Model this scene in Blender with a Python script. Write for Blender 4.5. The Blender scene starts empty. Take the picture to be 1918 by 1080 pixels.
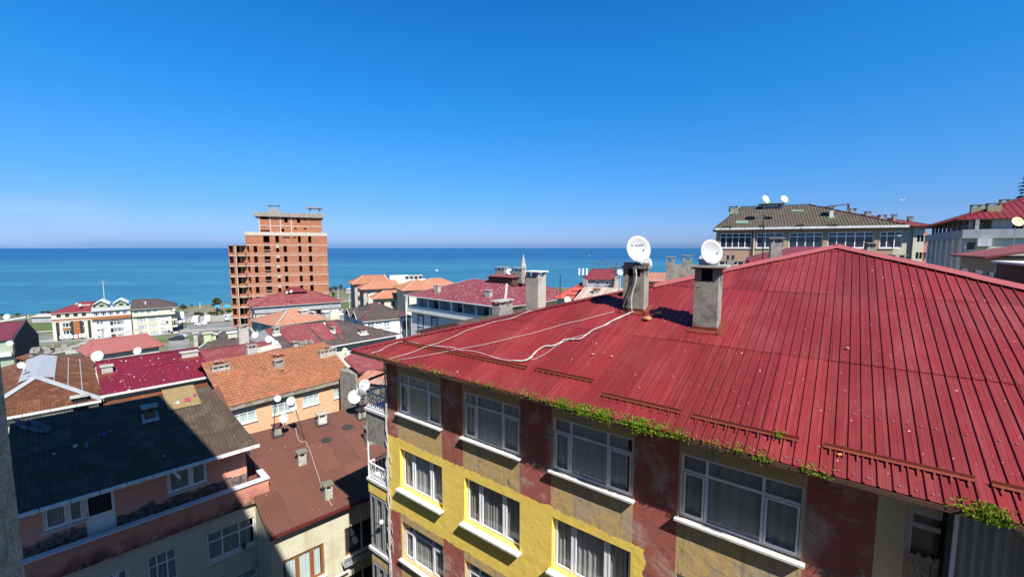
import bpy, math, random
from mathutils import Vector, Matrix
R=math.radians
random.seed(7)
sc=bpy.context.scene
COL=sc.collection
# ---------------------------------------------------------------- camera
PITCH=math.atan(76/800.)
cam_d=bpy.data.cameras.new('camera'); cam=bpy.data.objects.new('camera',cam_d); COL.objects.link(cam)
cam_d.sensor_width=36; cam_d.lens=36*800/1918.; cam_d.clip_start=.05; cam_d.clip_end=60000
cam.location=(0,0,0); cam.rotation_euler=(math.pi/2-PITCH,0,0); sc.camera=cam
# ---------------------------------------------------------------- sky + sun
SUNV=Vector((.146,-.2577,.342)).normalized()      # towards the sun
w=bpy.data.worlds.new("World"); sc.world=w; w.use_nodes=True
nt=w.node_tree; nt.nodes.clear()
sky=nt.nodes.new('ShaderNodeTexSky'); sky.sky_type='NISHITA'; sky.sun_disc=False
sky.sun_elevation=math.asin(SUNV.z); sky.sun_rotation=math.atan2(SUNV.x,SUNV.y)
sky.altitude=0; sky.air_density=1.0; sky.dust_density=.6; sky.ozone_density=4.0
hs=nt.nodes.new('ShaderNodeHueSaturation'); hs.inputs['Saturation'].default_value=1.18; hs.inputs['Hue'].default_value=.492
nt.links.new(sky.outputs[0],hs.inputs['Color'])
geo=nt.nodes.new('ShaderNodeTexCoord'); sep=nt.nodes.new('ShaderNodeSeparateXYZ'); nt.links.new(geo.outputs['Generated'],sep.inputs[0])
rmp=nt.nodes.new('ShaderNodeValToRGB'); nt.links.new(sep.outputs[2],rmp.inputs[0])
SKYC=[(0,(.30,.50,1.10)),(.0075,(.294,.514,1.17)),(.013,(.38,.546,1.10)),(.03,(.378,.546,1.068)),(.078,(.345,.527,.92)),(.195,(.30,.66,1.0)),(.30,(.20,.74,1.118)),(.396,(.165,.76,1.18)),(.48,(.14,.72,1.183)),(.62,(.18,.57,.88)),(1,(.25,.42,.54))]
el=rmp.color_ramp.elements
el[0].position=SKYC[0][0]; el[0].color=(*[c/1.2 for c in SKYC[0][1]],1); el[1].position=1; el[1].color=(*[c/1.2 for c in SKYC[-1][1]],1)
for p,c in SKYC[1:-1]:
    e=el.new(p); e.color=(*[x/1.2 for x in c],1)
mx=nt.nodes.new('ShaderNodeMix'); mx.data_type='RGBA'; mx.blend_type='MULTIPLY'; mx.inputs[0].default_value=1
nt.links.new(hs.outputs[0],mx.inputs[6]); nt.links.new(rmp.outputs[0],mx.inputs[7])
hv=Vector((-1.15,.985,.06)).normalized()
def wm(op,a,b=0,c=None):
    x=nt.nodes.new('ShaderNodeMath'); x.operation=op
    for i,v in enumerate((a,b) if c is None else (a,b,c)):
        if isinstance(v,(int,float)): x.inputs[i].default_value=v
        else: nt.links.new(v,x.inputs[i])
    return x.outputs[0]
cn=nt.nodes.new('ShaderNodeTexNoise'); cm=nt.nodes.new('ShaderNodeMapping'); cm.inputs['Scale'].default_value=(3,3,30); nt.links.new(geo.outputs['Generated'],cm.inputs[0]); nt.links.new(cm.outputs[0],cn.inputs[0]); cn.inputs['Scale'].default_value=1.6; cn.inputs['Detail'].default_value=5
az=nt.nodes.new('ShaderNodeVectorMath'); az.operation='DOT_PRODUCT'; nt.links.new(geo.outputs['Generated'],az.inputs[0]); az.inputs[1].default_value=hv
fz=nt.nodes.new('ShaderNodeMapRange'); nt.links.new(az.outputs['Value'],fz.inputs[0]); fz.inputs[1].default_value=.985; fz.inputs[2].default_value=1.0; fz.interpolation_type='SMOOTHSTEP'
nz=nt.nodes.new('ShaderNodeMapRange'); nt.links.new(cn.outputs[0],nz.inputs[0]); nz.inputs[1].default_value=.35; nz.inputs[2].default_value=.75
lowz=nt.nodes.new('ShaderNodeMapRange'); nt.links.new(sep.outputs[2],lowz.inputs[0]); lowz.inputs[1].default_value=.12; lowz.inputs[2].default_value=.03
fc_=wm('MULTIPLY',lowz.outputs[0],wm('MULTIPLY',wm('MULTIPLY',fz.outputs[0],nz.outputs[0]),.38))
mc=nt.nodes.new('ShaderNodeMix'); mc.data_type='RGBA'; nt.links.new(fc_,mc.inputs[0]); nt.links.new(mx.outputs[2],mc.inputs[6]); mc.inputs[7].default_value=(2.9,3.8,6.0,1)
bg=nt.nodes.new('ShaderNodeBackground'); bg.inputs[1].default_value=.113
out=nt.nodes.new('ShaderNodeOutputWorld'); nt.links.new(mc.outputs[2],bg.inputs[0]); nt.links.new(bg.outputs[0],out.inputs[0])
sd=bpy.data.lights.new('sun','SUN'); sd.energy=5.0; sd.angle=R(.5); sd.color=(1,.955,.89)
sun=bpy.data.objects.new('sun',sd); COL.objects.link(sun); sun.rotation_euler=SUNV.to_track_quat('Z','Y').to_euler()
sc.view_settings.view_transform='Standard'; sc.view_settings.look='None'; sc.view_settings.exposure=0.8; sc.view_settings.gamma=1
sc.view_settings.use_curve_mapping=False
# ---------------------------------------------------------------- survey helpers (sight lines from the window)
CP,SP=math.cos(PITCH),math.sin(PITCH)
def ray(x,y):
    u=(x-959)/800.; v=(540-y)/800.
    return Vector((u,CP+v*SP,-SP+v*CP))
def atZ(x,y,z): r=ray(x,y); return r*(z/r.z)
def atY(x,y,Y): r=ray(x,y); return r*(Y/r.y)
class Frame:
    """building frame: a along the front eave, b into the building, z absolute"""
    def __init__(s,p1,p2,ze,sl=.3,O=None,e=None):
        s.O=Vector(O) if O else atZ(*p1,ze); s.ze=ze; s.sl=sl
        if e: s.e=Vector((e[0],e[1],0)).normalized()
        else:
            q=atZ(*p2,ze)-s.O; q.z=0; s.L=q.length; s.e=q.normalized()
        s.n=Vector((-s.e.y,s.e.x,0)); s.rz=math.atan2(s.e.y,s.e.x)
    def loc(s,p): q=p-s.O; return q.dot(s.e),q.dot(s.n)
    def g(s,x,y,z): p=atZ(x,y,z); return s.loc(p)
    def r(s,x,y,dz=0):
        r=ray(x,y); # z = ze+dz+sl*b ; b=(k r - O).n
        k=(s.ze+dz-s.sl*s.O.dot(s.n))/(r.z-s.sl*r.dot(s.n)); p=r*k
        a,b=s.loc(p); return a,b,p.z
    def w(s,x,y,b=0):
        r=ray(x,y); k=(s.O.dot(s.n)+b)/r.dot(s.n); p=r*k
        return s.loc(p)[0],p.z
    def side(s,x,y,a=0):
        r=ray(x,y); k=(s.O.dot(s.e)+a)/r.dot(s.e); p=r*k
        return s.loc(p)[1],p.z
    def W(s,a,b,z):
        p=s.O+s.e*a+s.n*b; return Vector((p.x,p.y,z))
# ---------------------------------------------------------------- object helpers
Z0={}
def thing(name,label,cat,loc=(0,0,0),rz=0,group=None):
    o=bpy.data.objects.new(name,None); o.empty_display_size=.3; COL.objects.link(o)
    o.location=loc; o.rotation_euler=(0,0,rz); o['label']=label; o['category']=cat
    if group: o['group']=group
    return o
def house(name,label,cat,fr,z0,group=None):
    o=thing(name,label,cat,(fr.O.x,fr.O.y,z0),fr.rz,group); Z0[o.name]=z0; o['_']=0; del o['_']; return o
def rootz(o):
    while o is not None:
        if o.name in Z0: return Z0[o.name]
        o=o.parent
    return 0
def ob(name,me,parent=None,loc=(0,0,0),rot=(0,0,0),scale=(1,1,1),mat=None,kind=None,label=None):
    o=bpy.data.objects.new(name,me); COL.objects.link(o); o.parent=parent
    o.location=loc; o.rotation_euler=rot; o.scale=scale
    if mat is not None and not me.materials: me.materials.append(mat)
    if kind: o['kind']=kind
    if label: o['label']=label
    return o
def tag(o,label,cat,group=None):
    o['label']=label; o['category']=cat
    if group: o['group']=group
    return o
class MB:
    def __init__(s): s.v=[]; s.f=[]
    def quad(s,*p):
        i=len(s.v); s.v+= [tuple(q) for q in p]; s.f.append(tuple(range(i,i+len(p)))); return s
    def box(s,x0,x1,y0,y1,z0,z1):
        i=len(s.v)
        s.v+=[(x0,y0,z0),(x1,y0,z0),(x1,y1,z0),(x0,y1,z0),(x0,y0,z1),(x1,y0,z1),(x1,y1,z1),(x0,y1,z1)]
        for f in ((3,2,1,0),(4,5,6,7),(0,1,5,4),(1,2,6,5),(2,3,7,6),(3,0,4,7)): s.f.append(tuple(i+k for k in f))
        return s
    def prism(s,pts,z0,z1):
        """polygon (x,y) extruded; z0,z1 numbers or functions of x,y"""
        n=len(pts); i=len(s.v)
        f0=z0 if callable(z0) else (lambda x,y:z0); f1=z1 if callable(z1) else (lambda x,y:z1)
        s.v+=[(x,y,f0(x,y)) for x,y in pts]+[(x,y,f1(x,y)) for x,y in pts]
        s.f.append(tuple(i+k for k in reversed(range(n)))); s.f.append(tuple(i+n+k for k in range(n)))
        for k in range(n): j=(k+1)%n; s.f.append((i+k,i+j,i+n+j,i+n+k))
        return s
    def slab3(s,pts,t):
        """planar 3D polygon thickened downwards"""
        n=len(pts); i=len(s.v)
        s.v+=[tuple(p) for p in pts]+[(p[0],p[1],p[2]-t) for p in pts]
        s.f.append(tuple(i+k for k in range(n))); s.f.append(tuple(i+n+k for k in reversed(range(n))))
        for k in range(n): j=(k+1)%n; s.f.append((i+j,i+k,i+n+k,i+n+j))
        return s
    def tube(s,pts,r,n=6,cap=True):
        pts=[Vector(p) for p in pts]; i0=len(s.v); rr=r if isinstance(r,(list,tuple)) else [r]*len(pts)
        for k,p in enumerate(pts):
            d=(pts[min(k+1,len(pts)-1)]-pts[max(k-1,0)]).normalized()
            up=Vector((0,0,1)) if abs(d.z)<.9 else Vector((1,0,0))
            x=d.cross(up).normalized(); y=x.cross(d)
            for j in range(n):
                t=2*math.pi*j/n; s.v.append(tuple(p+(x*math.cos(t)+y*math.sin(t))*rr[k]))
        for k in range(len(pts)-1):
            for j in range(n):
                a=i0+k*n+j; b=i0+k*n+(j+1)%n; s.f.append((a,b,b+n,a+n))
        if cap:
            s.f.append(tuple(i0+j for j in reversed(range(n)))); q=i0+(len(pts)-1)*n; s.f.append(tuple(q+j for j in range(n)))
        return s
    def bar(s,p,q,w,h):
        """rectangular bar between 3D points; w across, h up"""
        p=Vector(p); q=Vector(q); d=(q-p).normalized(); x=d.cross(Vector((0,0,1)))
        x=x.normalized() if x.length>1e-4 else Vector((1,0,0)); y=x.cross(d).normalized(); i=len(s.v)
        for c in (p,q):
            for sx,sy in ((-1,-1),(1,-1),(1,1),(-1,1)): s.v.append(tuple(c+x*w/2*sx+y*h/2*sy))
        for f in ((0,1,2,3),(7,6,5,4),(0,4,5,1),(1,5,6,2),(2,6,7,3),(3,7,4,0)): s.f.append(tuple(i+k for k in f))
        return s
    def mesh(s,name,mat=None,smooth=False,dz=0):
        me=bpy.data.meshes.new(name)
        v=s.v if not dz else [(a,b,c-dz) for a,b,c in s.v]
        me.from_pydata(v,[],s.f)
        if mat: me.materials.append(mat)
        if smooth: me.shade_smooth()
        me.update(); return me
    def put(s,name,mat,root=None,smooth=False,kind=None,label=None):
        """object in the frame of its house (z absolute)"""
        return ob(name,s.mesh(name,mat,smooth,rootz(root) if root else 0),root,kind=kind,label=label)
# ---------------------------------------------------------------- materials
MATS={}
class N:
    """tiny node graph helper"""
    def __init__(s,name):
        s.m=bpy.data.materials.new(name); s.m.use_nodes=True; s.t=s.m.node_tree; s.t.nodes.clear()
        s.o=s.t.nodes.new('ShaderNodeOutputMaterial'); s.pos=None
    def n(s,typ,**k):
        x=s.t.nodes.new(typ)
        for a,b in k.items(): setattr(x,a,b)
        return x
    def l(s,a,b): s.t.links.new(a,b)
    def set(s,inp,v):
        if hasattr(v,'is_output') or isinstance(v,bpy.types.NodeSocket): s.l(v,inp)
        elif isinstance(v,(tuple,list)) and len(v)==3 and inp.type=='RGBA': inp.default_value=(*v,1)
        else: inp.default_value=v
    def math(s,op,a,b=0,c=None,clamp=False):
        x=s.n('ShaderNodeMath',operation=op,use_clamp=clamp); s.set(x.inputs[0],a); s.set(x.inputs[1],b)
        if c is not None: s.set(x.inputs[2],c)
        return x.outputs[0]
    def mix(s,f,a,b,blend='MIX'):
        x=s.n('ShaderNodeMix',data_type='RGBA',blend_type=blend); s.set(x.inputs[0],f); s.set(x.inputs[6],a); s.set(x.inputs[7],b); return x.outputs[2]
    def P(s):
        if s.pos is None: s.pos=s.n('ShaderNodeNewGeometry').outputs['Position']
        return s.pos
    def mapv(s,vec,sc=(1,1,1),rz=0,loc=(0,0,0)):
        x=s.n('ShaderNodeMapping'); s.l(vec,x.inputs[0]); x.inputs['Scale'].default_value=sc; x.inputs['Rotation'].default_value=(0,0,rz); x.inputs['Location'].default_value=loc; return x.outputs[0]
    def noise(s,scale,detail=3,rough=.55,vec=None,dist=0):
        x=s.n('ShaderNodeTexNoise'); s.l(vec if vec is not None else s.P(),x.inputs['Vector']); x.inputs['Scale'].default_value=scale
        x.inputs['Detail'].default_value=detail; x.inputs['Roughness'].default_value=rough; x.inputs['Distortion'].default_value=dist; return x.outputs['Fac']
    def ramp(s,f,p0,p1):
        x=s.n('ShaderNodeMapRange'); s.set(x.inputs[0],f); x.inputs[1].default_value=p0; x.inputs[2].default_value=p1; x.clamp=True; return x.outputs[0]
    def vor(s,scale,vec=None,feature='F1'):
        x=s.n('ShaderNodeTexVoronoi',feature=feature); s.l(vec if vec is not None else s.P(),x.inputs['Vector']); x.inputs['Scale'].default_value=scale; return x
    def rnd(s): return s.n('ShaderNodeObjectInfo').outputs['Random']
    def done(s,col,rough=.8,bump=None,bstr=.3,bdist=.02,spec=.3,metal=0,alpha=None):
        b=s.n('ShaderNodeBsdfPrincipled'); s.set(b.inputs['Base Color'],col); s.set(b.inputs['Roughness'],rough)
        b.inputs['Specular IOR Level'].default_value=spec; b.inputs['Metallic'].default_value=metal
        if bump is not None:
            x=s.n('ShaderNodeBump'); x.inputs['Strength'].default_value=bstr; x.inputs['Distance'].default_value=bdist; s.l(bump,x.inputs['Height']); s.l(x.outputs[0],b.inputs['Normal'])
        s.l(b.outputs[0],s.o.inputs[0]); s.bsdf=b; return s.m
def dk(c,f): return tuple(x*f for x in c)
def mat(name,col,rough=.85,var=.3,vs=1.2,col2=None,c2s=.8,c2t=(.5,.62),bstr=.25,bs=25,spots=None,objr=.15,spec=.25,streak=None,metal=0,isl=0,ostreak=None,crack=0):
    if name in MATS: return MATS[name]
    g=N(name)
    n1=g.noise(vs,4,.6); c=g.mix(n1,dk(col,1-var),dk(col,1+var))
    n3=g.noise(vs*9,3,.6); c=g.mix(g.math('MULTIPLY',g.ramp(n3,.4,.75),.35),c,dk(col,.6))
    if col2 is not None:
        n2=g.noise(c2s,5,.65,dist=.3); c=g.mix(g.ramp(n2,*c2t),c,col2)
    if streak is not None:      # rain streaks run down the wall
        sv=g.mapv(g.P(),(1,1,.08)); n4=g.noise(streak[1],3,.6,vec=sv); c=g.mix(g.math('MULTIPLY',g.ramp(n4,.52,.72),streak[2]),c,streak[0])
    if ostreak is not None:     # run-off streaks along the ribs (house coordinates)
        oc=g.n('ShaderNodeTexCoord').outputs['Object']; n5=g.noise(1,4,.6,vec=g.mapv(oc,(9,.45,.45))); c=g.mix(g.math('MULTIPLY',g.ramp(n5,.5,.72),ostreak[1]),c,ostreak[0])
        n6=g.noise(1,4,.6,vec=g.mapv(oc,(5,.3,.3),loc=(3,9,1))); c=g.mix(g.math('MULTIPLY',g.ramp(n6,.56,.75),ostreak[1]),c,ostreak[2])
    if crack:
        nd=g.n('ShaderNodeTexNoise'); g.l(g.P(),nd.inputs['Vector']); nd.inputs['Scale'].default_value=3; vv=g.n('ShaderNodeVectorMath',operation='MULTIPLY_ADD'); g.l(nd.outputs['Color'],vv.inputs[0]); vv.inputs[1].default_value=(.5,.5,.5); g.l(g.P(),vv.inputs[2])
        ve=g.vor(crack,vv.outputs[0],'DISTANCE_TO_EDGE'); c=g.mix(g.math('MULTIPLY',g.math('LESS_THAN',ve.outputs['Distance'],.014),g.ramp(g.noise(1.2,2),.45,.55)),c,dk(col,.3))
    if spots is not None:
        for sc_,r_,scol in spots:
            v=g.vor(sc_); rd=g.math('MULTIPLY',v.outputs['Color'],1.0)
            thr=g.math('MULTIPLY',g.ramp(rd,.35,1.0),r_)
            wob=g.math('ADD',v.outputs['Distance'],g.math('MULTIPLY',g.math('SUBTRACT',g.noise(sc_*6,2),.5),r_*1.6))
            c=g.mix(g.math('LESS_THAN',wob,thr),c,scol)
    if objr:
        h=g.n('ShaderNodeHueSaturation'); g.l(c,h.inputs['Color'])
        g.l(g.math('MULTIPLY_ADD',g.rnd(),objr*2,1-objr),h.inputs['Value']); c=h.outputs[0]
    if isl:
        h=g.n('ShaderNodeHueSaturation'); g.l(c,h.inputs['Color']); ri=g.n('ShaderNodeNewGeometry').outputs['Random Per Island']
        g.l(g.math('MULTIPLY_ADD',ri,isl*2,1-isl),h.inputs['Value']); c=h.outputs[0]
    MATS[name]=g.done(c,rough,g.noise(bs,4,.6),bstr,.01,spec,metal); return MATS[name]
def glass_clear():
    g=N('window_glass'); gl=g.n('ShaderNodeBsdfGlossy'); gl.inputs['Roughness'].default_value=.02; gl.inputs['Color'].default_value=(.9,.95,1,1)
    tr=g.n('ShaderNodeBsdfTransparent'); tr.inputs['Color'].default_value=(.93,.95,.96,1)
    lw=g.n('ShaderNodeLayerWeight'); lw.inputs[0].default_value=.5; fr=g.math('MULTIPLY_ADD',g.math('POWER',lw.outputs['Facing'],4),.85,.05)
    mxs=g.n('ShaderNodeMixShader'); g.l(fr,mxs.inputs[0]); g.l(tr.outputs[0],mxs.inputs[1]); g.l(gl.outputs[0],mxs.inputs[2]); g.l(mxs.outputs[0],g.o.inputs[0])
    return g.m
GL=glass_clear()
def plain(name,col,rough=.6,spec=.3,metal=0,objr=.0):
    if name in MATS: return MATS[name]
    g=N(name); c=g.mix(g.noise(6,3),dk(col,.85),dk(col,1.12))
    if objr:
        h=g.n('ShaderNodeHueSaturation'); g.l(c,h.inputs['Color']); g.l(g.math('MULTIPLY_ADD',g.rnd(),objr*2,1-objr),h.inputs['Value']); c=h.outputs[0]
    MATS[name]=g.done(c,rough,spec=spec,metal=metal); return MATS[name]
GD=plain('dark_window_glass',(.025,.032,.042),.08,.6)
GC=plain('curtained_window_glass',(.30,.34,.36),.12,.6,objr=.45)
PVC=plain('white_pvc',(.72,.73,.76),.35)
ALU=plain('grey_aluminium',(.35,.36,.37),.4,metal=.4)
WOOD=plain('varnished_wood',(.24,.09,.03),.5)
SILL=mat('sill_stone',(.62,.61,.59),.6,.1,3,bstr=.1,objr=.05,streak=((.3,.28,.26),6,.5))
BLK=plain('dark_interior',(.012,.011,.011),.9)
STEEL=plain('dark_painted_steel',(.03,.032,.036),.5)
WHITE=mat('white_paint',(.70,.71,.70),.5,.1,3,bstr=.08,objr=.05)
# curtain
def curt(name,col):
    g=N(name); d=g.n('ShaderNodeBsdfDiffuse'); c=g.mix(g.rnd(),dk(col,.6),col); g.l(c,d.inputs[0])
    t=g.n('ShaderNodeBsdfTranslucent'); g.l(c,t.inputs[0]); m=g.n('ShaderNodeMixShader'); m.inputs[0].default_value=.3
    g.l(d.outputs[0],m.inputs[1]); g.l(t.outputs[0],m.inputs[2]); g.l(m.outputs[0],g.o.inputs[0]); return g.m
CUR=curt('net_curtain',(.64,.64,.61)); CURW=curt('pale_green_curtain',(.72,.82,.78))
# roofs
RED=mat('red_roof_metal',(.186,.018,.020),.5,.25,.5,col2=(.205,.040,.038),c2s=.35,c2t=(.5,.75),bstr=.05,spots=[(2.2,.075,(.62,.5,.48)),(5,.13,(.38,.20,.19)),(11,.16,(.30,.10,.10))],objr=.17,spec=.35,ostreak=((.25,.07,.065),.35,(.09,.017,.019)))
REDF=mat('red_roof_far',(0.168,0.0288,0.036),.6,.18,.5,col2=(0.224,0.08,0.088),c2s=1.2,c2t=(.55,.8),bstr=.1,objr=.06)
REDM=mat('faded_red_roof',(0.192,0.048,0.048),.7,.2,.7,col2=(0.248,0.112,0.104),c2s=1.0,c2t=(.5,.8),bstr=.1,objr=.1,spots=[(2.2,.1,(.6,.5,.48))])
REDP=mat('lichen_red_roof',(0.176,0.032,0.04),.6,.2,.6,col2=(0.32,0.208,0.216),c2s=2.6,c2t=(.5,.72),bstr=.1,objr=.05)
CRIM=mat('crimson_roof',(.145,.013,.029),.5,.18,.6,bstr=.05,spots=[(2.4,.2,(.75,.65,.66)),(5,.2,(.6,.45,.5))],objr=.08)
BROWN=mat('brown_roof_metal',(.135,.058,.040),.75,.25,.6,col2=(0.136,0.056,0.044),c2s=1.0,c2t=(.45,.7),bstr=.15,spots=[(2.2,.09,(.5,.42,.38))],objr=.10)
DARK=mat('dark_bitumen_sheet',(.070,.049,.034),.85,.2,.7,col2=(.095,.072,.052),c2s=1.5,bstr=.3,spots=[(1.6,.10,(.55,.55,.52)),(3.1,.10,(.4,.4,.38))],objr=.10)
DARKF=mat('dark_brown_shingle',(0.068,0.052,0.048),.9,.2,.8,col2=(0.096,0.068,0.06),c2s=1,bstr=.3,bs=8,objr=.05)
RUST=mat('rusted_sheet',(0.128,0.048,0.0224),.85,.35,1.0,col2=(0.24,0.136,0.072),c2s=2.2,c2t=(.55,.7),bstr=.3,spots=[(4,.12,(.55,.42,.3))],objr=.16)
YEL=mat('yellow_plastic_sheet',(.25,.18,.08),.5,.2,3,objr=.05,col2=(.3,.2,.1),c2s=4)
TILE=mat('clay_tile',(.29,.118,.06),.85,.25,1.2,col2=(0.16,0.104,0.064),c2s=1.1,c2t=(.56,.72),bstr=.3,objr=.14,isl=.14)
TILEF=mat('orange_tile_far',(.35,.145,.085),.8,.12,.3,col2=(0.352,0.16,0.096),c2s=.5,bstr=.2,objr=.06)
TILEO=mat('old_pink_tile',(0.368,0.16,0.104),.85,.25,1,col2=(0.264,0.176,0.136),c2s=.9,bstr=.3,isl=.15)
GALV=mat('galvanised_sheet',(0.34,0.35,0.36),.5,.2,2,bstr=.1,metal=.0,objr=.05)
MOSSR=mat('mossy_asbestos_roof',(0.076,0.06,0.048),.9,.3,.8,col2=(0.096,0.084,0.06),c2s=2,bstr=.3,spots=[(3,.2,(.2,.18,.15))],objr=.12)
# walls
def wall(name,col,**k):
    k.setdefault('var',.1); k.setdefault('vs',.5); k.setdefault('objr',0); k.setdefault('bs',14)
    k.setdefault('streak',(dk(col,.55),2.2,.45)); return mat(name,col,.92,**k)
CONC=wall('weathered_concrete',(.29,.27,.23),var=.35,vs=3.5,col2=(.12,.11,.095),c2s=2.6,c2t=(.5,.68),bstr=.8,bs=18,crack=1.5)
CONCL=wall('pale_concrete',(.40,.38,.33),var=.15,vs=2,col2=(.28,.26,.22),c2s=1.2)
CREAM=wall('cream_render',(0.528,0.502,0.378),streak=((.36,.31,.17),1.6,.6),col2=(0.44,0.405,0.29),c2s=.5)
WHT=wall('white_render',(0.581,0.59,0.581))
PINK=wall('pink_render',(.60,.22,.155),col2=(.52,.24,.18),c2s=.8)
PEACH=wall('peach_render',(.60,.37,.215),col2=(.55,.37,.24),c2s=.6,streak=((.5,.35,.25),2,.3))
TAN=wall('tan_render',(0.387,0.255,0.158),col2=(0.352,0.255,0.176),c2s=.5)
GREYW=wall('grey_render',(.34,.345,.35))
PALEW=wall('pale_yellow_render',(0.546,0.528,0.414))
SLATE=wall('slate_grey_cladding',(.045,.048,.055),var=.3,vs=1.5)
GREEN=wall('pale_green_render',(.30,.36,.27))
ORNG=wall('orange_cladding',(.30,.115,.04))
NAVY=wall('navy_trim',(.03,.035,.06))
STUC=wall('rough_stucco',(.50,.43,.34),var=.3,vs=14,bstr=1.0,bs=60,col2=(.32,.27,.21),c2s=12,c2t=(.45,.7))
BOARD=wall('weathered_fascia',(.10,.05,.038),var=.3)
# ---------------------------------------------------------------- builders
def facade(mb,A,U,L,z0,z1,ops,depth=.15):
    """wall sheet with real openings and reveals; A (a,b) start, U unit 2D; outside is on the right of U"""
    A=Vector(A); U=Vector(U); Nn=Vector((-U.y,U.x))
    def P(s,z,d=0): q=A+U*s+Nn*d; return (q.x,q.y,z)
    xs=sorted(set([0,L]+[o[0] for o in ops]+[o[1] for o in ops])); zs=sorted(set([z0,z1]+[o[2] for o in ops]+[o[3] for o in ops]))
    xs=[x for x in xs if -1e-6<=x<=L+1e-6]; zs=[z for z in zs if z0-1e-6<=z<=z1+1e-6]
    for i in range(len(xs)-1):
        for j in range(len(zs)-1):
            cx=(xs[i]+xs[i+1])/2; cz=(zs[j]+zs[j+1])/2
            if any(o[0]<cx<o[1] and o[2]<cz<o[3] for o in ops): continue
            mb.quad(P(xs[i],zs[j]),P(xs[i+1],zs[j]),P(xs[i+1],zs[j+1]),P(xs[i],zs[j+1]))
    for o in ops:
        a,b,c,d=o[:4]
        mb.quad(P(a,c),P(a,d),P(a,d,depth),P(a,c,depth)); mb.quad(P(b,d),P(b,c),P(b,c,depth),P(b,d,depth))
        mb.quad(P(a,c),P(a,c,depth),P(b,c,depth),P(b,c)); mb.quad(P(a,d,depth),P(a,d),P(b,d),P(b,d,depth))
# window kits: cols = mullion positions (fraction), tr = transom height fraction, sash = cells with an inner frame
KIT={
 'glaz':dict(cols=(.5,),tr=.43,sash=(),fw=.05,each=1,cur=CUR,frame=PVC),
 'recess':dict(cols=(),tr=.80,sash=(),fw=.09,each=1,cur=CUR,frame=PVC),
 'top3':dict(cols=(.235,.70),tr=.74,sash=((0,0),(2,0)),fw=.055,each=1,cur=CUR,frame=PVC),
 'tri':dict(cols=(.27,.70),tr=None,sash=((0,0),(1,0),(2,0)),fw=.055,each=1,cur=CUR,frame=PVC),
 'tri_green':dict(cols=(.34,.70),tr=None,sash=((0,0),(1,0),(2,0)),fw=.07,each=1,cur=CURW,frame=WOOD),
 'two':dict(cols=(.58,),tr=None,sash=((0,0),(1,0)),fw=.07,each=1,cur=CUR,frame=PVC),
 'grid':dict(cols=(.30,.66),tr=.66,sash=(),fw=.05,each=1,cur=CUR,frame=PVC),
 'grid_w':dict(cols=(.33,.66),tr=.62,sash=(),fw=.045,each=1,cur=CURW,frame=PVC),
 'school5':dict(cols=(.2,.4,.6,.8),tr=.74,sash=(),fw=.09,each=1,glass=GD,frame=PVC),
 'school4':dict(cols=(.25,.5,.75),tr=.74,sash=(),fw=.09,each=1,glass=GD,frame=PVC),
 'school3':dict(cols=(.33,.66),tr=.74,sash=(),fw=.09,each=1,glass=GD,frame=PVC),
 'far3':dict(cols=(.3,.7),tr=.7,sash=(),fw=.12,glass=GC,frame=PVC),
 'far3d':dict(cols=(.3,.7),tr=None,sash=(),fw=.12,glass=GD,frame=PVC),
 'far2':dict(cols=(.5,),tr=None,sash=(),fw=.10,glass=GC,frame=PVC),
 'far1':dict(cols=(),tr=None,sash=(),fw=.10,glass=GD,frame=PVC),
 'dark':dict(cols=(),tr=None,sash=(),fw=.04,glass=GD,frame=STEEL),
 'dark2':dict(cols=(.5,),tr=None,sash=(),fw=.06,glass=GD,frame=STEEL),
 'brown2':dict(cols=(.5,),tr=None,sash=(),fw=.08,glass=GD,frame=WOOD),
 'bay':dict(cols=(.3,.65),tr=None,sash=((0,0),(1,0),(2,0)),fw=.05,each=1,cur=CUR,frame=ALU),
}
CACHE={}
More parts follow.
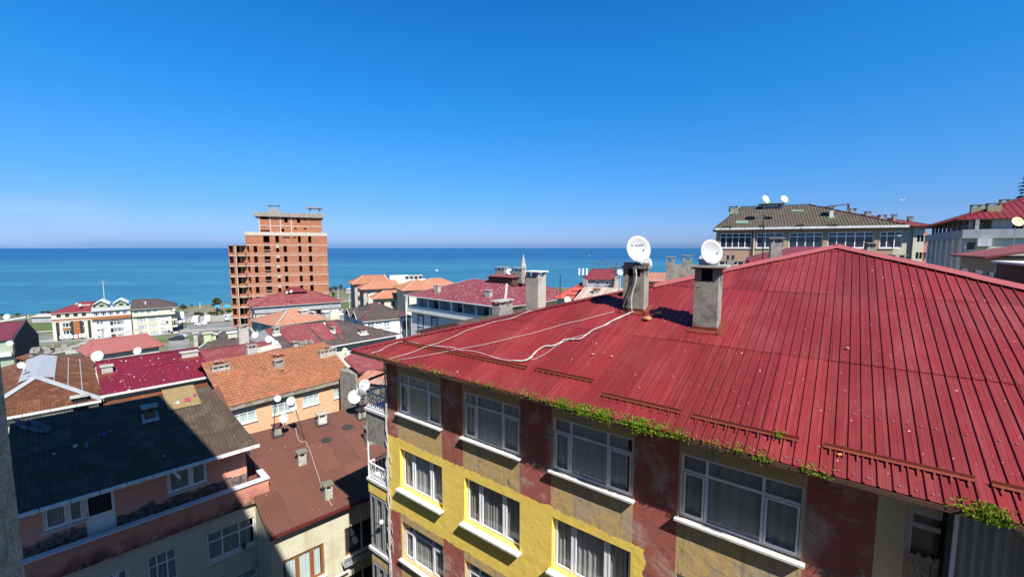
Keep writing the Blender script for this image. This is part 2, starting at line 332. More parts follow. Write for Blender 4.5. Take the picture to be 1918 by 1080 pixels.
def window(root,A,U,s0,s1,za,zb,kit,inset=.1,sill=None,lab=None):
    K=KIT[kit]; var=random.randrange(3) if KIT[kit].get('cur') else 0; w=s1-s0; h=zb-za; A=Vector(A); U=Vector(U); Nn=Vector((-U.y,U.x)); zr=rootz(root)
    q=A+U*s0+Nn*inset; rz=math.atan2(U.y,U.x); key=(kit,round(w,2),round(h,2),var); fw=K['fw']
    xs=[0]+[w*c for c in K['cols']]+[w]; zs=[0,h] if not K['tr'] else [0,h*K['tr'],h]
    if key not in CACHE:
        m=MB(); m.box(0,w,0,.06,0,fw); m.box(0,w,0,.06,h-fw,h); m.box(0,fw,0,.06,fw,h-fw); m.box(w-fw,w,0,.06,fw,h-fw)
        for x in xs[1:-1]: m.box(x-fw/2,x+fw/2,-.004,.056,fw,h-fw)
        if K['tr']:
            for i in range(len(xs)-1): m.box(xs[i]+fw/2,xs[i+1]-fw/2,-.002,.058,zs[1]-fw/2,zs[1]+fw/2)
        for (i,j) in K['sash']:
            x0=xs[i]+fw*(1 if i==0 else .5)+.01; x1=xs[i+1]-fw*(1 if i==len(xs)-2 else .5)-.01; z0=zs[j]+fw*(1 if j==0 else .5)+.01; z1=zs[j+1]-fw*(1 if j==len(zs)-2 else .5)-.01; t=fw*.75
            m.box(x0,x1,-.016,.02,z0,z0+t); m.box(x0,x1,-.016,.02,z1-t,z1); m.box(x0,x0+t,-.016,.02,z0+t,z1-t); m.box(x1-t,x1,-.016,.02,z0+t,z1-t)
        fm=m.mesh('window_frame',K['frame'])
        gm=MB().quad((0,0,0),(1,0,0),(1,0,1),(0,0,1)).mesh('pane',K.get('glass',GL))
        cm=None
        if K.get('cur'):
            c=MB(); n=int(w*34); zt=h-.02; prev=None
            for i in range(n+1):
                x=.03+(w-.06)*i/n*(1,.93,1)[var]; y=.085+.016*math.sin(i*(1.55,1.1,.8)[var]+var)+.010*math.sin(i*(.61,.45,.33)[var]+1)
                cur=((x,y,.03),(x,y+.006,zt))
                if prev: c.quad(prev[0],cur[0],cur[1],prev[1])
                prev=cur
            cm=c.mesh('curtain',K['cur'],True)
        CACHE[key]=(fm,gm,cm)
    fm,gm,cm=CACHE[key]
    fo=ob('window',fm,root,(q.x,q.y,za-zr),(0,0,rz),label=lab)
    if K.get('each'):
        for i in range(len(xs)-1):
            for j in range(len(zs)-1):
                ob('pane',gm,fo,(xs[i],.03,zs[j]),scale=(xs[i+1]-xs[i],1,zs[j+1]-zs[j]))
    else: ob('pane',gm,fo,(0,.03,0),scale=(w,1,h))
    if cm is not None:
        ob('curtain',cm,fo)
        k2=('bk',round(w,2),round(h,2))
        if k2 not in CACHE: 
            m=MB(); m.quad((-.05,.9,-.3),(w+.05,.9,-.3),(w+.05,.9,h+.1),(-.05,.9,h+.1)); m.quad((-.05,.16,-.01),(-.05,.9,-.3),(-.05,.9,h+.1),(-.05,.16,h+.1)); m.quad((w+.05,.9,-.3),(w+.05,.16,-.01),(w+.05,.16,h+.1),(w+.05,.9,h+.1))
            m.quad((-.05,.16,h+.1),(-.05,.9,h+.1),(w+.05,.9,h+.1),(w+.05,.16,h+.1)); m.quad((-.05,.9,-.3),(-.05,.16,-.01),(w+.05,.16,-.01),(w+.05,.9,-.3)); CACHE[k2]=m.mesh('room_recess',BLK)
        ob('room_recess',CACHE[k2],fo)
    if sill:
        so,st,sm=sill; k3=('sill',round(w,2),so,st,sm.name,inset)
        if k3 not in CACHE: CACHE[k3]=MB().box(-.07,w+.07,-inset-so,0,-st,-.003).mesh('window_sill',sm)
        ob('window_sill',CACHE[k3],fo)
    return fo
def walls(root,m,a0,a1,b0,b1,z0,z1,front=(),left=(),right=(),back=(),depth=.15,inset=None,sill=None,name='wall'):
    mb=MB(); S=[((a0,b0),(1,0),a1-a0,front),((a1,b0),(0,1),b1-b0,right),((a1,b1),(-1,0),a1-a0,back),((a0,b1),(0,-1),b1-b0,left)]
    for A,U,L,ops in S: facade(mb,A,U,L,z0,z1,ops,depth)
    mb.quad((a0,b0,z1),(a1,b0,z1),(a1,b1,z1),(a0,b1,z1))
    o=mb.put(name,m,root)
    for A,U,L,ops in S:
        for p in ops:
            if len(p)>4 and p[4]: window(root,A,U,*p[:4],p[4],inset if inset is not None else depth*.7,sill)
    return o
PROF={ # (fraction of pitch, height fraction)
 'trap':[(0,0),(.34,0),(.37,.12),(.42,.12),(.45,0),(.76,0),(.80,1),(.90,1),(.94,0)],
 'sine':[(0,0),(.25,.5),(.5,1),(.75,.5)],
 'tri':[(0,0),(.5,1)]}
def corrug(root,O,U,V,slope,poly,prof,pitch,amp,m,name='roof_sheet',sw=None,sl=None,jit=0,pick=None,start=0,smooth=False,gap=.0):
    """profiled roof face. O local (a,b,zabs); U along eave, V horizontally up the slope; poly convex in (u,v)"""
    O=Vector(O); U=Vector((*U,0)); V=Vector((*V,0)); zr=rootz(root); pr=PROF[prof]
    um=min(p[0] for p in poly); uM=max(p[0] for p in poly); vM=max(p[1] for p in poly); vm=min(p[1] for p in poly)
    def rng(u):
        lo,hi=1e9,-1e9
        for i in range(len(poly)):
            (x0,y0),(x1,y1)=poly[i],poly[(i+1)%len(poly)]
            if abs(x1-x0)<1e-9:
                if abs(u-x0)<1e-6: lo=min(lo,y0,y1); hi=max(hi,y0,y1)
                continue
            t=(u-x0)/(x1-x0)
            if -1e-9<=t<=1+1e-9: y=y0+(y1-y0)*t; lo=min(lo,y); hi=max(hi,y)
        return lo,hi
    k0=math.floor((um-start)/pitch)-1; us=set()
    allu=[]
    k=k0
    while start+k*pitch<uM:
        for f,h in pr:
            u=start+(k+f)*pitch
            if um<=u<=uM: allu.append((u,h))
        k+=1
    def hgt(u):
        t=((u-start)/pitch)%1.0
        for i in range(len(pr)):
            f0,h0=pr[i]; f1,h1=pr[i+1] if i+1<len(pr) else (1,pr[0][1])
            if f0<=t<=f1: return h0+(h1-h0)*(t-f0)/(f1-f0+1e-12)
        return 0
    for p in poly: allu.append((p[0],hgt(p[0])))
    sw=sw or (uM-um+1); sl=sl or (vM-vm+1); ncol=int((uM-um)/sw)+1; nrow=int((vM-vm)/sl)+1
    for i in range(1,ncol): allu.append((um+i*sw,hgt(um+i*sw)))
    allu=sorted({round(u,5):h for u,h in allu}.items())
    cn=math.sqrt(1+slope*slope); nz=Vector((-V.x*slope,-V.y*slope,1))/cn; outs=[]
    for ci in range(ncol):
        ua=um+ci*sw; ub=min(ua+sw,uM); cu=[(u,h) for u,h in allu if ua-1e-6<=u<=ub+1e-6]
        if len(cu)<2: continue
        for ri in range(nrow):
            va=vm+ri*sl; vb=min(va+sl,vM); lap=.07 if ri>0 else 0
            mb=MB(); prev=None; lift=.010*ri*0+(.012 if ri>0 else 0)
            j0=random.uniform(-jit,jit); j1=random.uniform(-jit,jit)
            for u,h in cu:
                lo,hi=rng(u); lo2=max(lo,va-lap); hi2=min(hi,vb)
                if hi2<lo2+1e-4: prev=None if hi2<lo2-1e-3 else prev; 
                if hi2<lo2: hi2=lo2 if lo2<=vb and lo2<=hi+1e-6 else None
                if hi2 is None: prev=None; continue
                pts=[]
                for vv,q in ((lo2,1),(hi2,0)):
                    p=O+U*u+V*vv+Vector((0,0,slope*vv)); p=p+nz*(h*amp+lift*q+(j0 if q else j1)); pts.append((p.x,p.y,p.z-zr))
                if prev is not None: mb.quad(prev[0],pts[0],pts[1],prev[1])
                prev=pts
            if not mb.f: continue
            mm=m
            if pick:
                uc=(ua+ub)/2; vc=(va+vb)/2; r_=pick(uc,vc); 
                if r_ is False: continue
                if r_: mm=r_
            outs.append(ob(name,mb.mesh(name,mm,smooth),root))
    return outs
def hip(root,a0,a1,b0,b1,ze,h,ra0,ra1,rb,m,prof='trap',pitch=.3,amp=.03,cap=None,capm=None,sw=None,sl=None,under=.08,gable=None,name='roof_sheet',eavem=None,jit=0,skip=()):
    """hip or gable roof from its rectangle and ridge"""
    F=[('front',(a0,b0),(1,0),(0,1),a1-a0,[(0,0),(a1-a0,0),(ra1-a0,rb-b0),(ra0-a0,rb-b0)],rb-b0),
       ('back',(a1,b1),(-1,0),(0,-1),a1-a0,[(0,0),(a1-a0,0),(a1-ra0,b1-rb),(a1-ra1,b1-rb)],b1-rb),
       ('left',(a0,b1),(0,-1),(1,0),b1-b0,[(0,0),(b1-b0,0),(b1-rb,ra0-a0)],ra0-a0),
       ('right',(a1,b0),(0,1),(-1,0),b1-b0,[(0,0),(b1-b0,0),(rb-b0,a1-ra1)],a1-ra1)]
    for nm,A,U,V,L,poly,dist in F:
        if dist<.05 or nm in skip: continue
        if abs(ra1-ra0)<1e-3 and nm in('front','back'): poly=poly[:3]
        corrug(root,(A[0],A[1],ze),U,V,h/dist,poly,prof,pitch,amp,m,name,sw,sl,jit)
    mb=MB(); zt=ze+h-.02; ze2=ze-.02   # deck below the sheets
    pr=[(ra0,rb,zt),(ra1,rb,zt)]
    c=[(a0,b0,ze2),(a1,b0,ze2),(a1,b1,ze2),(a0,b1,ze2)]
    top=[[c[0],c[1],pr[1],pr[0]],[c[2],c[3],pr[0],pr[1]],[c[3],c[0],pr[0]],[c[1],c[2],pr[1]]]
    for t in top: mb.quad(*t)
    d=under; cc=[(x,y,z-d) for x,y,z in c]
    for i in range(4): j=(i+1)%4; mb.quad(cc[i],cc[j],c[j],c[i])
    mb.quad(cc[3],cc[2],cc[1],cc[0]); mb.put('roof_deck',eavem or BOARD,root)
    if cap:
        mb=MB()
        up=amp+.02
        segs=[((ra0,rb,ze+h),(ra1,rb,ze+h))] if ra1-ra0>.05 else []
        if ra0-a0>.05: segs+=[((a0,b0,ze),(ra0,rb,ze+h)),((a0,b1,ze),(ra0,rb,ze+h))]
        if a1-ra1>.05: segs+=[((a1,b0,ze),(ra1,rb,ze+h)),((a1,b1,ze),(ra1,rb,ze+h))]
        for p,q in segs: mb.bar((p[0],p[1],p[2]+up),(q[0],q[1],q[2]+up),cap,.03)
        mb.put('ridge_cap',capm or m,root)
    if gable:
        mb=MB()
        if ra0-a0<=.05: mb.quad((a0+.3,b0+.3,ze-.1),(a0+.3,rb,ze+h-.12),(a0+.3,b1-.3,ze-.1))
        if a1-ra1<=.05: mb.quad((a1-.3,b0+.3,ze-.1),(a1-.3,b1-.3,ze-.1),(a1-.3,rb,ze+h-.12))
        mb.put('gable',gable,root)
def gutter(root,a0,a1,b,z,h=.12,d=.12,m=None,seg=None,name='gutter'):
    """white gutter, in pieces when seg is given"""
    m=m or WHITE; n=max(1,int(round((a1-a0)/seg))) if seg else 1; L=(a1-a0)/n; zr=rootz(root)
    me=MB().box(0,L-(.025 if seg else 0),-d,0,-h,0).mesh(name,m)
    for i in range(n): ob(name,me,root,(a0+i*L,b,z-zr))
def chimney(root,a,b,w,d,zb,zt,m=CONC,cap=None,over=.1,capt=.07,hole=.3,flash=None,sl=0,capr=0,post=0):
    """concrete stack with smoke openings under a cap slab"""
    body=MB(); c=.16*min(w,d)+.03 if not post else post*min(w,d); zh=zt-hole
    body.box(a,a+w,b,b+d,zb-1.2,zh)
    mb=MB()
    for x0,x1 in ((a,a+c),(a+w-c,a+w)):
        for y0,y1 in ((b,b+c),(b+d-c,b+d)): body.box(x0,x1,y0,y1,zh,zt)
    if w>d*1.6:
        n=int(w/d)
        for i in range(1,n): x=a+w*i/n; body.box(x-c/2,x+c/2,b,b+c,zh,zt); body.box(x-c/2,x+c/2,b+d-c,b+d,zh,zt)
    o=body.put('chimney',m,root)
    cm=MB().box(a-over,a+w+over,b-over,b+d+over,zt,zt+capt); cm=cm.mesh('chimney_cap',cap or m,False,rootz(root)); ob('chimney_cap',cm,o)
    if flash is not None:
        f=.12; y0=b-f*2; z=lambda y:zb+sl*(y-b)+.05
        fm=MB().slab3([(a-f,y0,z(y0)),(a+w+f,y0,z(y0)),(a+w+f,b+d+f,z(b+d+f)),(a-f,b+d+f,z(b+d+f))],.03).mesh('flashing',flash,False,rootz(root)); ob('flashing',fm,o)
    return o
def chim_px(root,fr,xl,xr,yb,yt,d=None,dz=0,**k):
    a0,b0,z0=fr.r(xl,yb,dz); a1,zz=fr.w(xr,yb,b0); _,zt=fr.w(xl,yt,b0); wd=max(.2,a1-a0)
    k.setdefault('sl',fr.sl); k.setdefault('hole',min(.32,(zt-z0)*.3))
    return chimney(root,a0,b0,wd,d or wd,z0,zt-k.get('capt',.07),**k)
# satellite dish
def dish_meshes():
    m=MB(); nr,ns=5,28
    for side in (0,1):
        base=len(m.v)
        for i in range(nr+1):
            r=i/nr; y=.20*r*r-.20+(.018*side)
            for j in range(ns):
                t=2*math.pi*j/ns; m.v.append((r*math.cos(t)*.94,-y-.2 if False else -(y+.0),r*math.sin(t)))
        for i in range(nr):
            for j in range(ns):
                a=base+i*ns+j; b=base+i*ns+(j+1)%ns
                f=(a,b,b+ns,a+ns); m.f.append(f if side else f[::-1])
    m.v=[(x,-y if True else y,z) for x,y,z in m.v]
    return m
_dm=MB(); 
for i in range(6):
    r=i/5
    for j in range(32):
        t=2*math.pi*j/32; _dm.v.append((r*math.cos(t)*.95,.22*(1-r*r)-.22,r*math.sin(t)))
for i in range(5):
    for j in range(32):
        a=i*32+j; b=i*32+(j+1)%32; _dm.f.append((a,a+32,b+32,b))
_k=len(_dm.v)
for i in range(6):
    r=i/5
    for j in range(32):
        t=2*math.pi*j/32; _dm.v.append((r*math.cos(t)*.965,.22*(1-r*r)-.22+.035,r*math.sin(t)*1.015))
for i in range(5):
    for j in range(32):
        a=_k+i*32+j; b=_k+i*32+(j+1)%32; _dm.f.append((a,b,b+32,a+32))
for j in range(32):
    a=5*32+j; b=5*32+(j+1)%32; _dm.f.append((a,_k+a,_k+b,b))
DISHW=mat('dish_white',(.47,.48,.475),.4,.06,3,col2=(.62,.56,.45),c2s=5,c2t=(.62,.78),bstr=.03,objr=.08,spec=.4)
DISHY=mat('dish_yellowed',(.66,.56,.30),.5,.1,3,bstr=.03,objr=.05)
DM=_dm.mesh('reflector',DISHW,True); DMY=_dm.mesh('reflector_yellowed',DISHY,True)
_a=MB(); _a.tube([(0,.03,-1.0),(0,-.35,-.72),(0,-.85,-.30)],.016,6); ARM=_a.mesh('feed_arm',ALU)
_a=MB(); _a.tube([(0,-.80,-.34),(0,-.92,-.24)],[.035,.055],8); _a.box(-.03,.03,-.98,-.91,-.26,-.18); LNB=_a.mesh('feed_horn',plain('feed_horn_grey',(.12,.12,.12),.5))
_a=MB(); _a.box(-.1,.1,.02,.14,-.35,.1); _a.tube([(0,.10,-.2),(0,.28,-.4)],.05,6); BRK=_a.mesh('bracket',ALU)
MASTC={}
def dish(p,Rd,yaw,label,h=.5,tilt=24,group='satellite dishes on the roofs',yellow=False,mr=.025,lean=(0,0)):
    """p world centre of the reflector; mast of height h hangs below it; yaw: heading the dish faces (deg from -Y)"""
    root=thing('satellite_dish',label,'satellite dish',(p[0],p[1],p[2]-h),R(yaw),group)
    a=(0,.0,h)
    r=(R(-tilt),0,0)
    ob('reflector',DMY if yellow else DM,root,a,r,(Rd,Rd,Rd)); ob('feed_arm',ARM,root,a,r,(Rd,Rd,Rd)); ob('feed_horn',LNB,root,a,r,(Rd,Rd,Rd)); ob('bracket',BRK,root,a,r,(Rd,Rd,Rd))
    mb=MB(); mb.tube([(lean[0],.26*Rd+lean[1],0),(0,.26*Rd,h-.3*Rd)],mr,6); ob('mast',mb.mesh('mast',ALU),root)
    return root
def dish_px(cx,cy,rp,Y,yaw,label,h=.5,**k):
    p=atY(cx,cy,Y); dep=p.y*CP-p.z*SP; return dish(p,rp*dep/800.,yaw,label,h,**k)
# foliage
LEAFM={}
def leafmat(name,c1,c2):
    g=N(name); ri=g.n('ShaderNodeNewGeometry').outputs['Random Per Island']; n=g.noise(1.3,3)
    c=g.mix(ri,c1,c2); c=g.mix(g.math('MULTIPLY',g.ramp(n,.35,.7),.5),c,dk(c1,.55))
    d=g.n('ShaderNodeBsdfDiffuse'); g.l(c,d.inputs[0]); t=g.n('ShaderNodeBsdfTranslucent'); g.l(g.mix(.5,c,c2),t.inputs[0])
    m=g.n('ShaderNodeMixShader'); m.inputs[0].default_value=.3; g.l(d.outputs[0],m.inputs[1]); g.l(t.outputs[0],m.inputs[2]); g.l(m.outputs[0],g.o.inputs[0]); return g.m
LF=leafmat('tree_leaves',(.035,.07,.018),(.09,.14,.035)); LFO=leafmat('olive_leaves',(.06,.075,.03),(.13,.14,.06)); LFB=leafmat('fern_leaves',(.08,.16,.015),(.28,.38,.04)); LFD=leafmat('conifer_needles',(.015,.035,.018),(.03,.06,.03))
BARK=mat('bark',(.10,.07,.05),.9,.3,3)
def leaf(mb,c,s,rnd=random):
    u=Vector((rnd.gauss(0,1),rnd.gauss(0,1),rnd.gauss(0,1))).normalized(); v=u.orthogonal().normalized(); v=Matrix.Rotation(rnd.uniform(0,6.28),3,u)@v
    mb.quad(c-u*s*.5,c+v*s*.3,c+u*s*.5,c-v*s*.3)
def crown(center,rx,rz,n,ls,clumps=14,seed=0,mat_=None):
    rnd=random.Random(seed); mb=MB(); cs=[]
    for i in range(clumps):
        d=Vector((rnd.gauss(0,1),rnd.gauss(0,1),rnd.gauss(0,1))).normalized()*rnd.uniform(.3,.85)
        cs.append((Vector((center[0]+d.x*rx,center[1]+d.y*rx,center[2]+d.z*rz)),rnd.uniform(.25,.48)))
    for i in range(n):
        c,r=cs[rnd.randrange(clumps)]; d=Vector((rnd.gauss(0,1),rnd.gauss(0,1),rnd.gauss(0,1))).normalized()*rnd.uniform(.4,1)**.5
        leaf(mb,c+Vector((d.x*rx*r,d.y*rx*r,d.z*rz*r)),ls*rnd.uniform(.6,1.3),rnd)
    return mb
def tree(p,h,rx,label,m=None,cat='tree',name='tree',trunk=.35,n=700,ls=.35,seed=1,group=None):
    root=thing(name,label,cat,p,0,group); tb=MB(); th=h*trunk
    tb.tube([(0,0,-.3),(.05*h*.1,0,th),(0,.03*h,h*.75)],[.035*h,.028*h,.01*h],7)
    for k in range(4):
        t=k*1.6+seed; tb.tube([(0,0,th*.9),(math.cos(t)*rx*.5,math.sin(t)*rx*.5,th+(h-th)*.5)],[.016*h,.006*h],5)
    ob('trunk',tb.mesh('trunk',BARK),root)
    ob('crown',crown((0,0,th+(h-th)*.5),rx,(h-th)*.55,n,ls,seed=seed).mesh('crown',m or LF),root); return root
# ================================================================ setting: sea, ground, roads
def seamat():
    g=N('sea_water'); p=g.P()
    far=g.mapv(p,(.0022,.006,1)); band=g.noise(1,4,.6,vec=far,dist=.4)
    d=g.n('ShaderNodeSeparateXYZ'); g.l(p,d.inputs[0])
    st=g.noise(1,4,.6,vec=g.mapv(p,(.03,.16,1),rz=.1),dist=.5)
    c=g.mix(g.ramp(band,.38,.62),(.022,.115,.185),(.04,.165,.235))
    c=g.mix(g.math('MULTIPLY',g.ramp(st,.45,.65),.6),c,(.012,.075,.14))
    offs=g.ramp(d.outputs[1],900,1500); c=g.mix(offs,c,(.010,.075,.175))
    wv=g.math('ADD',g.noise(1,5,.65,vec=g.mapv(p,(.10,.35,1),rz=.15)),g.math('MULTIPLY',g.noise(1,3,.6,vec=g.mapv(p,(.5,1.4,1),rz=-.2)),.4))
    return g.done(c,.42,wv,.55,.5,spec=.35)
SEA=seamat()
CO=[(-1500,-120),(-420,110),(-248,204),(-165,248),(-141,330),(-106,368),(60,350),(400,350),(1800,380)]
def coast(x):
    for (x0,y0),(x1,y1) in zip(CO,CO[1:]):
        if x<=x1: return y0+(y1-y0)*(x-x0)/(x1-x0)
    return CO[-1][1]
m=MB(); m.quad((-40000,-300,-34),(40000,-300,-34),(40000,45000,-34),(-40000,45000,-34)); o=m.put('sea',SEA,kind='structure')
def groundmat():
    g=N('coastal_ground'); p=g.P(); n=g.noise(.035,5,.6,dist=.6); n2=g.noise(.35,4,.6); n3=g.noise(2.5,3)
    c=g.mix(g.ramp(n,.42,.56),(.20,.175,.12),(.085,.115,.035)); c=g.mix(g.ramp(n2,.45,.7),c,(.13,.13,.07)); c=g.mix(g.math('MULTIPLY',n3,.5),c,dk((.12,.12,.07),.7))
    return g.done(c,.95,n3,.4,.05)
GRD=groundmat()
ASPH=mat('asphalt',(.17,.17,.175),.9,.12,.3,col2=(.23,.22,.20),c2s=.2,objr=0); LOT=mat('pale_parking_surface',(.30,.28,.24),.95,.15,.15,objr=0); GRASS=mat('mown_grass',(.085,.115,.035),.95,.25,.3,objr=0); PAVE=mat('pale_pavement',(.38,.36,.32),.9,.12,1,objr=0)
xs=[-1500,-900,-600]+list(range(-440,460,20))+[700,1100,1800]; rows=[(-300,-17),(-60,-17),(0,-18),(16,-19),(45,-25),(80,-30),(105,-32)]
m=MB(); G=[]
for x in xs:
    yc=coast(x); col=[(x,min(y,yc-12),z) for y,z in rows]+[(x,yc-7,-32.1),(x,yc-4,-32.6),(x,yc+1,-34.3),(x,yc+14,-37)]
    G.append(col)
for i in range(len(xs)-1):
    for j in range(len(G[0])-1): m.quad(G[i][j],G[i+1][j],G[i+1][j+1],G[i][j+1])
m.put('ground',GRD,kind='structure')
def strip(name,m_,a1,a2,b1,b2,z,ext=.4,ext2=1.2):
    P=[atZ(*q,z) for q in (a1,a2,b1,b2)]
    def e(p,q): d=q-p; return p-d*ext,q+d*ext2
    A,B=e(P[0],P[1]); C,D=e(P[2],P[3]); mb=MB().quad(A,B,D,C); return mb.put(name,m_,kind='structure')
strip('road',ASPH,(90,642),(435,617.5),(90,629.5),(435,603.5),-31.95,.5,.9)
strip('parking_lot',LOT,(250,609),(435,600.5),(250,596.5),(435,589.5),-31.96,.15,.25)
strip('grass_strip',GRASS,(230,647),(400,632),(230,641.5),(400,625.5),-31.94,.5,.3)
strip('lawn',GRASS,(40,621.5),(110,616.5),(40,606.5),(110,601.5),-31.96,.6,.0)
strip('path',PAVE,(60,623),(110,619.5),(60,621),(110,617.5),-31.93,.4,.5)
strip('path',PAVE,(618,567.5),(662,563),(618,565.8),(662,561.5),-31.93,.1,.5)
strip('path',ASPH,(352,596),(363,585),(345,596),(356,585),-31.94,.1,.3)
strip('lawn',GRASS,(618,583),(660,578),(618,569),(660,565),-31.95,.1,.2)
strip('side_street',ASPH,(322,660),(350,656),(322,637),(352,633),-31.9,.2,.1)
# painted lane lines and kerb of the coast road
for k,(y1,y2) in enumerate(((636.2,611),(632.9,607.3))):
    p=atZ(90,y1,-31.94); q=atZ(435,y2,-31.94); d=(q-p).normalized(); L=(q-p).length; n_=Vector((-d.y,d.x,0)); mb=MB()
    for i in range(-8,int(L/9)+8):
        a=p+d*(i*9); b=a+d*4.5; mb.quad(a-n_*.12,b-n_*.12,b+n_*.12,a+n_*.12)
    mb.put('lane_marking',WHITE,kind='structure')
p=atZ(90,638.9,-31.95); q=atZ(435,613.8,-31.95); d=(q-p).normalized(); p=p-d*80; q=q+d*90; n_=Vector((-d.y,d.x,0)); mb=MB()
mb.prism([(p.x,p.y),(q.x,q.y),(q.x+n_.x*.9,q.y+n_.y*.9),(p.x+n_.x*.9,p.y+n_.y*.9)],-31.95,-31.8); mb.put('kerb',PAVE,kind='structure')
# roadside railings
def railing(label,pa,pb,z,h,n,pos=.05):
    p=atZ(*pa,z); q=atZ(*pb,z); root=thing('guard_railing',label,'railing',p,0,'railings along the coast road'); d=q-p; L=d.length; u=d/L; pm=None
    for i in range(n+1):
        if pm is None: pm=MB().box(-.05,.05,-.05,.05,-.1,h).mesh('post',ALU)
        ob('post',pm,root,tuple(u*L*i/n))
    for k,hh in enumerate((.25,.6,.95)):
        ob('rail',MB().bar((0,0,h*hh),(d.x,d.y,h*hh),.05,.07).mesh('rail',ALU),root)
railing('long grey metal railing between the car park and the coast road',(60,634.5),(437,607.8),-31.95,1.3,36)
railing('grey metal railing on the near side of the coast road above the grass',(60,650),(300,633.5),-31.95,1.3,22)
railing('short grey railing beside the grass strip right of the long apartment block',(331,631),(420,623.5),-31.95,1.3,9)
# shore rocks
rk=random.Random(3); mb=MB()
for i in range(420):
    x=rk.uniform(-330,-130); y=coast(x)+rk.uniform(-2,2); s=rk.uniform(.4,1.3); c=Vector((x,y,-33.4+rk.uniform(-.3,.4)))
    pts=[c+Vector((rk.uniform(-1,1),rk.uniform(-1,1),rk.uniform(-.6,.8)))*s for _ in range(6)]
    for t in ((0,1,2),(0,2,3),(0,3,4),(1,2,5),(3,4,5),(0,1,4),(1,4,5),(2,3,5)): mb.quad(*[pts[k] for k in t])
mb.put('shore_rocks',CONC,kind='stuff')
# ================================================================ own building (stands around the camera)
FD=(.79214873,-.61032811)
FO=Frame(None,None,0,O=(0,0,0),e=FD)
own=house('stucco_apartment_building','rough grey stucco house wall edge filling the lower left corner of the view','house',FO,-18)
mb=MB(); ops=[(17.1,19.4,-1.15,1.5)]
facade(mb,(-18,.026),(1,0),31,-18,9,ops,.3)
mb.quad((-18,-9,-18),(-18,.026,-18),(-18,.026,9),(-18,-9,9)); mb.quad((13,.026,-18),(13,-9,-18),(13,-9,9),(13,.026,9)); mb.quad((13,-9,-18),(-18,-9,-18),(-18,-9,9),(13,-9,9))
# facade() faces away from the street here, so mirror its reveals into the room
mb.v=[(x,(.052-y) if abs(y-.326)<1e-6 or abs(y-.026)<1e-6 else y,z) for x,y,z in mb.v]
mb.put('wall',STUC,own)
MB().box(-19,14,-10,.5,9,9.25).put('roof',BOARD,own)
MB().box(-1.1,1.6,-3,-.9,-1.4,-1.3).put('floor',CONCL,own)
# ================================================================ the long yellow apartment house
FY=Frame(None,None,-4.53,O=(-4.1696,15.234,-4.533),e=FD)
yz0=-19.
def yellowmat():
    g=N('patched_facade_paint'); tc=g.n('ShaderNodeTexCoord').outputs['Object']; sp=g.n('ShaderNodeSeparateXYZ'); g.l(tc,sp.inputs[0]); a=sp.outputs[0]; z=g.math('ADD',sp.outputs[2],yz0)
    nb=g.noise(2.2,4,.65,vec=tc); nl=g.noise(1.1,5,.6,vec=tc,dist=.5); nf=g.noise(7,4,.65,vec=tc)
    def band(v,lo,hi): return g.math('MULTIPLY',g.math('GREATER_THAN',v,lo),g.math('LESS_THAN',v,hi))
    red=None
    for lo,hi in ((2.28,3.26),(5.56,6.62),(8.95,9.98),(12.33,13.4),(-.72,-.07),(15.8,16.8)):
        x=band(a,lo,hi); red=x if red is None else g.math('MAXIMUM',red,x)
    ochre=g.mix(g.ramp(nl,.48,.64),(.56,.37,.14),(.44,.35,.23)); ochre=g.mix(g.math('MULTIPLY',g.ramp(nf,.45,.7),.6),ochre,(.24,.225,.20))
    rd=g.mix(g.ramp(nl,.52,.66),(.36,.105,.08),(.46,.30,.24)); rd=g.mix(g.math('MULTIPLY',g.ramp(nf,.55,.7),.5),rd,(.16,.06,.05)); rd=g.mix(g.ramp(g.noise(1.6,4,.6,vec=g.mapv(tc,(1,1,1),loc=(4,2,7))),.62,.72),rd,(.09,.075,.065))
    old=g.mix(red,ochre,rd)
    top=g.math('ADD',g.math('MULTIPLY_ADD',nb,.35,-7.22),g.math('MULTIPLY',g.ramp(a,0,9),-.13)); bot=g.math('MULTIPLY_ADD',nb,.35,-10.15)
    edge=g.math('MULTIPLY_ADD',nb,.5,9.0)
    yel=g.math('MULTIPLY',g.math('MULTIPLY',g.math('LESS_THAN',z,top),g.math('GREATER_THAN',z,bot)),g.math('LESS_THAN',a,edge))
    yc=g.mix(g.ramp(nl,.3,.7),(.80,.55,.10),(.86,.64,.14))
    c=g.mix(yel,old,yc)
    dr=g.noise(1,4,.6,vec=g.mapv(tc,(7,7,.35))); c=g.mix(g.math('MULTIPLY',g.ramp(dr,.54,.74),g.math('MULTIPLY_ADD',yel,-.35,.5)),c,(.12,.10,.08))
    ve=g.vor(.9,g.mapv(tc,(1,1,.8)),'DISTANCE_TO_EDGE'); c=g.mix(g.math('MULTIPLY',g.math('LESS_THAN',ve.outputs['Distance'],.006),g.math('MULTIPLY',g.ramp(nb,.5,.6),g.math('MULTIPLY_ADD',yel,-.85,.9))),c,(.14,.11,.08))
    ru=g.noise(1.7,5,.7,vec=g.mapv(tc,(1,1,1),loc=(8,1,3))); c=g.mix(g.math('MULTIPLY',g.ramp(ru,.6,.7),g.math('MULTIPLY_ADD',yel,-.8,.8)),c,(.42,.38,.31))
    pl=g.math('ADD',g.math('MULTIPLY',g.noise(3.2,5,.6,vec=tc),1),g.math('MULTIPLY',g.noise(26,4,.6,vec=tc),.22)); pl=g.math('ADD',pl,g.math('MULTIPLY',yel,.18))
    return g.done(c,.85,pl,.6,.035)
YF=yellowmat()
yb=house('yellow_apartment_house','long patched yellow and dark red apartment house under the great red metal hip roof','apartment house',FY,yz0)
rows_y=[(-6.02,-4.54),(-8.92,-7.40),(-11.75,-10.26),(-14.6,-13.1),(-17.4,-15.9)]
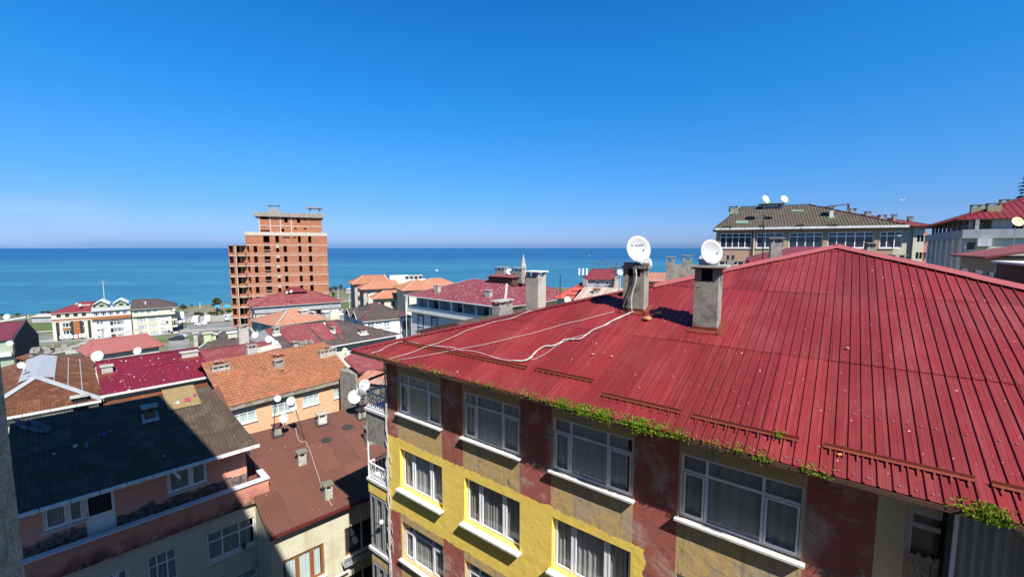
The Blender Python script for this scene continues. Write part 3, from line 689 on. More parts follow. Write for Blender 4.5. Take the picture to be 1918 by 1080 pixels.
cols_y=[(0,2.26),(3.3,5.55),(6.66,8.93),(10.02,12.31)]
LW=-.69
ops=[]
for ri,(za,zb) in enumerate(rows_y):
    for (s0,s1) in cols_y: ops.append((s0-LW,s1-LW,za,zb))
ops.append((13.35-LW,16.0-LW,-6.95,-4.15)); ops.append((13.35-LW,16.0-LW,-9.8,-7.3)); ops.append((13.35-LW,16.0-LW,-12.6,-10.1))
for (s0,s1) in ((17,19.2),(20.4,22.6)):
    for za,zb in rows_y: ops.append((s0-LW,s1-LW,za,zb))
mb=MB(); facade(mb,(LW,0),(1,0),25.6,yz0,-4.02,ops,.17)
lops=[(16.5,18.5,za,zb) for za,zb in rows_y]+[(3,5,za,zb) for za,zb in rows_y]
BAY=1.45; BD=2.6     # corner balconies on the left flank
facade(mb,(LW,21.5),(0,-1),21.5,yz0,-4.02,lops,.17)
mb.quad((24.91,0,yz0),(24.91,21.5,yz0),(24.91,21.5,-4.02),(24.91,0,-4.02)); mb.quad((24.91,21.5,yz0),(LW,21.5,yz0),(LW,21.5,-4.02),(24.91,21.5,-4.02))
mb.put('wall',YF,yb)
for ri,(za,zb) in enumerate(rows_y):
    for ci,(s0,s1) in enumerate(cols_y+[(17,19.2),(20.4,22.6)]):
        window(yb,(0,0),(1,0),s0,s1,za,zb,'tri' if ri==1 else 'top3',.05 if ri==0 else .15,(.15,.05,SILL) if ri!=1 else (.21,.06,SILL))
for s0,s1,za,zb in lops: window(yb,(LW,21.5),(0,-1),s0,s1,za,zb,'far3',.12)
# thin ledge under the eave
MB().box(LW-.02,24.9,-.03,.0,-4.24,-4.02).put('wall_head',BOARD,yb)
# recessed balconies at the right, behind the red pillar
for i,zf in enumerate((-6.95,-9.8,-12.6)):
    zt=zf+2.8 if i==0 else zf+2.5
    MB().box(13.3,16.05,.17,1.45,zf-.2,zf).put('balcony_floor',CONCL,yb)
    sa,za_=FY.w(1700,950,.6); sb,_=FY.w(1789,975,.6); zb_=za_-1.45-(.0 if i==0 else .0); dzf=zf+6.95
    w_=MB(); facade(w_,(13.35,.6),(1,0),2.65,zf,zt,[(sa-13.35,sb-13.35,zb_+dzf,za_+dzf)],.08); w_.quad((13.35,.6,zf),(13.35,.17,zf),(13.35,.17,zt),(13.35,.6,zt)); w_.quad((16.,.17,zf),(16.,.6,zf),(16.,.6,zt),(16.,.17,zt)); w_.quad((13.35,.17,zt-.0),(13.35,.6,zt),(16.,.6,zt),(16.,.17,zt))
    w_.put('balcony_wall',mat('beige_balcony_render',(.72,.66,.52),.9,.08,1,objr=0),yb)
    window(yb,(13.35,.6),(1,0),sa-13.35,sb-13.35,zb_+dzf,za_+dzf,'recess',.04)
zb0_=FY.w(1700,950,.6)[1]-1.45
window(yb,(14.3,.06),(1,0),0,1.7,-6.9,-4.17,'glaz',.0)
# rumpled sheeting in the recessed window
mb=MB(); rr=random.Random(4)
Gd=[[(sa+.05+(sb-sa-.15)*i/14,.57-.03*rr.random(),zb0_+.05+.62*j/9+.05*rr.uniform(-1,1)) for i in range(15)] for j in range(10)]
for j in range(9):
    for i in range(14): mb.quad(Gd[j][i],Gd[j][i+1],Gd[j+1][i+1],Gd[j+1][i])
mb.put('plastic_sheeting',plain('crumpled_plastic',(.38,.39,.36),.35),yb,True)
# roof
OV=.7; ZE=-3.85; RA0=LW-1.24; RA1=26.8; RBK=22.0
SLF=.35; AP=(12.42,10.5+.0)
def yroof(x,y): # main face point from the photograph's sight line
    return FYR.r(x,y)
FYR=Frame(None,None,ZE,SLF,O=tuple(FY.W(0,-OV,ZE)),e=FD)
hh=11.2*SLF; a_c=12.42
start=0
F4=[((RA0,-OV),(1,0),(0,1),[(0,0),(RA1-RA0,0),(a_c-RA0,11.2)],SLF),((RA1,RBK-.3),(-1,0),(0,-1),[(0,0),(RA1-RA0,0),(RA1-a_c,11.2)],SLF),
    ((RA0,RBK-.3),(0,-1),(1,0),[(0,0),(22.4,0),(11.2,a_c-RA0)],hh/(a_c-RA0)),((RA1,-OV),(0,1),(-1,0),[(0,0),(22.4,0),(11.2,RA1-a_c)],hh/(RA1-a_c))]
for i,(A,U,V,poly,sl) in enumerate(F4):
    corrug(yb,(A[0],A[1],ZE),U,V,sl,poly,'trap',.193,.028,RED,'roof_sheet',.193*5,3.55 if i==0 else 6,.006 if i==0 else 0)
# deck, fascia, ridge caps
dk_=MB(); t=ZE-.03; c4=[(RA0,-OV),(RA1,-OV),(RA1,RBK-.3),(RA0,RBK-.3)]
for i in range(4):
    p,q=c4[i],c4[(i+1)%4]; dk_.quad((*p,t),(*q,t),(a_c,10.5,t+hh)); dk_.quad((*p,t-.08),(*q,t-.08),(*q,t),(*p,t))
dk_.quad(*[(x,y,t-.08) for x,y in reversed(c4)]); dk_.put('eave_soffit',BOARD,yb)
CAPM=mat('pink_red_ridge_cap',(.34,.09,.09),.5,.12,1,bstr=.05,objr=.05)
def hipcap(p,q,w_,m_,seg=2.0):
    p=Vector(p); q=Vector(q); L=(q-p).length; n=max(1,int(L/seg)); d=(q-p).normalized(); side=d.cross(Vector((0,0,1))).normalized()
    for i in range(n):
        a=p+d*(L*i/n); b=p+d*(L*(i+1)/n+.08); up=Vector((0,0,.012*(i%2)))
        mb=MB()
        for s_ in (1,-1):
            mb.slab3([a+up,b+up,b+side*w_*s_-Vector((0,0,w_*.28))+up,a+side*w_*s_-Vector((0,0,w_*.28))+up] if s_>0 else [b+up,a+up,a-side*w_-Vector((0,0,w_*.28))+up,b-side*w_-Vector((0,0,w_*.28))+up],.012)
        mb.put('ridge_cap',m_,yb)
top=(a_c,10.5,ZE+hh+.07)
mid=.62
lw=(RA0+.1,-OV+.08,ZE+.075); mp=tuple(lw[k]+(top[k]-lw[k])*mid for k in range(3))
hipcap(lw,mp,.17,RED); hipcap(mp,top,.30,CAPM); hipcap(top,(RA1,-OV,ZE+.07),.30,CAPM); hipcap((RA0,RBK-.3,ZE+.07),top,.2,RED); hipcap(top,(RA1,RBK-.3,ZE+.07),.3,CAPM)
mb=MB(); rr=random.Random(21)
for vv in (.12,1.7,3.6,5.4,7.15,9.0):
    bb_=-OV+vv; half=(a_c-RA0)*(1-vv/11.2)
    n=int(2*half/.193)
    for i in range(n):
        if rr.random()<.25: continue
        a=RA0+round((a_c-half-RA0)/.193)*.193+i*.193+.04; z=ZE+SLF*(vv)+.012; s_=rr.uniform(.012,.022); mb.box(a-s_,a+s_,bb_-s_*.7,bb_+s_*.7,z-.01,z+.012)
mb.put('roof_screws',plain('pale_screw_caps',(.30,.15,.14),.6),yb,kind='stuff')
# snow guards: angle irons across the ribs
GUARD=mat('orange_primer_angle_iron',(.16,.034,.02),.6,.2,3)
for k,(p,q) in enumerate((((750,641),(990,686)),((1003,690),(1113,713)),((1129,735.5),(1275,772)),((1297,776.5),(1497,824)),((1543,831),(1826,898)),((1857,902.5),(1960,929)))):
    a0,b0,z0=FYR.r(*p,dz=.05); a1,b1,z1=FYR.r(*q,dz=.05); b0-=OV; b1-=OV; bm=(b0+b1)/2; zz=ZE+SLF*(bm+OV)
    mb=MB(); mb.slab3([(a0,bm-.055,zz+.03),(a1,bm-.055,zz+.03),(a1,bm,zz+.05),(a0,bm,zz+.05)],.006); mb.box(a0,a1,bm-.004,bm+.004,zz+.02,zz+.10)
    n=int((a1-a0)/.193)
    for i in range(n+1): x=a0+.1+i*.193; mb.slab3([(x-.012,bm-.17,zz-.02),(x+.012,bm-.17,zz-.02),(x+.012,bm,zz+.05),(x-.012,bm,zz+.05)],.006) if x<a1 else None
    mb.put('snow_guard',GUARD,yb)
# chimneys on the roof
class _S: pass
def ychim(xl,xr,yb_,yt,d,capm,over=.07,hole=.3,capt=.06,flash=GUARD):
    a0,b0,z0=FYR.r(xl,yb_); a1,_=FYR.w(xr,yb_,b0); _,zt=FYR.w(xl,yt,b0); b0-=OV
    c_=chimney(yb,a0,b0,a1-a0,d,z0,zt-capt,CONC,capm,over,capt,hole,None,SLF,0,.33)
    ob('flue_shade_fill',MB().box(a0+.1,a1-.1,b0+.12,b0+d-.05,zt-capt-hole,zt-capt-.002).mesh('flue_shade_fill',BLK,False,yz0),c_)  # black box added behind the smoke openings, its colour stands in for their shade
    return c_,(a0,a1,b0,z0,zt)
c1,C1=ychim(1166,1205,582,497,.42,CONC,.05,.26,.09)
c2,C2=ychim(1297,1342,617,500,.5,REDF,.08,.34,.05)
for (a0,a1,b0,z0,zt),o_ in ((C1,c1),(C2,c2)):
    for (x0,x1,y0,y1) in ((a0-.12,a1+.12,b0-.2,b0-.002),(a1+.002,a1+.16,b0-.2,b0+.6),(a0-.14,a0-.002,b0-.2,b0+.6)):
        z=lambda y:ZE+SLF*(y+OV)+.045
        m_=MB().slab3([(x0,y0,z(y0)),(x1,y0,z(y0)),(x1,y1,z(y1)),(x0,y1,z(y1))],.02).mesh('flashing',GUARD,False,yz0); ob('flashing',m_,o_)
    z=ZE+SLF*(b0+OV); m_=MB().box(a0-.02,a1+.02,b0-.022,b0-.002,z-.05,z+.12).mesh('flashing',GUARD,False,yz0); ob('flashing',m_,o_)
(a0,a1,b0,z0,zt)=C1
# broken cap pieces on the left chimney, cap planks on the right one
m_=MB(); rr=random.Random(8)
for i in range(16):
    x=a0+rr.uniform(-.05,a1-a0-.02); y=b0+rr.uniform(-.08,.4); m_.box(x,x+rr.uniform(.08,.22),y,y+rr.uniform(.05,.14),zt-.02+rr.uniform(0,.05),zt+.05+rr.uniform(0,.07))
ob('broken_cap_pieces',m_.mesh('broken_cap_pieces',CONC,False,yz0),c1)
(a0,a1,b0,z0,zt)=C2
m_=MB().box(a0-.1,a1+.22,b0-.14,b0+.02,zt,zt+.055); m_.box(a0+.02,a1+.12,b0+.2,b0+.36,zt,zt+.06); m_.box(a1+.08,a1+.2,b0-.1,b0+.5,zt+.01,zt+.07); ob('cap_slats',m_.mesh('cap_slats',CONCL,False,yz0),c2)
# dishes on the chimneys
pC1=FY.W((C1[0]+C1[1])/2,C1[2]+.2,C1[4]); 
DIST=lambda p:p.y*CP-p.z*SP
pm=atY(1194,467.5,FY.W((C1[0]+C1[1])/2,C1[2]+.1,0).y-.05); main=dish(pm,25*DIST(pm)/800,10,'white dish with lettering on the left chimney of the red roof',h=.52,tilt=14)
dish_px(1210,493,12,pm.y+.55,12,'white dish half hidden behind the lettered dish',h=.3,tilt=14)
dish_px(1161,510,6,FY.W(C1[0],C1[2],0).y+6,8,'small white dish left of the lettered dish',h=.9,tilt=14)
pm2=atY(1330.5,472.5,FY.W((C2[0]+C2[1])/2,C2[2]+.25,0).y); dish(pm2,23*DIST(pm2)/800,8,'rust stained white dish on the right chimney of the red roof',h=.48,tilt=12)
dish_px(1322,487,13,pm2.y+.35,-35,'white dish turned away behind the rust stained dish',h=.3,tilt=20)
# lettering on the main dish
fc=bpy.data.curves.new('lettering','FONT'); fc.body='ar\u00e7elik'; fc.size=.19; fc.shear=.25; fc.extrude=.002; fc.align_x='CENTER'
to=bpy.data.objects.new('lettering_source',fc); COL.objects.link(to); bpy.context.view_layer.update()
tm=bpy.data.meshes.new_from_object(to.evaluated_get(bpy.context.evaluated_depsgraph_get())); bpy.data.objects.remove(to); tm.name='lettering'
INK=plain('dark_ink',(.03,.03,.04),.6)
tm.materials.clear(); tm.materials.append(INK)
rd_=25*DIST(pm)/800
# tilt plane of the dish
ref=[c for c in main.children if c.name.startswith('reflector')][0]
def on_bowl(me,cx,cz,sc,rot=0):
    for v in me.vertices:
        x=cx+v.co.x*sc; z=cz+v.co.y*sc; v.co=Vector((x,-.22*((x/.95)**2+z*z)-.012-abs(v.co.z)*.5,z))
on_bowl(tm,.12,.25,1.0/rd_*.62)
ob('lettering',tm,ref)
lg=bpy.data.meshes.new('logo_mark'); lg.from_pydata([(-.05,-.04,0),(.05,-.045,0),(.055,.04,0),(0,.06,0),(-.05,.045,0)],[],[(0,1,2,3,4)]); lg.materials.append(INK)
on_bowl(lg,-.44,.30,1.25); ob('logo_mark',lg,ref)
# ================================================================ corner balconies of the yellow house
wire=[]
def pxw(x,y,b=0): return FY.w(x,y,b)
def bal(zt,kind):
    x0,x1=-2.1,LW-.003
    if kind=='open':
        MB().box(x0-.03,x1,-.06,BD,zt-.10,zt).put('balcony_slab',SILL,yb)
        MB().box(x0,x1,.0,BD-.1,zt-(.62 if zt<-7 else 1.35),zt-.103).put('balcony_beam',YF if zt<-7 else CONC,yb)
        rl=MB(); h=.62
        rl.bar((x0+.03,.03,zt+h),(x1,.03,zt+h),.05,.05); rl.bar((x0+.03,.03,zt+h),(x0+.03,BD-.1,zt+h),.05,.05); rl.bar((x0+.03,.03,zt+.06),(x1,.03,zt+.06),.03,.03)
        ro=rl.put('balcony_rail',WHITE,yb)
        bm=MB().tube([(0,0,.04),(.03,0,.2),(-.03,0,.42),(0,0,h)],.012,5).mesh('baluster',WHITE)
        for i in range(10): ob('baluster',bm,ro,(x0+.12+i*.135,.03,zt-yz0))
        for i in range(14): ob('baluster',bm,ro,(x0+.03,.15+i*.17,zt-yz0))
        cr=MB(); 
        for i in range(5): 
            cx=x0+.25+i*.26; cr.tube([(cx+.09*math.cos(t),.03,zt+.2+.11*math.sin(t)) for t in [k*.7 for k in range(10)]],.010,4)
        ob('scrollwork',cr.mesh('scrollwork',WHITE,False,yz0),ro)
        if zt<-7: MB().tube([(x0+.03,.03,zt),(x0+.03,.03,zt+2.3)],.035,8).put('balcony_post',WHITE,yb)
    else:
        MB().box(x0-.03,x1,-.06,BD,zt-.12,zt).put('balcony_slab',SILL,yb)
        MB().box(x0+.06,x1,.02,BD-.1,zt-.6,zt-.123).put('balcony_beam',YF,yb)
        window(yb,(x0+.05,.0),(1,0),0,1.33,zt+.01,zt+2.28,'bay',.02)
        window(yb,(x0+.05,BD-.2),(0,-1),0,2.2,zt+.01,zt+2.28,'bay',.02)
bal(-6.31,'open'); bal(-9.22,'open'); bal(-12.17,'bay'); bal(-15.1,'bay')
# tangle of cables down the corner
rr=random.Random(11)
CAB=plain('pale_cable',(.55,.53,.50),.6); CABD=plain('dark_cable',(.05,.05,.05),.6)
mb=MB()
for k in range(7):
    x=LW+rr.uniform(-.06,.10); pts=[(x+rr.uniform(-.06,.06),-.05-.03*rr.random(),-4.1-i*.45) for i in range(26)]
    mb.tube(pts,.011,4,False)
for k in range(6):
    z=-8-rr.random()*4; mb.tube([(LW+.02+.22*math.sin(t)*rr.uniform(.6,1),-.06,z+.35*math.cos(t)) for t in [i*.5 for i in range(10)]],.008,4,False)
mb.put('cable_bundle',CAB,yb)
# overflow pipe poking from the side wall
MB().tube([(-1.55,.2,-7.55),(-.66,.2,-7.33)],.075,10).put('overflow_pipe',WHITE,yb)
# spot lamp
lp=thing('bulkhead_lamp','round white lamp on a bracket over the glazed corner bay','lamp',tuple(FY.W(-1.0,-.2,-10.6)))
ob('bracket',MB().tube([(-.25,.0,-.12),(0,0,0)],.02,6).mesh('bracket',STEEL),lp)
mm=MB(); mm.tube([(0,0,-.09),(0,0,-.05),(0,0,.03),(0,0,.09)],[.03,.085,.085,.02],12); ob('globe',mm.mesh('globe',WHITE,True),lp)
# ---- cables lying on the red roof
def roofcable(name,label,pts,r,m_,dz=.06,strands=1,seed=1):
    rr=random.Random(seed); ctr=[]; r*=.72
    for x,y in pts:
        a,b,z=FYR.r(x,y,dz); ctr.append(FY.W(a,b-OV,z))
    # resample smoothly
    fine=[]
    for i in range(len(ctr)-1):
        p0=ctr[max(i-1,0)]; p1=ctr[i]; p2=ctr[i+1]; p3=ctr[min(i+2,len(ctr)-1)]
        for k in range(5):
            t=k/5; fine.append(.5*((2*p1)+(-p0+p2)*t+(2*p0-5*p1+4*p2-p3)*t*t+(-p0+3*p1-3*p2+p3)*t**3))
    fine.append(ctr[-1]); o=fine[0].copy(); mb=MB()
    for s_ in range(strands):
        ph=rr.uniform(0,6); mb.tube([p-o+Vector((math.sin(i*.55+ph),math.cos(i*.5+ph),math.sin(i*.8+ph)*.4))*r*.8*(strands>1) for i,p in enumerate(fine)],r,5)
    ob_=ob(name,mb.mesh(name,m_,True),None,tuple(o)); return tag(ob_,label,'cable','cables lying across the red roof')
WC=plain('white_cable',(.46,.42,.40),.6)
c_=FYR.r(1000,660)
roofcable('cable_bundle','thick taped bundle of white cables snaking down from the lettered dish chimney',[(1186,583),(1172,589),(1150,599),(1130,610),(1112,617),(1100,625),(1085,634),(1060,635),(1048,642),(1035,647),(1020,648),(1008,655),(998,664),(990,672),(978,675),(958,675)],.024,WC,strands=3)
roofcable('roof_cable','white cable running along the guard bar to the left roof tip',[(958,675),(930,670),(905,662),(885,657),(862,655),(845,650),(820,648),(795,646),(775,641),(752,639),(738,643),(722,650),(710,657),(695,661)],.013,WC,strands=2,seed=3)
roofcable('roof_cable','long thin pale cable slanting over the middle of the roof',[(1150,583),(1120,591),(1090,599),(1055,607),(1000,623),(960,632),(905,645),(850,655),(800,665),(750,673)],.011,WC,seed=5)
roofcable('roof_cable','pale cable following the hip towards the roof corner',[(1020,576),(990,583),(960,595),(930,601),(905,609),(875,618),(850,630),(820,642),(800,648),(770,660),(728,672)],.013,WC,strands=2,seed=7)
roofcable('roof_cable','thin white cable looping beside the taped bundle',[(1105,624),(1075,632),(1055,640),(1035,652),(1028,658),(1010,668),(995,674)],.009,WC,seed=9)
# cables climbing the left chimney
(a0,a1,b0,z0,zt)=C1
for k,(xa,xb,m_,r_,lab) in enumerate(((.62,.50,WC,.016,'white cables hanging down the face of the left chimney'),(.52,.30,CABD,.02,'black cable hanging down the left chimney'))):
    P_=[FY.W(a0+(a1-a0)*(xa+(xb-xa)*t+.05*math.sin(7*t)),b0-.06-.1*t*t,zt-.1-(zt-z0-.1)*t) for t in [i/8 for i in range(9)]]
    o=P_[0]; mb=MB()
    for s_ in range(2): mb.tube([p-o+Vector((.018*s_*math.sin(i),0,0)) for i,p in enumerate(P_)],r_,5)
    tag(ob('hanging_cable',mb.mesh('hanging_cable',m_,True),None,tuple(o)),lab,'cable')
# broken tile pieces next to the chimney
BT=plain('broken_orange_plaster',(.55,.28,.14),.85)
for k,(x,y,s) in enumerate(((1212,597,.16),(1234,587,.14),(1110,663,.05),(1145,667,.05),(1588,652,.05),(1573,851,.04))):
    a,b,z=FYR.r(x,y,.05); rr=random.Random(k); mb=MB(); pts=[(s*rr.uniform(.6,1)*math.cos(t),s*rr.uniform(.5,1)*math.sin(t)) for t in [i*.9 for i in range(7)]]
    mb.prism(pts,0,s*.35); mb.prism([(p[0]*.5+.02,p[1]*.5) for p in pts],s*.35,s*.55); o=ob('rubble_piece',mb.mesh('rubble_piece',BT),None,tuple(FY.W(a,b-OV,z)))
    tag(o,['broken orange plaster lump below the left chimney','orange plaster lump in the right chimney shadow','small pale stone on the roof left of the middle','small pale stone on the roof right of its twin','white bird dropping crust high on the wide ribs','small white lump on the guard bar strip'][k],'rubble')
# ---- plants on the eave
def eaveplant(x0,x1,y0,y1,dens,hang,size,label,name='gutter_plant',m_=None,seed=1,up=.05):
    rr=random.Random(seed); a0,b0,_=FYR.r(x0,y0); a1,b1,_=FYR.r(x1,y1); b0=-OV+.06; mb=MB(); n=int((a1-a0)*dens*(2.2 if dens>800 else 1.3)); size*=.70; hang*=.8; up*=.6
    o=FY.W(a0,b0,ZE)
    nc=max(2,int((a1-a0)*7)); C=[(a0+(a1-a0)*rr.random(),rr.uniform(.3,1)) for _ in range(nc)]
    for i in range(n):
        ca,cs=C[rr.randrange(nc)]; da=rr.gauss(0,.10); hz=rr.uniform(-hang,up)*cs; back=rr.uniform(-.10,.16) if hz>-.05 else rr.uniform(-.12,.0)
        p=FY.W(ca+da,b0+back,ZE+hz+max(0,back)*SLF+.02)-o; leaf(mb,p,size*rr.uniform(.5,1.4),rr)
    for k in range(int(nc*.6)):
        a=a0+(a1-a0)*rr.random(); L=hang*rr.uniform(.6,1.8)
        for j in range(int(L/.035)):
            p=FY.W(a+rr.gauss(0,.012),b0-.1,ZE-j*.035)-o; leaf(mb,p,size*.9,rr)
    return tag(ob(name,mb.mesh(name,m_ or LFB),None,tuple(o)),label,'plant','plants growing along the eave of the red roof')
eaveplant(700,728,661,672,120,.02,.05,'thin yellowish moss at the far left tip of the eave',seed=1)
eaveplant(729,744,672,677,260,.05,.06,'small moss tuft at the wall corner of the eave',seed=2)
eaveplant(768,792,683,690,260,.06,.06,'low moss tuft above the first top window',seed=3)
eaveplant(803,832,693,701,300,.07,.06,'moss cushion above the first dark red pillar',seed=4)
eaveplant(836,852,702,706,150,.03,.05,'tiny moss patch right of the moss cushion',seed=14)
eaveplant(892,926,715,725,300,.07,.06,'flat moss cushion above the second top window',seed=5)
eaveplant(945,1045,729,757,260,.07,.065,'narrow fern fringe between the second and third top window',seed=6)
eaveplant(1040,1195,757,798,1100,.20,.065,'dense bright green fern mat hanging over the third top window',seed=7,up=.09)
eaveplant(1185,1265,796,818,1100,.24,.065,'bushy fern clump above the third dark red pillar',seed=8,up=.1)
eaveplant(1272,1300,816,824,500,.12,.06,'small fern at the left end of the fourth top window',seed=9)
eaveplant(1312,1350,828,838,240,.09,.06,'thin straggling fern over the fourth top window',seed=10)
eaveplant(1360,1392,838,848,600,.10,.065,'round fern tuft over the middle of the fourth top window',seed=11)
eaveplant(1408,1445,850,862,650,.16,.065,'leafy fern tuft over the right part of the fourth top window',seed=12)
eaveplant(1503,1560,876,892,500,.16,.065,'ferns at the right corner of the fourth top window',seed=13)
eaveplant(1784,1815,945,955,300,.10,.12,'young broad leaved plant with star shaped leaves on the eave',seed=15,up=.08)
eaveplant(1818,1935,957,992,900,.20,.07,'dense fern mat on the eave at the right edge',seed=16,up=.09)
rr=random.Random(5); a,b,z=FYR.r(1458,815,.05); mb=MB(); o=FY.W(a,b-OV,z)
for i in range(90): leaf(mb,Vector((rr.gauss(0,.06),rr.gauss(0,.05),abs(rr.gauss(0,.04)))),.05,rr)
tag(ob('gutter_plant',mb.mesh('gutter_plant',LFB),None,tuple(o)),'small fern growing on a snow guard bar up on the roof','plant','plants growing along the eave of the red roof')
# ================================================================ near houses on the left
def op(fr,a0,xl,xr,yt,yb,kit,b=0,h=None):
    s0,zt=fr.w(xl,yt,b); s1,_=fr.w(xr,yt,b); _,zb=fr.w(xl,yb,b)
    if h: zb=zt-h
    return (s0-a0,s1-a0,zb,zt,kit)
# ---- pink house with the dark sheet roof
F2=Frame((38.4,960),(480.3,830.8),-10.0,.3)
h2=house('pink_attic_house','pink attic house with a dark corrugated sheet roof half in shadow and a terrace parapet','house',F2,-20)
L2=F2.L; d2=6.1
def pk2(u,v):
    return None
yel=[F2.r(x,y)[:2] for x,y in ((303,733),(362,722),(374,758),(318,771))]
def inpoly(p,P):
    c=False
    for i in range(len(P)):
        (x0,y0),(x1,y1)=P[i][:2],P[(i+1)%len(P)][:2]
        if (y0>p[1])!=(y1>p[1]) and p[0]<(x1-x0)*(p[1]-y0)/(y1-y0)+x0: c=not c
    return c
corrug(h2,(-.05,0,-10),(1,0),(0,1),.3,[(0,-.06),(L2+.1,-.06),(L2-.7,d2),(-.45,d2),(-.45,1.1)],'sine',.165,.036,DARK,'roof_sheet',.99,1.75,.012)
corrug(h2,(L2,d2+5,-10.4),(-1,0),(0,-1),.45,[(0,0),(L2,0),(L2,5),(.7,5)],'sine',.13,.022,DARK,'roof_sheet',3,3)
o=MB(); zz=[(a,b,F2.ze+.3*b+.05) for a,b in yel]; 
ya=[p[0] for p in yel]; yb_=[p[1] for p in yel]
corrug(h2,(min(ya),min(yb_),-10+.3*min(yb_)+.075),(1,0),(0,1),.3,[(0,0),(max(ya)-min(ya),0),(max(ya)-min(ya),max(yb_)-min(yb_)),(0,max(yb_)-min(yb_))],'sine',.13,.022,YEL,'translucent_sheet')
# verges
MB().slab3([(-.42,-.05,-10.02),(-.05,-.05,-10.02),(-.05,1.0,-10.02+.3),(-.42,1.0,-10.02+.3)],.16).put('verge_board',WHITE,h2)
MB().slab3([(-.3,.02,-10.1),(L2-.02,.02,-10.1),(L2-.7,d2,-10.1+.3*d2),(-.3,d2,-10.1+.3*d2)],.05).put('roof_deck',BOARD,h2)
gutter(h2,-.35,L2+.12,-.06,-10.0,.13,.14,SILL,.86)
WB=.85
a_,zz=F2.w(403,870,WB); 
ops2=[]
# attic wall openings from sight lines
w1=op(F2,-.2,78,160,962,1000,None,WB); dr=op(F2,-.2,163,213,918,1003,None,WB); w2=op(F2,-.2,311,388,880,922,None,WB)
zt=-10.28
ops2=[(w1[0],w1[1],-11.45,zt,'two'),(w1[1]+.003,dr[1],-12.25,zt,None),(w2[0],w2[1],-11.55,zt-.05,'two')]
mb=MB(); facade(mb,(-.2,WB),(1,0),L2-.1,-12.3,-9.85,ops2,.1)
mb.quad((L2-.3,WB,-12.3),(L2-.3,10.5,-12.3),(L2-.3,10.5,-9.9),(L2-.3,d2,-8.3),(L2-.3,WB,-9.85)); mb.quad((-.2,10.5,-12.3),(-.2,WB,-12.3),(-.2,WB,-9.85),(-.2,d2,-8.3),(-.2,10.5,-9.9))
PK2=N('pink_peeling_render'); g=PK2; sp=g.n('ShaderNodeSeparateXYZ'); g.l(g.P(),sp.inputs[0]); nn=g.noise(1.6,5,.65,dist=.4); n2=g.noise(4,5,.75,dist=1.0)
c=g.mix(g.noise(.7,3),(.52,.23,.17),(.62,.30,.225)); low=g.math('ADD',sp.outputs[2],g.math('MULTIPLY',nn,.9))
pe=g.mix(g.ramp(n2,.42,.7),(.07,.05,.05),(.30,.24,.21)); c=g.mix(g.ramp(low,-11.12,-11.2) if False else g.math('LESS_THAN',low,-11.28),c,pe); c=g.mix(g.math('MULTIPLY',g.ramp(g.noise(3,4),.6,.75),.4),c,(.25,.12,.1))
PK2=g.done(c,.9,n2,.35,.02)
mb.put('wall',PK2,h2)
for p in ops2:
    if p[4]: window(h2,(-.2,WB),(1,0),*p[:4],p[4],.05,(.12,.05,SILL))
# balcony door
dw=dr[1]-w1[1]; mb=MB(); A=(-.2+w1[1]+.003,WB+.04)
mb.box(A[0],A[0]+dw,A[1],A[1]+.05,-12.25,-11.42); 
for x0,x1 in ((0,.1),(dw-.1,dw)): mb.box(A[0]+x0,A[0]+x1,A[1],A[1]+.05,-11.42,zt)
mb.box(A[0]+.1,A[0]+dw-.1,A[1],A[1]+.05,zt-.09,zt); mb.box(A[0]+.16,A[0]+dw-.16,A[1]-.012,A[1],-12.1,-11.52); do=mb.put('balcony_door',PVC,h2)
ob('pane',MB().quad((A[0]+.1,A[1]+.03,-11.42),(A[0]+dw-.1,A[1]+.03,-11.42),(A[0]+dw-.1,A[1]+.03,zt-.09),(A[0]+.1,A[1]+.03,zt-.09)).mesh('pane',GD,False,-20),do)
ob('handle',MB().tube([(A[0]+.06,A[1]-.05,-11.35),(A[0]+.06,A[1]-.05,-11.2)],.012,6).mesh('handle',STEEL,False,-20),do)
# terrace and parapet
pe_,_=F2.g(505.3,893.4,-12.0); 
MB().box(-.4,pe_-.02,.15,WB-.002,-12.5,-12.32).put('terrace_floor',CONCL,h2)
pm_=MB(); pm_.box(-.6,pe_-.03,.08,.22,-13.15,-12.06); pm_.box(pe_-.18,pe_-.03,.222,2.2,-13.15,-12.06); 
PKP=N('pink_parapet_render'); g=PKP; sp=g.n('ShaderNodeSeparateXYZ'); g.l(g.P(),sp.inputs[0]); nn=g.noise(1.1,5,.65,dist=.5)
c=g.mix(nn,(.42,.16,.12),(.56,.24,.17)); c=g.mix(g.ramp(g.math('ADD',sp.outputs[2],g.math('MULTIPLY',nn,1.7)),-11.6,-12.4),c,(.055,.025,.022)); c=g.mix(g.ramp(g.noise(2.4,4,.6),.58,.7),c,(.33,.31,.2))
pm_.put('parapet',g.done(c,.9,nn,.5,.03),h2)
cp=MB(); cp.box(-.6,pe_,-.02,.30,-12.06,-11.98); cp.box(pe_-.30,pe_,.302,1.25,-12.06,-11.98); cp.put('parapet_coping',mat('white_marble_coping',(.55,.57,.62),.4,.1,2,objr=0),h2)
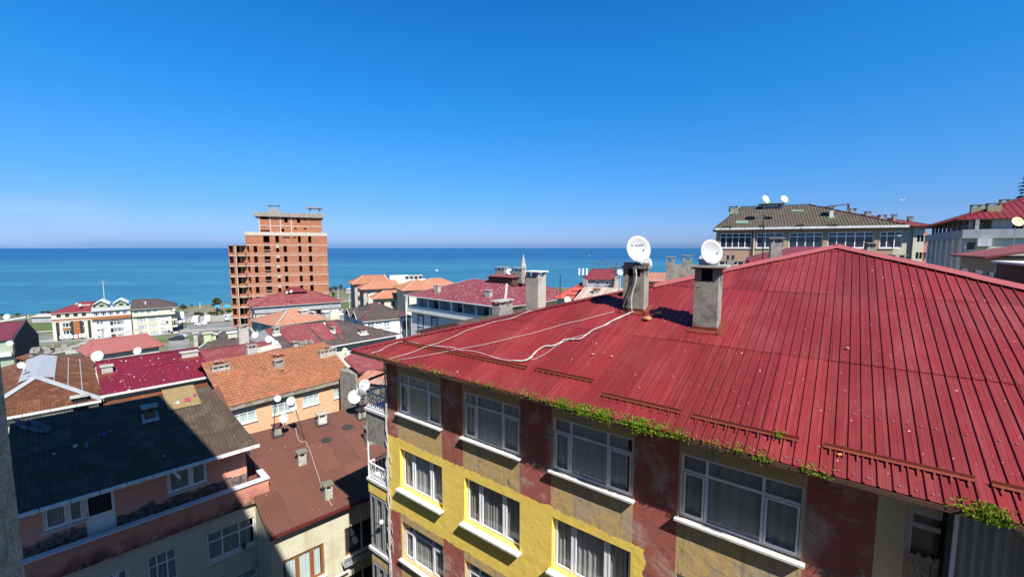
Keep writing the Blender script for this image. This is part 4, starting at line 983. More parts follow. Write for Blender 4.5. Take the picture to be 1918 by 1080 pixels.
# lower storey
WBL=.3
lo=[op(F2,-.6,388,478,1002,1050,'grid',WBL),]
lo=[(lo[0][0],lo[0][1],lo[0][3]-1.42,lo[0][3],'grid'),]
a1_,_z=F2.w(275,1030,WBL); a2_,_=F2.w(328,1012,WBL); zt2=lo[0][3]; lo.append((a1_+.6,a2_+.6,zt2-1.5,zt2,'grid'))
a3_,_z=F2.w(180,1075,WBL); a4_,_=F2.w(240,1045,WBL); lo.append((a3_+.6,a4_+.6,zt2-1.9,zt2,'two'))
for l_ in list(lo): lo.append((l_[0],l_[1],l_[2]-2.8,l_[3]-2.8,l_[4]))
walls(h2,mat('cream_wall_peeling',(.50,.47,.37),.9,.12,.7,col2=(.38,.36,.27),c2s=1.4,c2t=(.55,.68),bstr=.3,objr=0),-.6,pe_-.12,WBL,9.5,-20,-13.14,front=lo,depth=.12,sill=(.14,.06,SILL),name='lower_wall')
# roof bits: chimney with zinc collar, loose sheets, rags, drain stubs
a,b,z=F2.r(283,785)
ch=chimney(h2,a-.22,b,.42,.42,z,z+.62,mat('sooty_plaster',(.17,.10,.075),.9,.4,5),CONCL,.12,.07,.2,GALV,.3)
def rag(root,fr,pts,m_,name,h=.04,seed=0):
    rr=random.Random(seed); P=[fr.r(x,y,.05) for x,y in pts]; P=[(p[0],p[1],p[2]+.06) for p in P]; c=[sum(p[i] for p in P)/len(P) for i in range(3)]; mb=MB(); n=len(P); zr=rootz(root)
    ring=[]
    for k in range(n*4):
        p=P[k//4]; q=P[(k//4+1)%n]; t=(k%4)/4; ring.append([p[i]+(q[i]-p[i])*t+(rr.uniform(0,h) if i==2 else rr.uniform(-.03,.03)) for i in range(3)])
    c[2]+=h*1.3
    for k in range(len(ring)):
        a,b=ring[k],ring[(k+1)%len(ring)]; m1=[(a[i]+c[i])/2+(h*rr.uniform(0,1.2) if i==2 else 0) for i in range(3)]; mb.quad(a,b,m1); mb.quad(b,c,m1)
    return mb.put(name,m_,root)
TARP=plain('grey_felt_scrap',(.10,.11,.13),.8); PURP=plain('purple_rag',(.25,.05,.2),.9); MAG=plain('magenta_rag',(.45,.04,.15),.9); PALE=plain('pale_scrap',(.5,.5,.5),.8)
rag(h2,F2,((25,787),(60,790),(102,805),(85,815),(62,812),(30,800)),TARP,'loose_felt',.10,1)
rag(h2,F2,((184,813),(198,812),(199,817),(185,819)),PURP,'rag',.04,2); rag(h2,F2,((345,749),(357,747),(358,753),(347,754)),MAG,'rag',.05,3)
rag(h2,F2,((327,755),(334,752),(336,758),(329,760)),PALE,'rag',.05,4); rag(h2,F2,((362,741),(367,739),(369,743),(363,745)),PURP,'rag',.03,5); rag(h2,F2,((136,837),(144,834),(145,839),(138,841)),PALE,'rag',.03,6); rag(h2,F2,((158,832),(165,830),(165,838),(160,840)),plain('blue_rag',(.12,.22,.35),.8),'rag',.03,7)
p=F2.W(5.6,.5,-10.2)
MB().tube([(4.62,-.02,-10.2),(4.78,-.3,-10.45)],.05,8).put('drain_stub',WHITE,h2)
MB().tube([(L2-.18,WB-.08,-10.1),(L2-.18,WB-.08,-10.8)],.06,8).put('downpipe',SILL,h2)
fp=thing('flower_pot','small terracotta flower pot on the grid window sill of the pink house','flower pot',tuple(F2.W(lo[0][1]-.6-.55,WBL-.1,zt2-1.42)))
mm=MB(); mm.tube([(0,0,0),(0,0,.16)],[.07,.10],10); ob('pot',mm.mesh('pot',plain('terracotta',(.25,.09,.05),.9)),fp)
mm=MB(); rr=random.Random(2)
for i in range(60): leaf(mm,Vector((rr.gauss(0,.07),rr.gauss(0,.07),.22+rr.gauss(0,.06))),.07,rr)
ob('foliage',mm.mesh('foliage',LF),fp)
# ---- brown roofed cream house
F3=Frame((508.3,1003.3),(649.2,945),-13.5,.24)
h3=house('cream_house_brown_roof','cream rendered house under a wide rust brown corrugated roof between the pink and yellow houses','house',F3,-21)
aR,bR,_=F3.r(705,930); D3=F3.r(640,772)[1]; D3L=F3.r(473.5,817)[1]; D3=max(D3,D3L); print('B3',F3.L,aR,D3,D3L,F3.r(765,700)[:2])
A3=9.2
corrug(h3,(-.1,-.05,-13.5),(1,0),(0,1),.24,[(0,0),(A3,0),(A3,D3+.3),(0,D3+.3)],'sine',.14,.03,BROWN,'roof_sheet',1.15,2.9,.012)
MB().slab3([(-.05,0,-13.56),(A3-.15,0,-13.56),(A3-.15,D3+.2,-13.56+.24*D3),(-.05,D3+.2,-13.56+.24*D3)],.05).put('roof_deck',BOARD,h3)
gutter(h3,-.1,A3,-.05,-13.5,.12,.13,mat('dark_red_gutter',(.10,.018,.015),.6,.2,3,objr=0))
s0,zt=F3.w(530,1050,.3); s1,_=F3.w(606,1017,.3)
s2,zt2_=F3.w(645,990,.3); s3,_=F3.w(700,965,.3)
fr3=[(s0,s1,zt-1.75,zt,'tri_green'),(s2,s2+1.9,zt2_-1.6,zt2_,'brown2'),(s0,s1,zt-4.6,zt-2.9,'tri'),(s2,s2+1.9,zt2_-4.4,zt2_-2.8,'brown2')]
walls(h3,CREAM,0,A3-.2,.3,D3+.1,-21,-13.5,front=fr3,depth=.12,sill=(.14,.06,SILL))
MB().tube([(4.35,.16,-13.55),(4.4,.2,-13.8),(4.4,.2,-21)],.055,8).put('downpipe',CONCL,h3)
rl=MB(); 
for i in range(9): rl.box(s2-.2+i*.26,s2-.18+i*.26,-.25,-.23,zt2_-1.75,zt2_-1.35)
rl.box(s2-.25,s2+2.1,-.26,-.22,zt2_-1.35,zt2_-1.31); rl.box(s2-.25,s2+2.1,-.26,.28,zt2_-1.8,zt2_-1.75); rl.put('window_rail',ALU,h3)
MB().tube([(s1-1.4,-.15,zt-1.95),(s1+1.1,-.15,zt-1.85)],.045,6).put('awning_bar',SILL,h3)
MB().box(0.,.16,.17,.3,-13.85,-13.62).put('gutter_end',WHITE,h3)
BCAP=mat('mossy_cap',(.16,.15,.11),.9,.3,5)
def c3(xl,xr,yb_,yt,d,cap,cm=CONCL,fl=None,**k): return chim_px(h3,F3,xl,xr,yb_,yt,d,cap=cap,m=cm,flash=fl,over=.07,**k)
TAR=plain('tar_patch',(.035,.03,.03),.8)
WPL=mat('flaking_whitewash',(.50,.49,.46),.9,.2,4,col2=(.25,.22,.18),c2s=5)
c3(597,613,797,776,.42,CONCL,WPL,TAR); k1=c3(514,528,818,797,.34,BROWN,CONC,TAR); c3(560,575,874,848,.42,BCAP,CONCL); c3(610,624,938,909,.42,BCAP,CONCL); c3(688,708,836,802,.5,BCAP,CONC)
c3(672,688,786,768,.5,TAR,CONC,TAR)
for k,(x,y,r_) in enumerate(((651,800,.35),(611,824,.3),(628,730,.1))):
    if k<2:
        a,b,z=F3.r(x,y,.04); mb=MB(); n=12; mb.slab3([(a+r_*math.cos(t*.5236)*(1+.3*math.sin(t*3)),b+r_*.9*math.sin(t*.5236),z+.03+.24*r_*.9*math.sin(t*.5236)) for t in range(n)],.01); mb.put('tar_patch',TAR,h3)
# antennas and dishes over the brown roof
def mast_px(xb,yb_,xt,yt,label,fr,r_=.022,arms=3,dzb=0):
    a,b,z=fr.r(xb,yb_); p=fr.W(a,b,z-.05); q=atY(xt,yt,p.y+(0)); root=thing('antenna_mast',label,'antenna mast',tuple(p)); mb=MB().tube([(0,0,0),tuple(q-p)],r_,6); ob('pole',mb.mesh('pole',STEEL),root); rr=random.Random(xb)
    for k in range(arms):
        t=.80+.07*k; c=(q-p)*t; an=rr.uniform(-.4,.4); L=.38; ob('aerial',MB().tube([tuple(c+Vector((-L*math.cos(an),0,-L*.2*math.sin(an)))),tuple(c+Vector((L*math.cos(an),0,L*.2*math.sin(an))))],.010,4).mesh('aerial',STEEL),root)
    return p,q
p,q=mast_px(512,822,516.5,742,'dark upright antenna pole strapped to the small chimney by the peach wall',F3)
dish(q+Vector((.15,-.1,-.1)),.20,40,'small dish on top of the upright antenna pole',h=.2)
p,q=mast_px(572,825,547,745,'dark leaning antenna pole in the middle of the brown roof',F3)
dish(q+Vector((0,-.12,-.15)),.27,10,'dish at the top of the leaning antenna pole',h=.25); dish(q+Vector((.12,-.1,-.55)),.24,5,'second dish lower on the leaning antenna pole',h=.2)
dish_px(532,783,8.3,F3.W(*F3.r(522,818)).y-.1,12,'white dish beside the small chimney against the peach wall',h=.7,tilt=20)
roofc=[(574,826),(566,826),(560,820),(556,806),(555,795)]
def cable_on(fr,pts,name,label,m_,r_=.014,dz=.06,cat='cable'):
    P=[]
    for x,y in pts: a,b,z=fr.r(x,y,dz); P.append(fr.W(a,b,z))
    fine=[]
    for i in range(len(P)-1):
        p0=P[max(i-1,0)]; p1=P[i]; p2=P[i+1]; p3=P[min(i+2,len(P)-1)]
        for k in range(5):
            t=k/5; fine.append(.5*((2*p1)+(-p0+p2)*t+(2*p0-5*p1+4*p2-p3)*t*t+(-p0+3*p1-3*p2+p3)*t**3))
    fine.append(P[-1]); o=fine[0].copy(); return tag(ob(name,MB().tube([p-o for p in fine],r_,5).mesh(name,m_,True),None,tuple(o)),label,cat)
cable_on(F3,[(573,826),(578,838),(583,850),(590,873),(597,893),(604,918),(612,930),(622,946)],'roof_cable','pale cable running down the brown roof past two chimneys',WC)
cable_on(F3,[(554,800),(556,815),(562,826),(572,826)],'roof_cable','pale cable loop at the foot of the leaning antenna pole',WC)
# cluster of dishes near the corner of the yellow house
p,q=mast_px(678,784,678,722,'black mast carrying the dish cluster left of the yellow house corner',F3,.035,0)
dish(q+Vector((.12,.15,.0)),.38,15,'upper dish with a red mark in the cluster by the yellow house',h=.5,tilt=18)
dish(q+Vector((.05,-.25,-.42)),.36,165,'dark dish seen from behind in the dish cluster',h=.35,tilt=22)
dish(q+Vector((-.50,-.15,-.75)),.46,32,'large cream dish lowest in the dish cluster',h=.6,tilt=22)
dish(q+Vector((-.22,.25,-.5)),.36,60,'white dish wedged behind the large cream dish',h=.5,tilt=22)
# ---- peach house with the clay tile roof
F4_=Frame((427.5,762.6),(656,706.7),-12.0,.42)
h4=house('peach_house_clay_tiles','peach rendered house with a weathered orange clay tile roof and white grid windows','house',F4_,-21)
rg=[F4_.r(385,679),F4_.r(617,644)]; D4=(rg[0][1]+rg[1][1])/2; print('B4',F4_.L,rg,F4_.r(670,698))
A4=F4_.L; TW,TH=.30,.345; 
tm_=MB(); 
for i in range(4):
    x0=TW*i/4; x1=TW*(i+1)/4; zz0=.045*math.sin(math.pi*i/4)+.012; zz1=.045*math.sin(math.pi*(i+1)/4)+.012
    tm_.quad((x0,0,zz0+.05),(x1,0,zz1+.05),(x1,TH+.03,zz1),(x0,TH+.03,zz0)); tm_.quad((x0,0,-.01),(x1,0,-.01),(x1,0,zz1+.05),(x0,0,zz0+.05))
tl=math.atan(.42); cs,sn=math.cos(tl),math.sin(tl)
tmm=tm_.mesh('roof_tile',TILE); rest=MB(); cnt=0; rr=random.Random(12)
a_lo=min(rg[0][0],-.2); a_hi=A4+.25; nrow=int(D4/cs/TH)+1; spots=[]
cut4=[F4_.r(x,y)[:2] for x,y in ((476,653),(523,642),(528,650),(484,661))]
for j in range(nrow):
    for i in range(int((a_hi-a_lo)/TW)+1):
        a=a_lo+i*TW; v=j*TH; b=v*cs; z=-12.0+v*sn
        if inpoly((a+.15,b+.1),cut4): continue
        w_=F4_.W(a,b,z); spots.append((w_.length,a,b,z))
spots.sort(); 
for k,(dst,a,b,z) in enumerate(spots):
    dz=rr.uniform(-.008,.012); da=rr.uniform(-.01,.01); tr_=tl+rr.uniform(-.02,.03); ry=rr.uniform(-.03,.03)
    if k<300: ob('roof_tile',tmm,h4,(a+da,b,z+dz+21),(tr_,ry,rr.uniform(-.02,.02)))
    else:
        M_=Matrix.Translation((a+da,b,z+dz))@Matrix.Rotation(tr_,4,'X')@Matrix.Rotation(ry,4,'Y'); i0=len(rest.v); rest.v+=[tuple(M_@Vector(q)) for q in tm_.v]; rest.f+=[tuple(i0+x for x in f) for f in tm_.f]
rest.put('roof_tiles',TILE,h4,kind='stuff')
zr4=-12+.42*D4
MB().slab3([(a_lo,0,-12.03),(a_hi,0,-12.03),(a_hi,D4,zr4-.03),(a_lo,D4,zr4-.03)],.06).put('roof_deck',CONC,h4)
rt=MB(); n=int((a_hi-a_lo)/.36)
for i in range(n): x=a_lo+i*.36; rt.tube([(x,D4+.02,zr4+.03+rr.uniform(-.01,.02)),(x+.38,D4+.02,zr4+.05)],[.09,.075],7)
rt.put('ridge_tiles',TILE,h4,kind='stuff')
corrug(h4,(a_hi,D4+4.5,zr4-1.9),(-1,0),(0,-1),.42,[(0,0),(a_hi-a_lo,0),(a_hi-a_lo,4.5),(0,4.5)],'sine',.3,.04,TILE,'roof_sheet')
MB().box(a_lo,a_hi-.1,.0,.42,-12.30,-12.06).put('eave_beam',CONC,h4)
wb=.42; fo=[]
for xl,xr,yt,yb_ in ((440,481,782,795),(509,545,757,785),(567,598,742,769),(625,656,727,754)):
    a,z=F4_.w(xl,yt,wb); a2,_=F4_.w(xr,yt,wb); fo.append((a-a_lo-.0,a2-a_lo,-13.72,-12.48,'grid_w'))
fo[0]=(F4_.w(432,785,wb)[0]-a_lo,fo[0][1],-13.72,-12.48,'grid_w')
walls(h4,PEACH,a_lo,a_hi-.25,wb,D4+4,-21,-12.03,front=fo,depth=.1,sill=(.1,.06,SILL))
for xl,xr,yb_,yt,d,cm,fl in ((398,432,699,687,.4,CONCL,CONC),(515,533,691,675,.5,CONC,CONC),(600,631,671,657,.35,CONCL,GALV),(464,482,664,647,.5,CONCL,None)):
    chim_px(h4,F4_,xl,xr,yb_,yt,d,m=CONCL if cm is CONCL else CONC,cap=CONC,flash=fl,over=.04)
a0,b0,z0=F4_.r(484,661,.02); MB().slab3([(cut4[i][0],cut4[i][1],-12+.42*cut4[i][1]+.03) for i in (0,3,2,1)][::-1],.04).put('concrete_patch',CONCL,h4)
rr=random.Random(9)
for k,(x,y) in enumerate(((415,686),(522,672),(612,658))):
    a,b,z=F4_.r(x,y); mb=MB()
    for i in range(14): xx=a+rr.uniform(-.5,.4); yy=b+rr.uniform(-.1,.5); s=rr.uniform(.06,.15); mb.box(xx,xx+s*1.8,yy,yy+s,z+.32+rr.uniform(0,.2),z+.40+rr.uniform(0,.22))
    mb.put('broken_tiles',TILEO,h4)
rag(h4,F4_,((519,697),(543,690),(546,694),(523,702)),TILE,'tile_patch',.05,3)
# ---- crimson roofed house
F5=Frame((190,740.8),(400,702.6),-10.8,.3)
h5=house('crimson_roofed_house','low house with a bright crimson sheet roof spattered with white droppings','house',F5,-20)
r0=F5.r(176,677.6); r1=F5.r(360,653); D5=(r0[1]+r1[1])/2; print('B5',F5.L,r0,r1,F5.r(397,702))
L5=F5.L
corrug(h5,(0,0,-10.8),(1,0),(0,1),.3,[(0,0),(L5,0),(L5,D5),(0,D5)],'trap',.25,.03,CRIM,'roof_sheet',1.0,3.2,.01)
corrug(h5,(L5,D5+4,-10.8+.3*D5-1.2),(-1,0),(0,-1),.3,[(0,0),(L5,0),(L5,4),(0,4)],'trap',.25,.03,CRIM,'roof_sheet',2,4)
MB().bar((0,D5,-10.8+.3*D5+.06),(L5,D5,-10.8+.3*D5+.06),.3,.04).put('ridge_cap',CRIM,h5)
MB().slab3([(0.02,0.02,-10.87),(L5,.02,-10.87),(L5,D5,-10.87+.3*D5),(0.02,D5,-10.87+.3*D5)],.05).put('roof_deck',BOARD,h5)
gutter(h5,-.05,L5+.05,-.02,-10.78,.14,.14,SILL)
walls(h5,PALEW,.1,L5-.1,.5,D5+4,-20,-10.95)
corrug(h5,(.05,-1.55,-11.75),(1,0),(0,1),.22,[(0,0),(L5+.1,0),(L5+.1,1.9),(0,1.9)],'sine',.14,.03,RUST,'lean_to_sheet',1.6)
MB().box(.1,L5,-1.45,.5,-13.5,-11.85).put('lean_to_wall',CREAM,h5)
for xl,xr,yb_,yt in ((191,212,701,688),(341,372,672,662)):
    a0,b0,z0=F5.r(xl,yb_); a1,_=F5.w(xr,yb_,b0); _,zt=F5.w(xl,yt,b0)
    o=MB().box(a0,a1,b0,b0+.7,z0-.3,zt).put('chimney',CONCL,h5); ob('chimney_cap',MB().box(a0-.08,a1+.08,b0-.08,b0+.78,zt,zt+.06).mesh('chimney_cap',CONCL,False,-20),o)
    MB().slab3([(a0-.2,b0-.5,z0-.11),(a1+.1,b0-.5,z0-.11),(a1+.1,b0+.1,z0+.08),(a0-.2,b0+.1,z0+.08)],.02).put('flashing',GUARD,h5)
dish_px(183,667,10,F5.W(*r0).y+.3,18,'large white dish at the left end of the crimson ridge',h=.6,tilt=20)
dish_px(258,657,7,F5.W(*F5.r(258,668)).y+.2,12,'white dish on the middle of the crimson ridge',h=.6,tilt=20)
# ---- rusty hip roof with the bright ridge sheet
F6=Frame((19,780),(190.5,748.5),-11.0,.27)
h6=house('rusty_hip_roof_house','house with a rusted corrugated hip roof and a bluish galvanised ridge sheet','house',F6,-20)
ap=F6.g(67.6,706.4,-9.9); be=F6.g(71.3,666,-9.9); rc=F6.g(167.7,675,-11.); lf=F6.g(12.5,738,-10.9); print('B6',F6.L,ap,be,rc,lf)
a0=-2.0; a1=F6.L; ac=ap[0]; bf=ap[1]; bb=max(be[1],bf+4); zr=-9.9; W6=a1
rise=1.1
corrug(h6,(a0,0,-11),(1,0),(0,1),rise/bf,[(0,0),(a1-a0,0),(ac-a0,bf)],'sine',.16,.03,RUST,'roof_sheet',1.1,2.2,.01)
corrug(h6,(a1,0,-11),(0,1),(-1,0),rise/(a1-ac),[(0,0),(bb+2,0),(bb,a1-ac),(bf,a1-ac)],'tri',.55,.015,RUST,'roof_sheet',1.6,1.7,.015)
corrug(h6,(a0,bb+2,-11),(0,-1),(1,0),rise/(ac-a0),[(0,0),(bb+2,0),(bb+2-bf,ac-a0),(2,ac-a0)],'tri',.55,.015,RUST,'roof_sheet',1.6,1.7,.015)
for s_ in (1,-1):
    mb=MB(); w_=.95; mb.slab3([(ac,bf-.1,zr+.10),(ac,bb,zr+.10),(ac+s_*w_,bb,zr+.08-w_*rise/(a1-ac)),(ac+s_*w_,bf-.1+.35,zr+.08-w_*rise/(a1-ac))],.02); mb.put('ridge_sheet',GALV,h6)
MB().bar((ac,bf-.05,zr+.07),(a1,0,-10.93),.42,.03).put('hip_flashing',GALV,h6); MB().bar((ac,bf-.05,zr+.07),(a0,0,-10.93),.42,.03).put('hip_flashing',GALV,h6)
for t in (.28,.5,.72): 
    s=a1-ac; x=a1-s*t; z=-11+rise*t+.035; o=MB().bar((x,t*bf*1.02,z+.0),(x,bb,z),.05,.03).put('batten',GALV,h6)
gutter(h6,a0,a1,-.02,-10.98,.14,.13,SILL,1.4)
walls(h6,CREAM,a0+.3,a1-.2,.4,bb,-20,-11.1)
a,b,z=F6.r(136,755); chimney(h6,a,b,.75,.5,z,z+.35,BLK,CONCL,.12,.06,.15)
dish_px(40,684,6,33,60,'white dish seen edge on at the back of the rusty hip roof',h=.5); dish_px(46,690,3.5,32,-20,'small white dish low behind the rusty hip roof',h=.3)
# ================================================================ houses further down the slope
DISHT={}
def wins(fr,a0,rows,b=0,kit='far3',h=None):
    return [op(fr,a0,xl,xr,yt,yb_,(k[0] if k else kit),b,h) for (xl,xr,yt,yb_,*k) in rows]
# ---- patched red and dark roof
F8=Frame((618.5,649.3),(751,626),-13.2,.30)
h8=house('patched_roof_house','house whose dark shingle hip roof is patched with dull red metal sheets','house',F8,-24)
rd0=F8.r(495,617); rd1=F8.r(632,598.4); lf=F8.r(533.4,653.5); D8=(rd0[1]+rd1[1])/2; print('B8',F8.L,rd0,rd1,lf,D8)
aL=min(lf[0],rd0[0]); aR=F8.L; hip(h8,aL,aR,0,2*D8,-13.2,.30*D8,aL,rd1[0],D8,DARKF,'sine',.5,.03,cap=.25,gable=WHT,eavem=SILL)
gutter(h8,aL,aR,-.03,-13.15,.14,.12,SILL)
def patch(fr,root,pts,m_,lift=.07,name='roof_patch',t=.03):
    P=[fr.r(x,y,lift) for x,y in pts]; z=lambda a,b:fr.ze+fr.sl*b+lift
    return MB().slab3([(p[0],p[1],p[2]) for p in P][::-1],t).put(name,m_,root)
for k,P in enumerate((((526,611.5),(573,606.3),(601,641),(586,644),(549,648),(526,625.5)),((573.5,606.2),(604,603),(631.5,634),(609,637.6),(596,629)),((608,602.5),(626.5,600.7),(645,622.6),(631.5,625)),((633,625),(638,623.8),(645,635),(639,635.5)),((496,617),(511,613.4),(512,625),(505,626.5)))):
    patch(F8,h8,P,REDM,.10)
patch(F8,h8,((605,602.8),(608,602.3),(611,607),(607,608)),CONCL,.12)
for xl,xr,yb_,yt,fl in ((513,525,628,614,WHITE),(624.5,629,623,612.5,WHITE),(676,688,627,616,WHITE),(551,559,652,640.5,None)):
    chim_px(h8,F8,xl,xr,yb_,yt,.7,m=CONCL,cap=(REDM if xl==676 else CONC),flash=fl,over=.1)
a,b,z=F8.r(560,650); a1,_,_=F8.r(586,646); o=MB(); rr=random.Random(1)
for i in range(30): x=a+(a1-a)*rr.random(); o.box(x,x+.3,b+rr.uniform(-.1,.3),b+.4,z+rr.uniform(0,.5),z+rr.uniform(.3,.75))
o.put('broken_chimney',CONC,h8)
walls(h8,PALEW,aL+.3,aR-.5,.6,2*D8-.5,-24,-13.3,front=[(8+i*2.6,9.6+i*2.6,-15.2,-13.8,'far2') for i in range(8) if 9.6+i*2.6<aR-aL-1])
# ---- faded red roof behind the clay tiles
F9=Frame((369,656.5),(448.6,646),-11.9,-.28)
h9=house('faded_red_roof_house','house with a long faded red corrugated roof directly behind the clay tile ridge','house',F9,-24)
e9=F9.W(0,-6.5,-13.9); L9=F9.w(511,640)[0]; hip(h9,-1,L9,-6.5,6.5,-13.7,1.8,-1,L9,0,REDM,'trap',.35,.04,cap=.3,gable=CONC)
walls(h9,CONC,-.7,L9-.3,-6,6,-24,-13.9)
F9b=Frame(None,None,-13.7,1.8/6.5,O=tuple(F9.W(0,-6.5,-13.7)),e=tuple(F9.e[:2]))
ch=chim_px(h9,F9b,469,489,652,623,1.0,m=CONCL,cap=CONC)
patch(F9b,h9,((451,648.4),(461,647),(461,650),(452,651)),BLK,.05,'roof_hatch')
dish_px(478,627.5,6,F9.W(*F9b.r(478,650)[:2],0).y-1.5,10,'white dish on the broad chimney left of the patched roof',h=.8)
dish_px(503.5,635,6.5,46,30,'dish with a rust smear on the end of the faded red roof',h=.8); dish_px(508,637,5.5,46.5,50,'white dish half turned behind the rust smeared dish',h=.8); dish_px(515.5,643,6,45,15,'rightmost white dish on the end of the faded red roof',h=.8)
# ---- dark green edged roof with pale chimneys
F10=Frame((366,656),(458,646),-13.6,.22)
h10=house('dark_green_edged_roof_house','house with a dark roof edged in green and two pale green chimneys','house',F10,-25)
r=F10.r(381.5,638.5); r2=F10.r(475,612); D10=max(6,(r[1]+F10.r(440,625)[1])/2); L10=F10.r(490,640)[0]; print('B10',F10.L,r,r2,D10,L10)
hip(h10,0,L10,0,2*D10,-13.6,.22*D10,D10*.5,L10-1,D10,DARKF,'sine',.5,.03,cap=.3,capm=GREEN,gable=CONC,eavem=GREEN)
walls(h10,CONCL,.4,L10-.3,.5,2*D10-.5,-25,-13.8)
GRC=mat('pale_green_plaster',(.42,.46,.30),.9,.15,2,objr=0)
for xl,xr,yb_,yt,cm in ((382,397,640,624.5,GRC),(397.5,405,637,625.5,GRC),(427,446,634,623,GRC),(364,371.5,652,624,CONCL)):
    chim_px(h10,F10,xl,xr,yb_,yt,1.0,m=cm,cap=WHITE if xl==427 else cm,over=.15,hole=.15)
# ---- white house, dark brown roof with two small side gables
F11=Frame((679.5,602.6),(742.5,596.4),-14.0,.35)
h11=house('white_house_brown_roof','white house with dark brown hip roof and two little side gables','house',F11,-30)
ra=F11.g(690,572.6,-11.6); rb=F11.g(715,572.6,-11.6); L11=F11.L; D11=5.5; sd=F11.side(640,588); print('B11',L11,ra,rb)
L11b=F11.w(774,588,.0)[0]
hip(h11,0,L11b-0,0,16,-14,2.5,5,L11b-5,8,DARKF,'sine',.5,.03,cap=.22,capm=REDM,eavem=SILL)
for b0 in (3,8):
    mb=MB(); mb.slab3([(-.3,b0,-14),(4,b0+2,-12.6),(-.3,b0+2,-12.6)],.08); mb.slab3([(-.3,b0+2,-12.6),(4,b0+2,-12.6),(-.3,b0+4,-14)],.08); g_=mb.put('side_gable',DARKF,h11)
    ob('gable_trim',MB().bar((-.32,b0,-14),(-.32,b0+2,-12.6),.06,.16).bar((-.32,b0+2,-12.6),(-.32,b0+4,-14),.06,.16).mesh('gable_trim',WHITE,False,-30),g_)
fo=[(.6+i*1.55,1.9+i*1.55,-15.6,-14.4,'far2') for i in range(4)]
fo=[f for f in fo if f[1]<L11-.3]
a0_,zt=F11.w(746.4,600.8,.4); a1_,_=F11.w(757.6,600.8,.4)
fo.append((L11+1.1,L11+2.3,-16.4,-14.6,'dark2'))
walls(h11,WHT,.4,L11b-.3,.4,15.6,-30,-14.05,front=fo,left=[(2,3.2,-16.2,-14.6,'far2'),(9,10.2,-16.2,-14.6,'far2')],sill=(.15,.08,SILL))
# ---- little terracotta roof house with light ribs
F12=Frame((554,605.7),(615,597),-13.5,.33)
h12=house('terracotta_rib_roof_house','small green walled house with a pink terracotta rib roof','house',F12,-28)
L12=F12.L; r=F12.r(586.5,577.5); print('B12',L12,r)
hip(h12,-3.5,L12,0,11,-13.5,1.9,1.5,L12-2.5,5.5,TILEO,'trap',.9,.1,cap=.3,capm=CONCL,eavem=GREEN)
walls(h12,GREEN,-3,L12-.4,.5,10.5,-28,-13.6,front=[(1+i*2,2.2+i*2,-15.5,-14.2,'far2') for i in range(3)],left=[(2,4,-15.6,-14.2,'far2'),(6,8,-15.6,-14.2,'far2')])
for xl,xr,yb_,yt in ((565,578,591,581),(587,591.5,592,584),(609,619,592,584)): chim_px(h12,F12,xl,xr,yb_,yt,1.2,m=CONCL,cap=WHITE,over=.12)
# ---- block with grey eave band and pale red hip roof
F13=Frame((472.5,575.9),(642.7,564.2),-14.0,.26)
h13=house('grey_eaved_block','cream block with a broad grey eave before the brick tower','apartment block',F13,-32)
L13=F13.L; W13=F13.side(463.4,564.7,0)[0]; r0=F13.g(521.7,552,-11.2); r1=F13.g(583.5,550,-11.2); print('B13',L13,W13,r0,r1)
W13=max(11,min(20,W13)); hip(h13,0,L13,0,W13,-14,2.5,7,L13-6,W13/2,REDM,'trap',.6,.04,cap=.3,eavem=SILL)
hip(h13,8,L13-7.5,W13/2-2,W13/2+3,-11.4,1.0,9.5,L13-9,W13/2+.5,REDF,'trap',.6,.04,cap=.25)
MB().box(.5,L13-.5,.5,W13-.5,-15.6,-14.1).put('eave_band',GREYW,h13)
fr_=[(7.5,14.5,-17.6,-15.75,None)]+[(1.5+0*i,1.6,-17,-16.9,None) for i in range(0)]+[(15.6+i*3,17+i*3,-17.6,-16.2,'far2') for i in range(2)]
fr_+=[(8.5,11,-20.8,-18.9,'dark2'),(12,14,-20.8,-18.9,'dark2'),(16,18,-20.8,-19.2,'far2')]
walls(h13,PALEW,.8,L13-.8,.8,W13-.8,-32,-15.6,front=fr_,depth=1.2,inset=.2)
MB().box(9.2,10.9,.55,.79,-18.9,-17.75).put('balcony_parapet',WHT,h13); MB().box(8.3,15.3,1.9,2.0,-17.7,-15.7).put('loggia_back_wall',BOARD,h13)
MB().tube([(17.5,.3,-14.1),(17.5,.3,-14.7),(16.9,.6,-15.1)],.09,6).put('downpipe',SILL,h13)
for x in (1.6,1.9): MB().box(.3,.79,x,x+.08,-26,-15.7).put('wall_fin',SILL,h13)
dish_px(537.5,547.5,2.2,104,10,'tiny white dish at the left on the pink red hip roof',h=.8); dish_px(545.5,545.5,2.6,104,10,'tiny white dish at the right on the pink red hip roof',h=.8)
